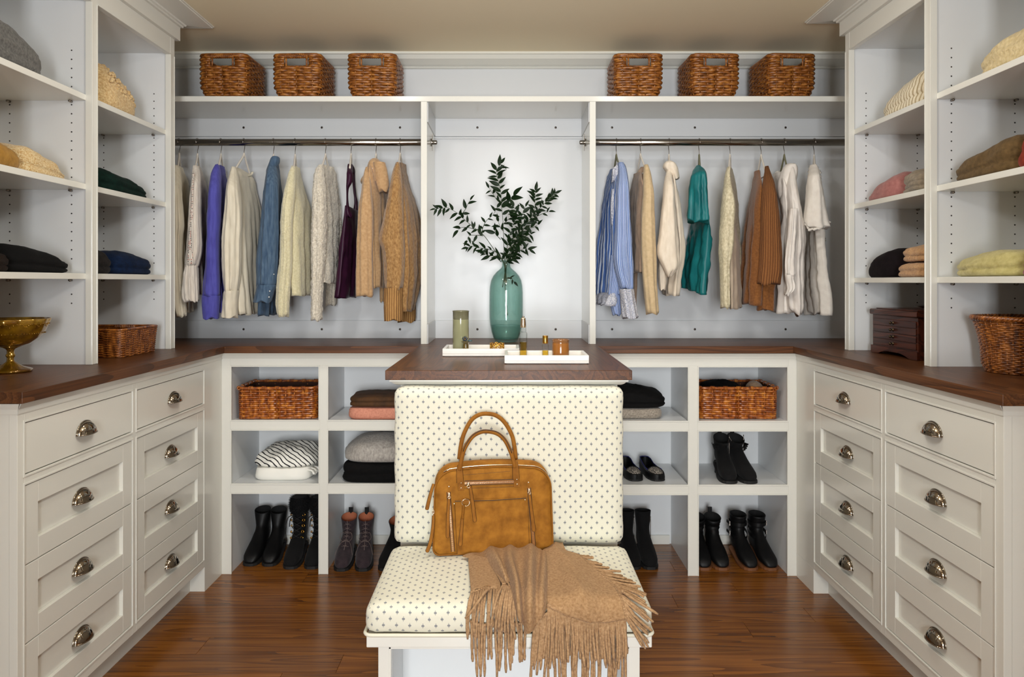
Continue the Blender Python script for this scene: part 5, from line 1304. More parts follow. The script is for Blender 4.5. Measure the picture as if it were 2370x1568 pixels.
# fur topped lace boots
EYE = GOLD
def furboot(t, ls):
    fm = MB(); rnd = random.Random(9)
    for i in range(1500):
        a = rnd.uniform(0, 2 * PI); z = rnd.uniform(0.205, 0.278)
        q = (z - 0.205) / 0.07
        rx, ry = 0.033 + 0.007 * math.sin(PI * min(1, q)), 0.050 + 0.010 * math.sin(PI * min(1, q))
        p = Vector((rx * math.sin(a), 0.006 + ry * math.cos(a), z)); d = Vector((math.sin(a), math.cos(a), rnd.uniform(-0.5, 0.9))).normalized()
        d += Vector((rnd.uniform(-0.4, 0.4), rnd.uniform(-0.4, 0.4), rnd.uniform(-0.4, 0.4))); d.normalize()
        L = rnd.uniform(0.010, 0.02); s_ = d.orthogonal().normalized() * 0.0016; u_ = d.cross(s_)
        fm.add([p - d * 0.003 + s_, p - d * 0.003 - s_ * 0.5 + u_ * 0.87, p - d * 0.003 - s_ * 0.5 - u_ * 0.87, p + d * L], [(0, 1, 3), (1, 2, 3), (2, 0, 3)])
    rings = []
    for i in range(9):
        q = i / 8; z = 0.198 + 0.082 * q; b_ = 0.010 * math.sin(PI * q) ** 0.6
        rings.append([(( 0.032 + b_) * math.sin(2 * PI * j / 24), 0.006 + (0.047 + b_) * math.cos(2 * PI * j / 24), z) for j in range(24)])
    fm.loft(rings, False, True)
    stuff(fm.build('fur_cuff', BSU, t, world=False))
    for s in (1, -1):
        for i in range(5):
            y, z = -0.052 + 0.020 * min(i, 3) * 0.55, 0.095 + 0.0255 * i
            w = (0.0165 if s > 0 else 0.024) + 0.001 * i
            c = Vector((s * w, y * ls + 0.012 - (0.009 if i > 2 else 0), z))
            nn = Vector((s * 0.55, -0.8, 0.2)).normalized(); u_ = nn.orthogonal().normalized(); v_ = nn.cross(u_)
            c += nn * 0.010
            MB().tube([c + (u_ * math.cos(2 * PI * j / 14) + v_ * math.sin(2 * PI * j / 14)) * (0.0060 if s > 0 else 0.004) for j in range(14)], 0.0021, 6, closed=True).build('eyelet', GOLD, t, smooth_=True, world=False)
    lc = MB()
    for i in range(4):
        z = 0.098 + 0.0255 * i; y = -0.060 + 0.006 * i
        lc.tube([(-0.022, y, z), (0.0, y - 0.008, z + 0.013), (0.022, y, z + 0.0255)], 0.0022, 5); lc.tube([(0.022, y, z), (0.0, y - 0.008, z + 0.013), (-0.022, y, z + 0.0255)], 0.0022, 5)
    lc.tube(spline([(-0.012, -0.05, 0.205), (-0.040, -0.058, 0.195), (-0.050, -0.060, 0.14), (-0.046, -0.064, 0.098)], 14), 0.0022, 5)
    lc.tube(spline([(-0.010, -0.05, 0.205), (-0.028, -0.060, 0.19), (-0.032, -0.062, 0.155)], 10), 0.0024, 5)
    lc.build('laces', LACEB, t, smooth_=True, world=False)
for lab, tp_, ak in (('black lace boot with fur cuff and gold eyelets beside the plain black pair', (671, 1318), 691), ('black lace boot with fur cuff partly behind the cubby divider', (720, 1318), 738)):
    boot('fur_trimmed_boot', lab, tp_[0], tp_[1], ak, 0.0005, BSU, top=0.262, lean=0.004, heel=0.05, group=GB, extra=furboot)
# grey plum suede lace-up pair
def laceup(t, ls):
    lc = MB()
    lc.tube([(0, front_at(q / 12 * 0.85 + 0.05)[0] * ls - 0.002, front_at(q / 12 * 0.85 + 0.05)[1] + 0.002) for q in range(13)], 0.0016, 5)
    for i in range(6):
        y, z = front_at(0.14 + 0.13 * i)
        for s in (-1, 1):
            lc.tube(spline([(s * 0.018, y * ls + 0.006, z + 0.0), (s * 0.008, y * ls - 0.004, z + 0.004), (-s * 0.010, y * ls - 0.003, z + 0.010)], 7), 0.0011, 5)
    for s in (-1, 1):
        lc.tube(spline([(0, -0.045 * ls, 0.124), (s * 0.022, -0.056 * ls, 0.132), (s * 0.028, -0.066 * ls, 0.11), (s * 0.012, -0.074 * ls, 0.096), (0, -0.066 * ls, 0.1)], 16), 0.0011, 5)
        lc.tube(spline([(0, -0.06 * ls, 0.105), (s * 0.024, -0.082 * ls, 0.088), (s * 0.036, -0.112 * ls, 0.064), (s * 0.040, -0.12 * ls, 0.050)], 12), 0.0011, 5)
    lc.build('laces', LACEG, t, smooth_=True, world=False)
for lab, tp_, ak in (('grey plum suede lace boot in the second cubby, standing next to the divider', (789, 1323), 805), ('grey plum suede lace boot in the second cubby, farther from the divider', (840, 1323), 846)):
    boot('suede_lace_boot', lab, tp_[0], tp_[1], ak, 0.0005, GSU, top=0.197, lean=-0.020, heel=0.038, group=GB, inner=INNERT, dip=0.026, tab=True, extra=laceup)
boot('ankle_boot', 'black boot almost hidden behind the padded bench back', 889, 1322, 915, 0.0005, BSU, top=0.18, lean=0.0, heel=0.04, group=GB, inner=INNERT, dip=0.02)
# right side
def zipper(t, ls):
    mb = MB()
    mb.tube([(0.033, -0.004, 0.06 + 0.014 * q) for q in range(10)], 0.002, 5); mb.ball((0.036, -0.006, 0.065), 0.004, 6)
    mb.build('zip', STEEL, t, smooth_=True, world=False)
for lab, tp_, ak in (('black suede boot half hidden behind the padded bench', (1468, 1319), 1453), ('black suede boot standing free beside the padded bench', (1507, 1319), 1491)):
    boot('ankle_boot', lab, tp_[0], tp_[1], ak, 0.0005, BSU, top=0.208, lean=-0.018, heel=0.035, group=GB, dip=-0.004, extra=zipper)
for lab, tp_, ak in (('creased black leather boot half hidden by the cubby divider', (1631, 1321), 1615), ('creased black leather boot with a pull tab and tan sole', (1673, 1321), 1652)):
    boot('ankle_boot', lab, tp_[0], tp_[1], ak, 0.0005, BLK, top=0.196, lean=0.004, heel=0.03, sole=SOLET, group=GB, dip=0.022, tab=True, creases=1)
def buckles(t, ls):
    for z, y, tilt in ((0.160, -0.002, 0.0), (0.115, -0.012, 0.25)):
        for s in (-1, 1):
            MB().tube([(s * 0.040 + math.sin(2 * PI * j / 16) * 0 , y + 0.004 + 0.046 * 0, z) for j in range(2)], 0.001, 4) if False else None
        st = MB(); rr = []
        for w_ in (-0.008, 0.008):
            rr.append([((0.0405) * math.sin(2 * PI * j / 28), 0.008 + 0.049 * math.cos(2 * PI * j / 28) - tilt * 0.06 * (1 - math.cos(2 * PI * j / 28)) * 0.3, z + w_ + tilt * 0.08 * math.cos(2 * PI * j / 28)) for j in range(28)])
        st.loft(rr, False, False); st.build('strap', BLK, t, smooth_=True, world=False)
        bk_ = MB(); sx = 0.0425 if t.rotation_euler.z > -9 else -0.0425
        for s in (bside,):
            bk_.tube([(s * 0.0425, 0.0 + 0.007 * a, z + 0.010 * b_ - 0.002) for a, b_ in ((-1, -1), (1, -1), (1, 1), (-1, 1))], 0.0014, 5, closed=True)
            bk_.box(s * 0.041, s * 0.0435, -0.001, 0.001, z - 0.012, z + 0.008)
        bk_.build('buckle', STEEL, t, world=False)
        MB().box(bside * 0.042, bside * 0.047, 0.006, 0.032, z - 0.007, z + 0.006).build('strap_end', BLK, t, world=False, bevel=0.001)
for lab, tp_, ak, bside in (('black buckled boot in the last cubby, buckles towards its neighbour boots', (1740, 1321.5), 1712, -1), ('black buckled boot nearest the cubby side panel', (1787, 1321.5), 1756, 1)):
    boot('buckled_boot', lab, tp_[0], tp_[1], ak, 0.0005, BLK, top=0.204, lean=0.004, heel=0.03, sole=SOLET, group=GB, dip=0.008, extra=buckles)
# black booties on the middle shelf
def booty(t, ls):
    zipper(t, ls)
    q = MB(); q.loft([[((0.038 + 0.005 * i) * math.sin(a) * bside, -0.006 + (0.040 + 0.005 * i + 0.003 * math.sin(a * 9)) * math.cos(a), z) for a in [PI * 0.35 + PI * 0.5 * j / 12 for j in range(13)]] for i, z in enumerate((0.118, 0.132, 0.146))], closed=False)
    q.build('fold_over_flap', BSU, t, smooth_=True, world=False)
    q = MB()
    for i in range(3): q.ball((bside * (0.034 + 0.004 * i), -0.030, 0.128 + 0.009 * i), 0.005, 8)
    q.build('trim_knots', BSU, t, smooth_=True, world=False)
    z0 = MB(); z0.tube([(-bside * 0.034, -0.004, 0.175), (-bside * 0.042, -0.010, 0.160), (-bside * 0.047, -0.014, 0.150)], 0.0012, 5); z0.build('zip_pull', STEEL, t, world=False)
for lab, tp_, ak, bside in (('black suede bootie on the middle cubby shelf, nearer the divider', (1690, 1120.5), 1672, -1), ('black suede bootie on the middle cubby shelf, farther from the divider', (1739, 1120.5), 1706, 1)):
    boot('ankle_bootie', lab, tp_[0], tp_[1], ak, 0.4015, BSU, top=0.186, lean=0.004, heel=0.055, group=GB, dip=0.035, tab=True, extra=booty, ls=0.95)

# patterned flats
def flat_mat():
    m, nt, b = newmat('woven_black_white')
    v = coords(nt, 'Object', (1, 0.55, 1))
    f = noise_(nt, 420, 2, v)
    nt.links.new(mixc(nt, math_(nt, 'GREATER_THAN', f, 0.53), lin((26, 25, 26)), lin((196, 186, 172))), b.inputs['Base Color']); b.inputs['Roughness'].default_value = 0.8
    return m
FLATM = flat_mat()
BLUEIN = plain('blue_insole', (30, 34, 110), 0.7)
def flat_shoe(label, toe_px, toe_py, heel_px, zf):
    Yt = (H - zf) * F / (toe_py - VY); T = Vector((XP(toe_px, Yt), Yt, zf))
    ang = math.atan2(XP(heel_px, Yt + 0.2) - T.x, 0.2)
    d = Vector((math.sin(ang), math.cos(ang), 0)); org = T + d * 0.12
    t = thing('flat_shoe', label, 'shoe', (org.x, org.y, zf), -ang, 'flats in the cubby')
    prof = [(-0.122, 0.006), (-0.118, 0.020), (-0.105, 0.031), (-0.08, 0.038), (-0.05, 0.040), (-0.01, 0.036), (0.04, 0.031), (0.08, 0.030), (0.105, 0.024), (0.116, 0.010)]
    def ring(f, z): return [Vector((w * f, y, z(y) if callable(z) else z)) for y, w in prof] + [Vector((-w * f, y, z(y) if callable(z) else z)) for y, w in reversed(prof)]
    MB().loft([ring(1.02, 0), ring(1.04, 0.004), ring(1.0, 0.007)]).build('sole', SOLEB, t, world=False)
    hgt = lambda y: 0.034 + (0.030 * smooth((y - 0.0) / 0.11) if y > 0 else 0) + 0.004 * math.sin((y + 0.12) * 20)
    MB().loft([ring(1.0, 0.007), ring(1.03, lambda y: hgt(y) * 0.45), ring(0.97, lambda y: hgt(y) * 0.8), ring(0.86, hgt), ring(0.82, lambda y: hgt(y) - 0.002), ring(0.84, 0.012)], False, False).build('upper', BLK, t, smooth_=True, world=False)
    MB().loft([ring(0.85, 0.009), ring(0.85, 0.0125)]).build('insole', INNER, t, world=False)
    MB().tube([(w * 0.845, y, hgt(y) + 0.0005) for y, w in prof[4:]] + [(-w * 0.845, y, hgt(y) + 0.0005) for y, w in reversed(prof[4:])], 0.0018, 5).build('blue_edge', BLUEIN, t, smooth_=True, world=False)
    v = []
    for i in range(8):
        y = lerp(-0.119, -0.048, i / 7); w = 0.012 + 0.026 * math.sin(min(1, i / 5) * PI / 2)
        hh = 0.018 + 0.022 * math.sin(min(1, (i + 0.6) / 5) * PI / 2)
        v.append([(w * 1.02 * math.sin(a), y, 0.010 + hh * math.cos(a)) for a in [-PI / 2 + PI * j / 14 for j in range(15)]])
    MB().loft(v, False, False, closed=False).build('vamp', FLATM, t, smooth_=True, world=False)
    v2 = []
    for i in range(3):
        y = lerp(-0.05, -0.042, i / 2); w = 0.039
        v2.append([(w * math.sin(a), y, 0.010 + 0.041 * math.cos(a)) for a in [-PI / 2 + PI * j / 14 for j in range(15)]])
    MB().tube([(0.040 * math.sin(a), -0.047, 0.010 + 0.0415 * math.cos(a)) for a in [-PI / 2 + PI * j / 14 for j in range(15)]], 0.0022, 5).build('vamp_trim', BLK, t, smooth_=True, world=False)
flat_shoe('black flat with woven pattern half hidden by the padded bench', 1474, 1115, 1448, 0.4015)
flat_shoe('black flat with woven pattern standing clear of the padded bench', 1526, 1115, 1494, 0.4015)
# ------------------------------------------------------------------ things on the counter
def glass(name, rgb, edge, rough=0.03, ior=1.45):
    """thin-walled glass: clear light passes with the tint of the wall, more of it where the wall is seen edge-on"""
    m, nt, b = newmat(name); nt.nodes.remove(b)
    lw = N(nt, 'ShaderNodeLayerWeight'); lw.inputs['Blend'].default_value = 0.2
    f2 = N(nt, 'ShaderNodeLayerWeight'); f2.inputs['Blend'].default_value = 0.5
    fres = math_(nt, 'MULTIPLY_ADD', math_(nt, 'POWER', f2.outputs['Facing'], 5.0), 0.8, 0.035)
    tr = N(nt, 'ShaderNodeBsdfTransparent'); gl = N(nt, 'ShaderNodeBsdfGlossy'); gl.inputs['Roughness'].default_value = rough
    nt.links.new(mixc(nt, lw.outputs['Facing'], lin(rgb), lin(edge)), tr.inputs['Color'])
    mx = N(nt, 'ShaderNodeMixShader'); nt.links.new(fres, mx.inputs[0]); nt.links.new(tr.outputs[0], mx.inputs[1]); nt.links.new(gl.outputs[0], mx.inputs[2])
    nt.links.new(mx.outputs[0], nt.nodes['Material Output'].inputs['Surface'])
    return m
TEALG = glass('teal_glass', (237, 246, 244), (158, 192, 185))
CLEARG = glass('clear_glass', (250, 251, 250), (196, 200, 196))
AMBERL = glass('amber_perfume', (246, 226, 136), (232, 198, 84), 0.02, 1.35)
MARBLE = plain('white_marble', (240, 237, 230), 0.3, var=(9, (222, 218, 212), 6), coat=0.2)
OLIVE = plain('olive_glass', (146, 146, 112), 0.14, coat=0.5)
OLIVED = plain('olive_glass_wall', (112, 110, 86), 0.14, coat=0.5)
AMBERC = plain('amber_candle_glass', (146, 92, 40), 0.16, coat=0.5)
AMBERD = plain('amber_candle_rim', (134, 88, 48), 0.16, coat=0.5)

# marble trays
def tray(label, x0, y0, w=0.292, d=0.19):
    t = thing('marble_tray', label, 'tray', (x0, y0, ZC + 0.0008), 0, 'marble trays on the island counter')
    z, hh, wl = ZC + 0.0008, 0.0295, 0.011
    MB().box(x0, x0 + w, y0, y0 + d, z + 0.002, z + 0.010).box(x0 + 0.006, x0 + w - 0.006, y0 + 0.006, y0 + d - 0.006, z, z + 0.002).build('base', MARBLE, t, bevel=0.001)
    q = MB().box(x0, x0 + w, y0, y0 + wl, z + 0.010, z + hh).box(x0, x0 + w, y0 + d - wl, y0 + d, z + 0.010, z + hh)
    q.box(x0, x0 + wl, y0 + wl, y0 + d - wl, z + 0.010, z + hh).box(x0 + w - wl, x0 + w, y0 + wl, y0 + d - wl, z + 0.010, z + hh)
    q.build('rim', MARBLE, t, bevel=0.0012)
    return t
tray('white marble tray holding the tall green candle', -0.2527, 2.84)
tray('white marble tray holding the perfume bottles and the amber candle', -0.0155, 2.585)
zt = ZC + 0.0112
def lathe_part(t, name, prof, mat, c, n=32, cap0=True, cap1=True, rfun=None):
    return MB().lathe(prof, n, c, cap0, cap1, rfun).build(name, mat, t, smooth_=True, bevel=0.0)
# tall green candle
c = (XP(1066.5, 2.935), 2.935, zt); r = 0.0315
t = thing('green_candle', 'tall candle in olive green glass on the rear marble tray', 'candle', c)
lathe_part(t, 'glass_jar', [(r * 0.9, 0), (r, 0.003), (r, 0.125), (r, 0.126)], OLIVE, c, 36)
lathe_part(t, 'glass_rim', [(r, 0.126), (r, 0.156), (r + 0.0012, 0.1575), (r + 0.0012, 0.160), (r - 0.001, 0.161), (r - 0.0025, 0.158), (r - 0.0028, 0.127), (0.004, 0.126)], OLIVED, c, 36, False, True)
MB().tube([(c[0], c[1], c[2] + 0.125), (c[0], c[1], c[2] + 0.137)], 0.0012, 6).build('wick', DARK, t)
# small jar with a flower shaped lid
c = (XP(1078, 2.885), 2.885, zt)
t = thing('flower_lid_jar', 'small textured glass jar with a dark flower shaped lid beside the green candle', 'jar', c)
JARG = plain('mottled_amber_glass', (112, 92, 38), 0.12, var=(140, (50, 44, 22), 3), coat=0.6, bump=(160, 0.8, 0.002))
lathe_part(t, 'jar_body', [(0.0105, 0), (0.0118, 0.004), (0.0112, 0.03), (0.0095, 0.036), (0.0125, 0.040), (0.018, 0.0425), (0.018, 0.0435), (0.003, 0.044)], JARG, c, 20)
fl = plain('dark_blue_petal', (24, 34, 44), 0.4, coat=0.4)
for i in range(5):
    a = 2 * PI * i / 5 + 0.3
    MB().ball((c[0] - 0.003 + 0.0062 * math.cos(a), c[1] - 0.004 + 0.004 * math.sin(a) * 0.4, c[2] + 0.0535 + 0.0055 * math.sin(a)), 0.0048, 10, (1, 0.6, 1)).build('petal', fl, t, smooth_=True)
MB().ball((c[0] - 0.003, c[1] - 0.0075, c[2] + 0.0535), 0.0028, 8).build('flower_centre', GOLD, t, smooth_=True)
MB().ball((c[0] + 0.016, c[1], c[2] + 0.046), 0.009, 10, (1.1, 0.6, 0.45)).build('leaf', plain('teal_enamel', (40, 70, 76), 0.4, coat=0.4), t, smooth_=True)
# gold openwork cuff
c = (XP(1150.5, 2.90), 2.90, zt)
t = thing('gold_cuff_bracelet', 'gold openwork cuff bracelet lying on the rear marble tray', 'bracelet', c)
R_ = 0.0268
mb = MB()
for i in range(9):
    a0 = 2 * PI * i / 9
    for rr, zz in ((0.0125, 0.016), (0.0085, 0.026), (0.0075, 0.010)):
        aa = a0 + (0.28 if zz > 0.02 else (0.12 if zz < 0.012 else 0))
        pts = []
        for j in range(18):
            th = 2 * PI * j / 18
            ang = aa + rr * math.cos(th) / R_; pts.append((c[0] + R_ * math.cos(ang), c[1] + R_ * math.sin(ang) * 0.8, c[2] + 0.0022 + max(0.0, zz + rr * 1.05 * math.sin(th))))
        mb.tube(pts, 0.0015, 5, closed=True)
mb.build('openwork', GOLD, t, smooth_=True)
# perfume bottles
def bottle(t, c, r, hg, fill, n=8):
    oct_ = lambda a, z: 1.0
    MB().lathe([(r * 0.93, 0), (r, 0.002), (r, hg - 0.004), (r * 0.9, hg), (r * 0.62, hg + 0.0015)], n, c, True, True).build('glass_body', CLEARG, t, bevel=0.0006)
    MB().lathe([(r * 0.74, 0.004), (r * 0.8, 0.005), (r * 0.8, fill), (r * 0.79, fill + 0.0005)], n, c, True, True).build('perfume', AMBERL, t)
c = (XP(1211, 2.655), 2.655, zt)
t = thing('perfume_bottle', 'tall clear perfume bottle with a gold sprayer and amber perfume on the front tray', 'bottle', c)
bottle(t, c, 0.0145, 0.094, 0.060)
MB().lathe([(0.0105, 0.0965), (0.0108, 0.0975), (0.0102, 0.111), (0.0095, 0.1115)], 20, c).build('collar', CLEARG, t, smooth_=False)
MB().lathe([(0.0100, 0.1118), (0.0102, 0.1125), (0.0100, 0.128), (0.0085, 0.141), (0.0078, 0.1455), (0.0035, 0.146)], 24, c).build('sprayer', RGOLD, t, smooth_=True)
MB().lathe([(0.0038, 0.1462), (0.0038, 0.152), (0.003, 0.1525)], 16, c).build('spray_button', STEEL, t, smooth_=True)
c = (XP(1262, 2.66), 2.66, zt)
t = thing('perfume_bottle', 'small perfume bottle with a tall gold cap beside the amber candle', 'bottle', c)
bottle(t, c, 0.0125, 0.0525, 0.030)
MB().lathe([(0.0096, 0.0545), (0.0100, 0.0550), (0.0100, 0.0815), (0.0094, 0.0825)], 28, c).build('cap', GOLD, t, smooth_=True, bevel=0.0004)
# amber candle
c = (XP(1297.5, 2.675), 2.675, zt)
t = thing('amber_candle', 'squat amber glass candle on the front marble tray', 'candle', c)
r = 0.0305
lathe_part(t, 'glass_jar', [(r * 0.9, 0), (r * 0.98, 0.003), (r, 0.012), (r, 0.054), (r * 0.985, 0.055)], AMBERC, c, 36)
lathe_part(t, 'glass_rim', [(r * 0.985, 0.0552), (r * 0.97, 0.060), (r * 1.0, 0.0625), (r * 1.04, 0.065), (r * 1.04, 0.0668), (r * 0.97, 0.068), (r * 0.93, 0.062), (r * 0.92, 0.056), (0.004, 0.0555)], AMBERD, c, 36, False, True)
MB().tube([(c[0], c[1], c[2] + 0.055), (c[0], c[1], c[2] + 0.063)], 0.0012, 6).build('wick', DARK, t)

# gold glass compote by the left tower
AMBG = plain('gold_carnival_glass', (190, 146, 32), 0.10, 0.65, var=(26, (100, 62, 12), 3), coat=0.7)
c = (-1.573, 2.36, ZC + 0.001)
t = thing('glass_compote', 'gold lustre glass compote bowl with a scalloped rim on the counter', 'bowl', c)
sc = lambda a, z: 1 + (0.016 * math.cos(16 * a) if z > 0.15 else (0.006 * math.cos(32 * a) if z > 0.1 else 0))
outer = [(0.012, 0.078), (0.030, 0.080), (0.058, 0.090), (0.082, 0.108), (0.097, 0.130), (0.105, 0.152), (0.111, 0.167)]
inner = [(0.109, 0.168), (0.102, 0.152), (0.093, 0.131), (0.078, 0.111), (0.055, 0.095), (0.02, 0.088)]
MB().lathe(outer + inner, 64, c, True, True, sc).build('bowl', AMBG, t, smooth_=True)
hb = MB()
for i in range(16):
    a = 2 * PI * i / 16
    for j in range(9):
        q = a + (j - 4) / 4.5 * (PI / 16); z = 0.140 + 0.013 * math.sqrt(max(0, 1 - ((j - 4) / 4.2) ** 2)); rr = 0.1015 + (z - 0.140) * 0.36
        hb.ball((c[0] + rr * math.cos(q), c[1] + rr * math.sin(q), c[2] + z), 0.0018, 5)
for i in range(72):
    a = 2 * PI * i / 72; hb.ball((c[0] + 0.0945 * math.cos(a), c[1] + 0.0945 * math.sin(a), c[2] + 0.122), 0.0018, 5)
stuff(hb.build('beading', AMBG, t, smooth_=True))
MB().lathe([(0.058, 0.0), (0.060, 0.002), (0.060, 0.007), (0.054, 0.010), (0.034, 0.017), (0.020, 0.026), (0.014, 0.031), (0.011, 0.034), (0.010, 0.044), (0.0105, 0.046), (0.0135, 0.050), (0.0135, 0.054), (0.0105, 0.058), (0.0105, 0.068), (0.014, 0.073), (0.024, 0.0775), (0.03, 0.079)], 32, c, True, True, lambda a, z: 1 + (0.03 * math.cos(8 * a) if z < 0.03 else 0)).build('stem', AMBG, t, smooth_=True)

# jewelry chest and the black dish on it
xF, ya, yb, hz = 1.470, 2.69, 3.035, 0.176
t = thing('jewelry_chest', 'dark wooden jewelry chest with four small drawers on the counter', 'chest', (xF + 0.11, (ya + yb) / 2, ZC))
z0 = ZC + 0.001
MB().box(xF + 0.004, xF + 0.235, ya + 0.004, yb - 0.004, z0 + 0.012, z0 + hz - 0.022).build('body', CHERRY, t, bevel=0.002)
MB().prism([(y, z) for y, z in [(ya, z0)] + [(ya + 0.045, z0)] + [(lerp(ya + 0.06, yb - 0.06, i / 12), z0 + 0.016 * math.sin(PI * i / 12) ** 0.7 + 0.001) for i in range(13)] + [(yb - 0.045, z0), (yb, z0), (yb, z0 + 0.03), (ya, z0 + 0.03)]], 'x', xF - 0.002, xF + 0.010).build('plinth', CHERRY, t, fix=True)
MB().box(xF + 0.01, xF + 0.24, ya, ya + 0.012, z0, z0 + 0.03).box(xF + 0.01, xF + 0.24, yb - 0.012, yb, z0, z0 + 0.03).build('plinth_side', CHERRY, t)
MB().prism([(xF - 0.004, z0 + hz - 0.022), (xF - 0.006, z0 + hz - 0.018), (xF - 0.006, z0 + hz - 0.004), (xF - 0.002, z0 + hz), (xF + 0.235, z0 + hz), (xF + 0.239, z0 + hz - 0.004), (xF + 0.239, z0 + hz - 0.022)], 'y', ya - 0.002, yb + 0.002).build('lid', CHERRY, t, fix=True, bevel=0.0015)
MB().box(xF + 0.01, xF + 0.22, ya + 0.02, yb - 0.02, z0 + hz, z0 + hz + 0.004).build('lid_panel', CHERRY, t, bevel=0.0015)
dz = (hz - 0.036 - 0.034) / 4
KN = plain('dark_brass_knob', (76, 62, 46), 0.35, 0.9)
for i in range(4):
    za = z0 + 0.034 + dz * i
    d = MB().box(xF, xF + 0.01, ya + 0.014, yb - 0.014, za + 0.0012, za + dz - 0.0012).build('drawer', CHERRY, t, bevel=0.0012)
    ym, zm = (ya + yb) / 2, za + dz / 2
    MB().loft([[(xF - dx, ym + r_ * math.cos(2 * PI * j / 12), zm + r_ * math.sin(2 * PI * j / 12)) for j in range(12)] for dx, r_ in ((-0.001, 0.007), (0.002, 0.007), (0.003, 0.003), (0.008, 0.003), (0.010, 0.006), (0.014, 0.005), (0.016, 0.002))]).build('knob', KN, d, smooth_=True)
c = (1.585, 2.74, z0 + hz + 0.0045)
tag(MB().lathe([(0.035, 0.0), (0.045, 0.002), (0.085, 0.014), (0.087, 0.0155), (0.084, 0.0155), (0.044, 0.006), (0.01, 0.004)], 40, (0, 0, 0)).build('dish', plain('black_lacquer', (14, 14, 15), 0.2, coat=0.4), None, smooth_=True, world=False), 'shallow black dish on top of the dark jewelry chest', 'dish').location = c

# ------------------------------------------------------------------ teal glass vase with leafy branches
VY0 = 3.545; vx = XP(1171.5, VY0); c = (vx, VY0, ZC + 0.001)
prof = [(0.044, 0.0), (0.053, 0.005), (0.060, 0.016), (0.069, 0.045), (0.076, 0.078), (0.0792, 0.110), (0.0798, 0.17), (0.0792, 0.235), (0.0772, 0.265), (0.072, 0.290), (0.062, 0.311), (0.046, 0.330), (0.031, 0.3425), (0.0225, 0.351), (0.0195, 0.359), (0.0192, 0.374), (0.0215, 0.379), (0.0275, 0.3815), (0.0280, 0.3845), (0.0255, 0.3865)]
inn = [(max(0.002, r_ - 0.003), z + 0.0) for r_, z in reversed(prof[2:-1])]
t = thing('glass_vase', 'tall teal glass bottle vase in the niche holding leafy branches', 'vase', c)
inn = [(r_, max(z, 0.014)) for r_, z in inn] + [(0.05, 0.0125), (0.02, 0.012)]
MB().lathe(prof + [(0.0235, 0.386)] + inn, 56, c, True, True).build('glass_shell', TEALG, t, smooth_=True)
wz = ZP(754, VY0) - c[2]
WATER = glass('water', (238, 246, 245), (214, 232, 228), 0.0, 1.33)
wp = [(0.02, 0.0135), (0.05, 0.0140), (0.0565, 0.018)] + [(r_ - 0.0036, z) for r_, z in prof[3:5]] + [(0.0745, wz)]
MB().lathe(wp, 48, c, True, True).build('water', WATER, t, smooth_=False)

LEAFM = plain('dark_green_leaf', (22, 44, 17), 0.45, var=(60, (10, 24, 10), 2), spec=0.15)
STEMM = plain('green_stem', (46, 62, 30), 0.6)
def leaf_mesh():
    mb = MB(); m = 8
    left, mid, right = [], [], []
    for i in range(m + 1):
        q = i / m; w = 0.5 * math.sin(PI * min(1, q ** 0.8)) ** 0.9 * 0.40 * (1 - 0.25 * q) if 0 < i < m else 0.0
        z = -0.18 * q * q
        mid.append((0, q, z)); left.append((-w, q, z + w * 0.35)); right.append((w, q, z + w * 0.35))
    v = mid + left + right; n = m + 1
    f = []
    for i in range(m):
        f.append((i, i + 1, n + i + 1, n + i)); f.append((i + 1, i, 2 * n + i, 2 * n + i + 1))
    me = bpy.data.meshes.new('leaf'); me.from_pydata(v, [], f); me.materials.append(LEAFM)
    for p in me.polygons: p.use_smooth = True
    return me
LEAFME = leaf_mesh()
CB = Crop(980, 340, 4.612)
lr = random.Random(21)
def to3(pts, Y0, Y1):
    n = len(pts); out = []
    for i, (a, b_) in enumerate(pts):
        Y = lerp(Y0, Y1, i / max(1, n - 1)); out.append(P(CB.x(a), CB.y(b_), Y))
    return out
def put_leaf(root, pos, direc, size, roll):
    o = bpy.data.objects.new('leaf', LEAFME); C.objects.link(o); o.parent = root
    d = direc.normalized(); up = Vector((0, -1, 0.35)); up = (up - d * up.dot(d)).normalized(); x = d.cross(up).normalized()
    M = Matrix((x, d, up)).transposed().to_4x4() @ Matrix.Rotation(roll, 4, 'Y')
    S = Matrix.Diagonal((size * lr.uniform(0.85, 1.1), size, size, 1))
    o.matrix_local = Matrix.Translation(pos - base_of(root)) @ M @ S
def branch(label, stems, Yb=0.0):
    """stems: (pixel polyline, Y at start, Y at tip, leaf spacing, leaf length, start fraction)"""
    t = thing('leafy_branch', label, 'branch', (vx, VY0, ZC + 0.03), 0, 'branches in the teal vase')
    mb = MB()
    for pts, y0, y1, gap, ll, st in stems:
        q = spline(to3(pts, y0, y1), 40)
        mb.tube(q, lambda u: lerp(0.0019, 0.0007, u), 5)
        L = sum((q[i + 1] - q[i]).length for i in range(39)); n = max(2, int(L * (1 - st) / gap)); side = 1
        for k in range(n + 1):
            u = st + (1 - st) * (k + lr.uniform(-0.2, 0.2)) / n; u = max(0.02, min(0.999, u))
            i = min(38, int(u * 39)); p = q[i].lerp(q[i + 1], u * 39 - i); d = (q[min(39, i + 2)] - q[max(0, i - 1)]).normalized()
            a = lr.uniform(0.5, 1.15) * side; side = -side
            if k == n: a *= 0.15
            dd = Matrix.Rotation(a, 3, Vector((0, 1, 0))) @ d
            dd = dd + Vector((0, lr.uniform(-0.55, 0.4), lr.uniform(-0.35, 0.15)))
            put_leaf(t, p, dd, ll * 1.2 * lr.uniform(0.75, 1.2), lr.uniform(-0.5, 0.5))
    mb.build('stem', STEMM, t, smooth_=True)
    return t
base_ = [(868, 1540), (872, 1400), (872, 1270)]
yv = VY0
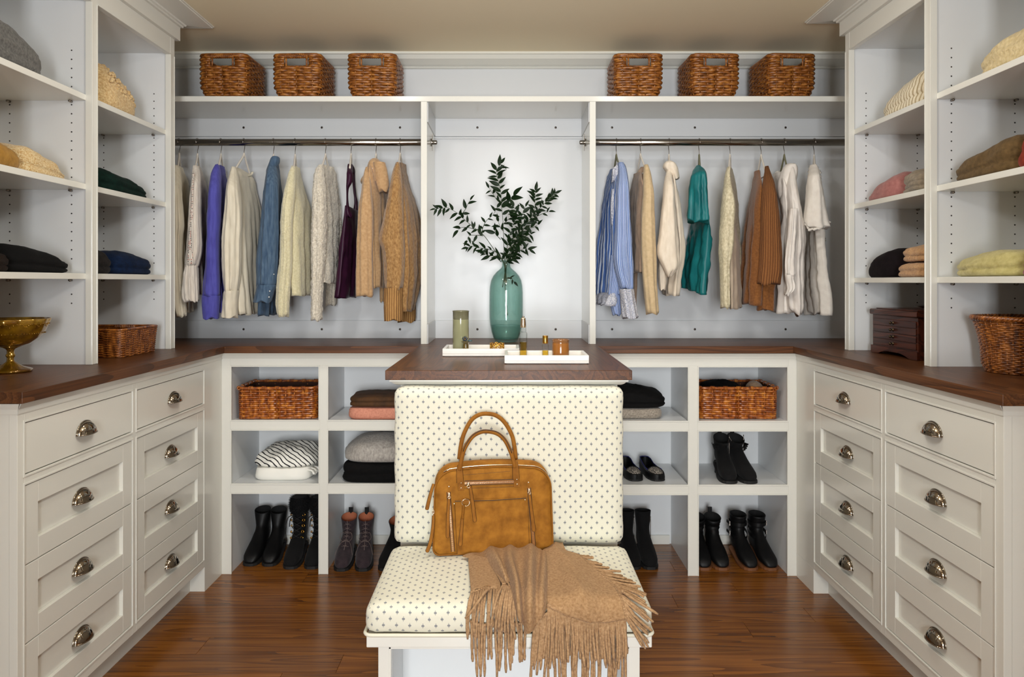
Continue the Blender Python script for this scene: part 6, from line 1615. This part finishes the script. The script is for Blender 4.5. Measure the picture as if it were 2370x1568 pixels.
branch('tallest central leafy branch rising straight up out of the vase', [
    ([(900, 1800), (872, 1500), (868, 1270), (855, 950), (850, 800), (835, 640), (825, 480), (795, 350), (778, 262), (826, 180)], yv, yv - 0.02, 0.017, 0.0425, 0.50),
    ([(825, 990), (770, 930), (760, 890)], yv, yv - 0.02, 0.02, 0.042, 0.3), ([(830, 600), (790, 575), (740, 500), (700, 440)], yv, yv + 0.03, 0.017, 0.032, 0.3),
    ([(848, 650), (890, 600), (930, 550), (960, 520)], yv, yv - 0.05, 0.02, 0.05, 0.2), ([(850, 830), (900, 780), (960, 740)], yv, yv - 0.06, 0.018, 0.04, 0.1), ([(852, 900), (820, 860), (800, 800)], yv, yv - 0.03, 0.02, 0.04, 0.2)])
branch('leafy branch arching out to the upper left of the vase', [
    ([(845, 1500), (866, 1270), (745, 1085), (640, 940), (550, 870), (440, 780), (380, 720), (260, 652), (190, 660), (130, 664)], yv, yv - 0.15, 0.019, 0.034, 0.38),
    ([(560, 885), (490, 865), (410, 862), (370, 890)], yv - 0.03, yv - 0.07, 0.022, 0.036, 0.1), ([(410, 720), (450, 665), (475, 610), (500, 570)], yv - 0.04, yv - 0.05, 0.02, 0.036, 0.1),
    ([(620, 930), (640, 850), (680, 780), (740, 730), (785, 650)], yv - 0.02, yv + 0.02, 0.018, 0.032, 0.05), ([(640, 950), (560, 945), (490, 950), (465, 1000)], yv - 0.02, yv - 0.07, 0.02, 0.034, 0.1)])
branch('dense leafy branch leaning right behind the tallest one', [
    ([(880, 1480), (880, 1270), (955, 1060), (1020, 950), (1100, 820), (1180, 700), (1192, 560), (1195, 470)], yv, yv - 0.03, 0.0125, 0.036, 0.30),
    ([(1015, 960), (1040, 850), (1050, 740), (1090, 640)], yv - 0.02, yv - 0.06, 0.016, 0.036, 0.1), ([(1090, 850), (1170, 860), (1220, 830)], yv - 0.02, yv - 0.07, 0.02, 0.036, 0.1)])
branch('leafy branch reaching farthest to the upper right of the vase', [
    ([(890, 1460), (890, 1270), (1000, 1000), (1150, 770), (1250, 650), (1340, 560), (1405, 500)], yv, yv + 0.05, 0.013, 0.031, 0.32),
    ([(1160, 770), (1260, 720), (1340, 690)], yv + 0.03, yv, 0.018, 0.03, 0.1), ([(1000, 1010), (1080, 960), (1150, 930)], yv, yv - 0.05, 0.016, 0.034, 0.05)])
branch('short leafy branch in the middle of the vase', [
    ([(875, 1440), (875, 1270), (905, 1000), (960, 830), (1000, 740), (965, 640)], yv, yv - 0.08, 0.0125, 0.036, 0.25), ([(900, 1050), (960, 980), (1020, 960), (1060, 1010)], yv - 0.03, yv - 0.09, 0.014, 0.036, 0.0), ([(890, 1160), (940, 1060), (1000, 1040)], yv - 0.03, yv - 0.08, 0.013, 0.038, 0.0)])
branch('low leafy branch drooping left over the vase neck', [
    ([(862, 1440), (866, 1260), (790, 1140), (700, 1095), (600, 1080), (520, 1060), (470, 1075)], yv, yv - 0.06, 0.016, 0.034, 0.22), ([(830, 1230), (760, 1170), (690, 1160), (640, 1130)], yv, yv - 0.07, 0.016, 0.036, 0.1)])
branch('low leafy branch drooping right over the vase neck', [
    ([(885, 1440), (880, 1260), (930, 1170), (1000, 1130), (1070, 1090), (1130, 1100)], yv, yv - 0.06, 0.016, 0.034, 0.25), ([(890, 1230), (950, 1190), (1000, 1180)], yv, yv - 0.06, 0.014, 0.034, 0.1), ([(880, 1440), (895, 1400), (940, 1410), (965, 1440)], yv, yv, 0.012, 0.024, 0.3)])

# ------------------------------------------------------------------ tan handbag on the bench
BAGM = plain('tan_suede_leather', (168, 112, 36), 0.75, var=(26, (120, 74, 16), 6), bump=(260, 0.25, 0.0008), spec=0.2)
BAGD = plain('dark_leather_edge', (58, 34, 12), 0.5)
BAGS = plain('tan_strap_leather', (148, 96, 30), 0.7, var=(40, (124, 76, 20), 4), spec=0.2)
ZIPT = plain('zip_tape', (150, 96, 32), 0.7)
YAW = math.radians(7.0)
bt = thing('handbag', 'tan suede satchel handbag standing on the bench against its back', 'bag', (-0.046, 2.262, 0.4878), YAW)
LEAN = 0.008
def bp(xp, yp, w=-0.004):
    """bag-local point for a place on the front of the bag in the close-up (4.125 px per photo pixel)"""
    u = (xp - 742) * 0.000325; v = ((1450 - 65 * (xp - 185) / 1115) - yp) * 0.000319
    return Vector((u, w + LEAN * v / 0.25, v))
out = []
def bag_outline(sx, top, inset=0.0):
    pts = []
    hb, ht, rr = 0.182 - inset, 0.177 - inset, 0.062 - inset * 0.5
    pts.append((-hb + 0.02, 0.0 + inset)); pts.append((hb - 0.02, 0.0 + inset))
    pts += [(hb - 0.02 + 0.02 * math.sin(PI / 2 * i / 5), inset + 0.02 - 0.02 * math.cos(PI / 2 * i / 5)) for i in range(1, 6)]
    pts += [(lerp(hb, ht, i / 6), lerp(0.02 + inset, top - rr - inset, i / 6)) for i in range(1, 6)]
    pts += [(ht - rr + rr * math.cos(PI / 2 * i / 8), top - rr - inset + rr * math.sin(PI / 2 * i / 8)) for i in range(0, 9)]
    m = 8
    for i in range(1, m): 
        x = lerp(ht - rr, -(ht - rr), i / m); pts.append((x, top - inset + 0.006 * (1 - (x / (ht - rr)) ** 2)))
    pts += [(-(ht - rr) - rr * math.sin(PI / 2 * i / 8), top - rr - inset + rr * math.cos(PI / 2 * i / 8)) for i in range(0, 9)]
    pts += [(-lerp(ht, hb, i / 6), lerp(top - rr - inset, 0.02 + inset, i / 6)) for i in range(1, 6)]
    pts += [(-(hb - 0.02 + 0.02 * math.cos(PI / 2 * i / 5)), inset + 0.02 - 0.02 * math.sin(PI / 2 * i / 5)) for i in range(0, 5)]
    return pts
rings = []
for w, ins, tp in ((0.0, 0.07, 0.245), (-0.0003, 0.04, 0.247), (-0.0005, 0.016, 0.249), (0.002, 0.004, 0.250), (0.008, 0.0, 0.252), (0.03, 0.0, 0.264), (0.050, 0.001, 0.266), (0.060, 0.002, 0.262), (0.066, 0.008, 0.258), (0.068, 0.04, 0.25)):
    rings.append([(x, w + LEAN * z / 0.25, z) for x, z in bag_outline(1, tp, ins)])
MB().loft(rings).build('body', BAGM, bt, smooth_=True, world=False, fix=True)
MB().tube([(x, 0.005 + LEAN * z / 0.25, z) for x, z in bag_outline(1, 0.2515, -0.0005)], 0.0026, 6, closed=True).build('edge_piping', BAGS, bt, smooth_=True, world=False)
# top zip running over the dome
zp = [(x, 0.012 + LEAN * z / 0.25, z + 0.001) for x, z in bag_outline(1, 0.2545, -0.0005)[14:32]]
MB().tube(zp, 0.0022, 5, flat=(1.6, 0.8)).build('top_zip', RGOLD, bt, smooth_=True, world=False)
def strip(pts, w, thick=0.0022, mat=BAGS, name='strap', edge=False, par=None):
    """a flat leather strip along points (in the plane of the front)"""
    q = spline(pts, 24); r_ = []
    for i, p in enumerate(q):
        d = (q[min(23, i + 1)] - q[max(0, i - 1)]).normalized(); s = Vector((-d.z, 0, d.x)).normalized(); ww = w(i / 23) if callable(w) else w
        y = Vector((0, thick / 2, 0))
        r_.append([p - s * ww - y, p + s * ww - y, p + s * ww + y, p - s * ww + y])
    o = MB().loft(r_).build(name, mat, par or bt, world=False, bevel=0.0005)
    if edge:
        for sg in (-1, 1):
            MB().tube([q[i] + Vector((0, 0, 0)) + Vector((-(q[min(23, i + 1)] - q[max(0, i - 1)]).normalized().z, 0, (q[min(23, i + 1)] - q[max(0, i - 1)]).normalized().x)) * sg * (w(i / 23) if callable(w) else w) for i in range(24)], 0.0010, 4).build('strap_edge', BAGD, o, world=False)
    return o
# front pocket and its seams
po = [bp(380, 925, -0.0035), bp(1085, 880, -0.0035), bp(1095, 1395, -0.0035), bp(400, 1430, -0.0035)]
MB().loft([[p + Vector((0, d, 0)) for p in po] for d in (0.003, -0.0005)]).build('front_pocket', BAGM, bt, world=False, bevel=0.001)
def seam(a, b_, n=22, w=-0.0052):
    A, B_ = bp(*a, w), bp(*b_, w); mb = MB()
    for i in range(n):
        mb.tube([A.lerp(B_, (i + 0.15) / n), A.lerp(B_, (i + 0.75) / n)], 0.0006, 4)
    return stuff(mb.build('stitching', BAGD, bt, world=False))
seam((378, 960), (402, 1425), 40); seam((1062, 900), (1075, 1390), 40); seam((440, 690), (900, 640), 36, -0.0035); seam((470, 815), (930, 785), 36, -0.0040)
MB().tube([bp(380, 932, -0.0056), bp(720, 918, -0.0058), bp(1050, 888, -0.0056)], 0.0012, 5).build('pocket_edge', BAGD, bt, world=False)
def zip_(a, b_, wd, n, w=-0.0045):
    A, B_ = bp(*a, w), bp(*b_, w); d = (B_ - A).normalized(); s = Vector((-d.z, 0, d.x))
    tp = MB().loft([[p - s * wd, p + s * wd, p + s * wd + Vector((0, 0.003, 0)), p - s * wd + Vector((0, 0.003, 0))] for p in (A, B_)]).build('zip', ZIPT, bt, world=False, bevel=0.0008)
    for sg in (-1, 1): MB().tube([A + s * wd * sg, B_ + s * wd * sg], 0.0011, 5).build('zip_edge', BAGD, tp, world=False)
    th = MB()
    for i in range(n):
        p = A.lerp(B_, (i + 0.5) / n) - Vector((0, 0.0008, 0))
        th.box(p.x - abs(s.x) * wd * 0.42 - 0.0005 - abs(d.x) * 0.0004, p.x + abs(s.x) * wd * 0.42 + 0.0005 + abs(d.x) * 0.0004, p.y - 0.0012, p.y + 0.001, p.z - abs(s.z) * wd * 0.42 - 0.0004, p.z + abs(s.z) * wd * 0.42 + 0.0004)
    stuff(th.build('zip_teeth', RGOLD, tp, world=False))
zip_((470, 762), (932, 735), 0.0062, 52); zip_((322, 850), (362, 1402), 0.0050, 62); zip_((1074, 790), (1118, 1342), 0.0050, 62)
def slider(x, y):
    p = bp(x, y, -0.0085); o = MB().ball(p, 0.0048, 10, (1, 0.5, 1.25)).build('zip_slider', RGOLD, bt, smooth_=True, world=False)
    MB().tube([p + Vector((0.0042 * math.cos(2 * PI * j / 12), -0.002, -0.007 + 0.0042 * math.sin(2 * PI * j / 12))) for j in range(12)], 0.0010, 5, closed=True).build('zip_ring', RGOLD, o, smooth_=True, world=False)
slider(505, 765); slider(328, 870); slider(1075, 812)
tpw = lambda u: 0.0036 + 0.0016 * u if u < 0.93 else 0.0052 * (1 - u) / 0.07 + 0.001
strip([bp(520, 785, -0.0095), bp(545, 950, -0.010), bp(566, 1120, -0.0095)], tpw, name='zip_pull', edge=True)
strip([bp(325, 905, -0.0095), bp(316, 1100, -0.010), bp(314, 1272, -0.0095)], tpw, name='zip_pull', edge=True)
strip([bp(1075, 845, -0.0095), bp(1095, 1020, -0.010), bp(1118, 1200, -0.0095)], tpw, name='zip_pull', edge=True)
# braided tassel with a gold ring
g = bp(480, 940, -0.0085)
MB().tube([g + Vector((0.0115 * math.cos(2 * PI * j / 20), 0.001 * math.sin(4 * PI * j / 20), 0.0105 * math.sin(2 * PI * j / 20))) for j in range(20)], 0.0016, 6, closed=True).build('gold_ring', RGOLD, bt, smooth_=True, world=False)
strip([bp(440, 915, -0.008), bp(480, 932, -0.0085), bp(525, 930, -0.008)], 0.0045, name='ring_loop')
bz = MB()
for s in range(3):
    bz.tube([bp(462 - 14 * (i / 20), 965 + 125 * (i / 20), -0.010) + Vector((0.0030 * math.sin(i * 0.9 + s * 2 * PI / 3), 0.002 * math.cos(i * 0.9 + s * 2 * PI / 3), 0)) for i in range(21)], 0.0021, 5)
bz.build('braid', BAGS, bt, smooth_=True, world=False)
strip([bp(448, 1085, -0.0095), bp(438, 1220, -0.010), bp(428, 1345, -0.0095)], tpw, name='tassel_strap', edge=True)
st = MB(); 
for x, y in ((327, 798), (1070, 740), (374, 957), (1037, 905), (438, 757), (438, 806), (960, 712), (962, 757)):
    MB().ball(bp(x, y, -0.0075 if y > 700 and 400 < x < 1000 else -0.005), 0.0026, 10, (1, 0.6, 1)).build('stud', RGOLD, bt, smooth_=True, world=False)
# handle tabs and the two handles
for xs in ((412, 440, 466), (930, 962, 988)):
    dy = 0 if xs[0] < 600 else -47
    A = [bp(xs[0], 835 + dy, -0.004), bp(xs[2], 832 + dy, -0.004), bp(xs[2] - 4, 752 + dy, -0.004), bp(xs[0] - 4, 755 + dy, -0.004)]
    MB().loft([[p + Vector((0, d, 0)) for p in A] for d in (0.003, -0.002)]).build('handle_patch', BAGS, bt, world=False, bevel=0.0008)
    strip([bp(xs[1] - 10, 755 + dy, -0.0075), bp(xs[1] - 14, 690 + dy, -0.0085), bp(xs[1] - 16, 630 + dy, -0.0085), bp(xs[1] - 16, 590 + dy, -0.008)], lambda u: 0.0098 - 0.001 * u if u < 0.45 else 0.0093 - (u - 0.45) * 0.0075, 0.004, name='handle_tab', edge=True)
hp = [bp(424, 640, -0.008), bp(438, 560, -0.008), bp(470, 440, -0.006), bp(540, 330, -0.003), bp(620, 280, -0.001), bp(695, 272, 0), bp(780, 290, -0.001), bp(850, 350, -0.003), bp(900, 450, -0.006), bp(928, 540, -0.008), bp(940, 600, -0.008)]
h1 = MB().tube(spline(hp, 48), 0.0062, 10, flat=(1, 0.8)).build('handle', BAGS, bt, smooth_=True, world=False)
MB().tube([p + Vector((0, -0.0035, 0.0048)) if True else p for p in spline(hp, 48)[8:40]], 0.0016, 5).build('handle_edge', BAGD, h1, smooth_=True, world=False)
hp2 = [bp(430, 575, 0.048), bp(448, 440, 0.050), bp(478, 330, 0.052), bp(545, 205, 0.054), bp(620, 148, 0.055), bp(700, 134, 0.056), bp(790, 150, 0.055), bp(870, 215, 0.054), bp(935, 330, 0.052), bp(960, 440, 0.050), bp(972, 560, 0.048)]
MB().tube(spline(hp2, 48), 0.0064, 10, flat=(1, 0.8)).build('handle', BAGS, bt, smooth_=True, world=False)
# side pieces
strip([bp(186, 790, 0.012), bp(152, 900, 0.006), bp(122, 1030, 0.006)], tpw, name='side_strap', edge=True)
strip([bp(184, 1075, 0.0), bp(176, 1200, -0.003), bp(155, 1320, -0.005), bp(122, 1412, -0.006)], tpw, name='side_strap', edge=True)
MB().tube([bp(183, 1040, -0.001) + Vector((0.003 * math.cos(2 * PI * j / 12), 0, 0.0055 * math.sin(2 * PI * j / 12))) for j in range(12)], 0.0012, 5, closed=True).build('side_ring', RGOLD, bt, smooth_=True, world=False)
MB().ball(bp(1250, 740, 0.02), 0.005, 10, (0.7, 1, 1)).build('side_clasp', RGOLD, bt, smooth_=True, world=False)

# ------------------------------------------------------------------ fringed throw over the bench
THROW = plain('tan_wool_throw', (176, 142, 104), 0.95, var=(150, (140, 106, 72), 4), bump=(170, 0.7, 0.003), sheen=0.08, spec=0.15)
FRING = plain('tan_wool_fringe', (186, 152, 114), 0.95, var=(160, (146, 112, 78), 4), bump=(220, 0.8, 0.003), sheen=0.08, spec=0.15)
CT = Crop(1040, 1250, 4.74)
ZSEAT, YFR = 0.4875, 1.912
def seatmap(px, py, lift=0.0):
    """point of the bench (seat top, then over its front edge) that lies under a place of the close-up"""
    X, Y = CT.x(px), CT.y(py)
    yy = (H - ZSEAT) * F / (Y - VY)
    R_ = 0.028
    if yy > YFR + R_: return Vector((XP(X, yy), yy, ZSEAT + lift))
    zf = ZP(Y, YFR)
    if zf < ZSEAT - R_: return Vector((XP(X, YFR - lift), YFR - lift, zf))
    yc_, zc_ = YFR + R_, ZSEAT - R_                         # rounded front edge of the cushion
    s = Y - VY; k = s / F; best = None                          # intersect the sight line's height with the rounding
    lo, hi = 0.0, PI / 2
    for _ in range(30):
        m = (lo + hi) / 2; y_, z_ = yc_ - R_ * math.sin(m), zc_ + R_ * math.cos(m)
        if (H - z_) / y_ < k: lo = m
        else: hi = m
    m = (lo + hi) / 2; rr = R_ + lift
    y_ = yc_ - rr * math.sin(m)
    return Vector((XP(X, y_), y_, zc_ + rr * math.cos(m)))
def poly_at(pts, t):
    """point at fraction t of a 2-D polyline, by its own knots"""
    L = [0.0]
    for a, b_ in zip(pts, pts[1:]): L.append(L[-1] + math.hypot(b_[0] - a[0], b_[1] - a[1]))
    q = t * L[-1]
    for i in range(len(pts) - 1):
        if q <= L[i + 1] + 1e-9:
            u = (q - L[i]) / max(1e-9, L[i + 1] - L[i]); return (lerp(pts[i][0], pts[i + 1][0], u), lerp(pts[i][1], pts[i + 1][1], u))
    return pts[-1]
tw = thing('throw_blanket', 'tan wool throw with long twisted fringe draped over the bench seat', 'blanket', (0.08, 2.05, ZSEAT))
def sheet(back, front, nu, nv, liftf, name, thick=0.004):
    g = []
    for j in range(nv + 1):
        v = j / nv; row = []
        for i in range(nu + 1):
            u = i / nu; a, b_ = poly_at(back, u), poly_at(front, u)
            row.append(seatmap(lerp(a[0], b_[0], v), lerp(a[1], b_[1], v), 0.004 + liftf(u, v)))
        g.append(row)
    mb = MB(); mb.loft(g, False, False, closed=False)
    o = mb.build(name, THROW, tw, smooth_=True)
    md = o.modifiers.new('solid', 'SOLIDIFY'); md.thickness = thick; md.offset = -1
    md2 = o.modifiers.new('sub', 'SUBSURF'); md2.levels = 1; md2.render_levels = 1
    return g
gs = lambda x, c, w: math.exp(-(abs(x - c) / w) ** 1.45)
def lift_left(u, v):
    s = u + 0.10 * (v - 0.5)
    return (0.034 * gs(s, 0.28, 0.070) + 0.046 * gs(s + 0.03 * math.sin(5 * v), 0.52, 0.075) + 0.040 * gs(s, 0.76, 0.065) + 0.022 * gs(s, 0.94, 0.05)) * (0.30 + 0.85 * math.sin(PI * min(1, v * 0.85 + 0.05))) + 0.004 * math.sin(19 * u + 5 * v)
def lift_right(u, v):
    return 0.006 + 0.012 * gs(u, 0.30 + 0.25 * v, 0.12) * smooth(v * 1.5) + 0.010 * gs(u, 0.62, 0.2) * (1 - v * 0.6) + 0.004 * math.sin(8 * u + 6 * v) * v
def lift_flap(u, v): return 0.002 + 0.006 * math.sin(PI * u) * (1 - v * 0.4) + 0.004 * gs(u, 0.15, 0.08)
# flap lying lowest at the left, the right-hand sheet, then the gathered folds on top
FL = [(238, 610), (300, 590), (400, 556), (520, 562), (560, 640)]
sheet([(205, 235), (290, 215), (420, 250), (520, 330), (560, 420)], FL, 22, 22, lift_flap, 'left_flap', 0.003)
FM = [(585, 548), (640, 540), (700, 590), (740, 640)]
sheet([(440, 300), (520, 330), (600, 400), (680, 470)], FM, 16, 18, lambda u, v: 0.008 + 0.010 * math.sin(PI * u), 'middle_flap', 0.003)
FR = [(1078, 735), (1150, 762), (1260, 800), (1400, 838), (1560, 868), (1700, 880), (1850, 858), (1935, 848)]
BR_ = [(1000, 90), (1060, 75), (1150, 62), (1230, 72), (1270, 150), (1370, 180), (1440, 215), (1560, 340), (1700, 460), (1800, 540), (1890, 680), (1935, 846)]
gr = sheet(BR_[:5] + [(1300, 165)], [(1078, 735), (1200, 780), (1400, 838)], 20, 30, lift_right, 'right_sheet', 0.003) if False else None
gr = []
nu, nv = 44, 40
for j in range(nv + 1):
    v = j / nv; row = []
    L_ = poly_at([(1030, 150), (1045, 300), (1062, 480), (1078, 735)], v)
    R2 = poly_at([(1240, 75), (1275, 165), (1420, 205), (1560, 340), (1700, 455), (1800, 540), (1890, 690), (1938, 846)], v)
    for i in range(nu + 1):
        u = i / nu; f_ = poly_at(FR, u); b0 = (lerp(1030, 1240, u), lerp(150, 75, u)); c00, c01, c10, c11 = (1030, 150), (1240, 75), (1078, 735), (1938, 846)
        if v < 0: pass
        x = (1 - v) * b0[0] + v * f_[0] + (1 - u) * L_[0] + u * R2[0] - ((1 - u) * (1 - v) * c00[0] + u * (1 - v) * c01[0] + (1 - u) * v * c10[0] + u * v * c11[0])
        y = (1 - v) * b0[1] + v * f_[1] + (1 - u) * L_[1] + u * R2[1] - ((1 - u) * (1 - v) * c00[1] + u * (1 - v) * c01[1] + (1 - u) * v * c10[1] + u * v * c11[1])
        row.append(seatmap(x, y, 0.004 + lift_right(u, v)))
    gr.append(row)
o = MB().loft(gr, False, False, closed=False).build('right_sheet', THROW, tw, smooth_=True)
md = o.modifiers.new('solid', 'SOLIDIFY'); md.thickness = 0.003; md.offset = -1
sheet([(140, 205), (300, 165), (480, 140), (700, 120), (1000, 120), (1050, 180)], [(520, 360), (640, 560), (760, 800), (845, 1005), (930, 930), (1080, 735)], 64, 44, lift_left, 'gathered_folds', 0.004)
# twisted fringe: every strand is a part of its own
fr = random.Random(12)
def strand(p0, p1, lift0, lift1, bend=0.0, r=0.0037, knot=True):
    n = 12; pts = []; ph = fr.uniform(0, 6.28); am = fr.uniform(3, 9)
    for i in range(n + 1):
        u = i / n; dx = bend * math.sin(PI * u) + am * math.sin(ph + 5.0 * u) * u
        pts.append(seatmap(lerp(p0[0], p1[0], u) + dx, lerp(p0[1], p1[1], u), lerp(lift0, lift1, u)))
    kn = MB()
    if knot: kn.ball(pts[0] + Vector((0, -0.001, 0.001)), r * 1.35, 6)
    kn.tube(pts, lambda u: r * (0.85 + 0.25 * math.sin(u * 21 + ph) * 0.5 + 0.1) * (1 if u < 0.96 else 0.7), 6).build('fringe_strand', FRING, tw, smooth_=True)
for i in range(13):            # left flap, lying on the seat and over its front
    a = poly_at(FL, (i + 0.3) / 13.5); strand(a, (a[0] - 45 + 40 * (i / 13) + fr.uniform(-20, 20), a[1] + fr.uniform(380, 520)), 0.006, 0.006 + 0.002 * (i % 2), -30 + 40 * i / 13)
strand((430, 610), (172, 835), 0.016, 0.014, 0)
for i in range(9):
    a = poly_at(FM, (i + 0.3) / 9.5); strand(a, (a[0] - 130 + 190 * (i / 9) + fr.uniform(-15, 15), a[1] + fr.uniform(360, 470)), 0.014, 0.012, -20)
for i in range(17):            # lower layer seen below the flaps, hanging past the seat board
    x = 250 + i * 36 + fr.uniform(-8, 8); strand((x, 880 + fr.uniform(0, 60)), (x + fr.uniform(-25, 25), fr.uniform(1230, 1500)), 0.003, 0.008)
for i in range(12):            # strands right of the big fold
    x = 900 + i * 17; strand((x + 40, 860 - i * 7), (x + fr.uniform(-30, 10), fr.uniform(1150, 1620)), 0.006, 0.010)
for i in range(46):            # long fringe along the front hem
    a = poly_at(FR, (i + 0.5) / 46); strand((a[0], a[1] - 4), (a[0] + fr.uniform(-22, 22) + (i / 46) * 26, fr.uniform(1230, 1400)), 0.010, 0.008 + 0.006 * (i % 3), fr.uniform(-14, 14), 0.0040)
for i in range(22):            # its second layer reaches below the frame
    a = poly_at(FR, (i + 0.5) / 22); strand((a[0], a[1] + 10), (a[0] + fr.uniform(-30, 40), fr.uniform(1560, 1760)), 0.004, 0.008, fr.uniform(-12, 12))
RE = [(1420, 205), (1560, 340), (1700, 455), (1800, 540), (1890, 690), (1938, 846)]
ends = [(1560, 215), (1690, 300), (1800, 345), (1900, 430), (2050, 520), (2160, 620), (2200, 720), (2230, 860), (2210, 1010), (2170, 1180)]
for i in range(40):
    q = i / 39; a = poly_at(RE, q); e = poly_at(ends, min(1, q * 1.02)); e = (e[0] + fr.uniform(-60, 20), e[1] + fr.uniform(-20, 20))
    strand(a, e, 0.008, 0.005 + 0.004 * (i % 3), fr.uniform(-10, 18))
strand((1900, 640), (2285, 800), 0.016, 0.014, 0)
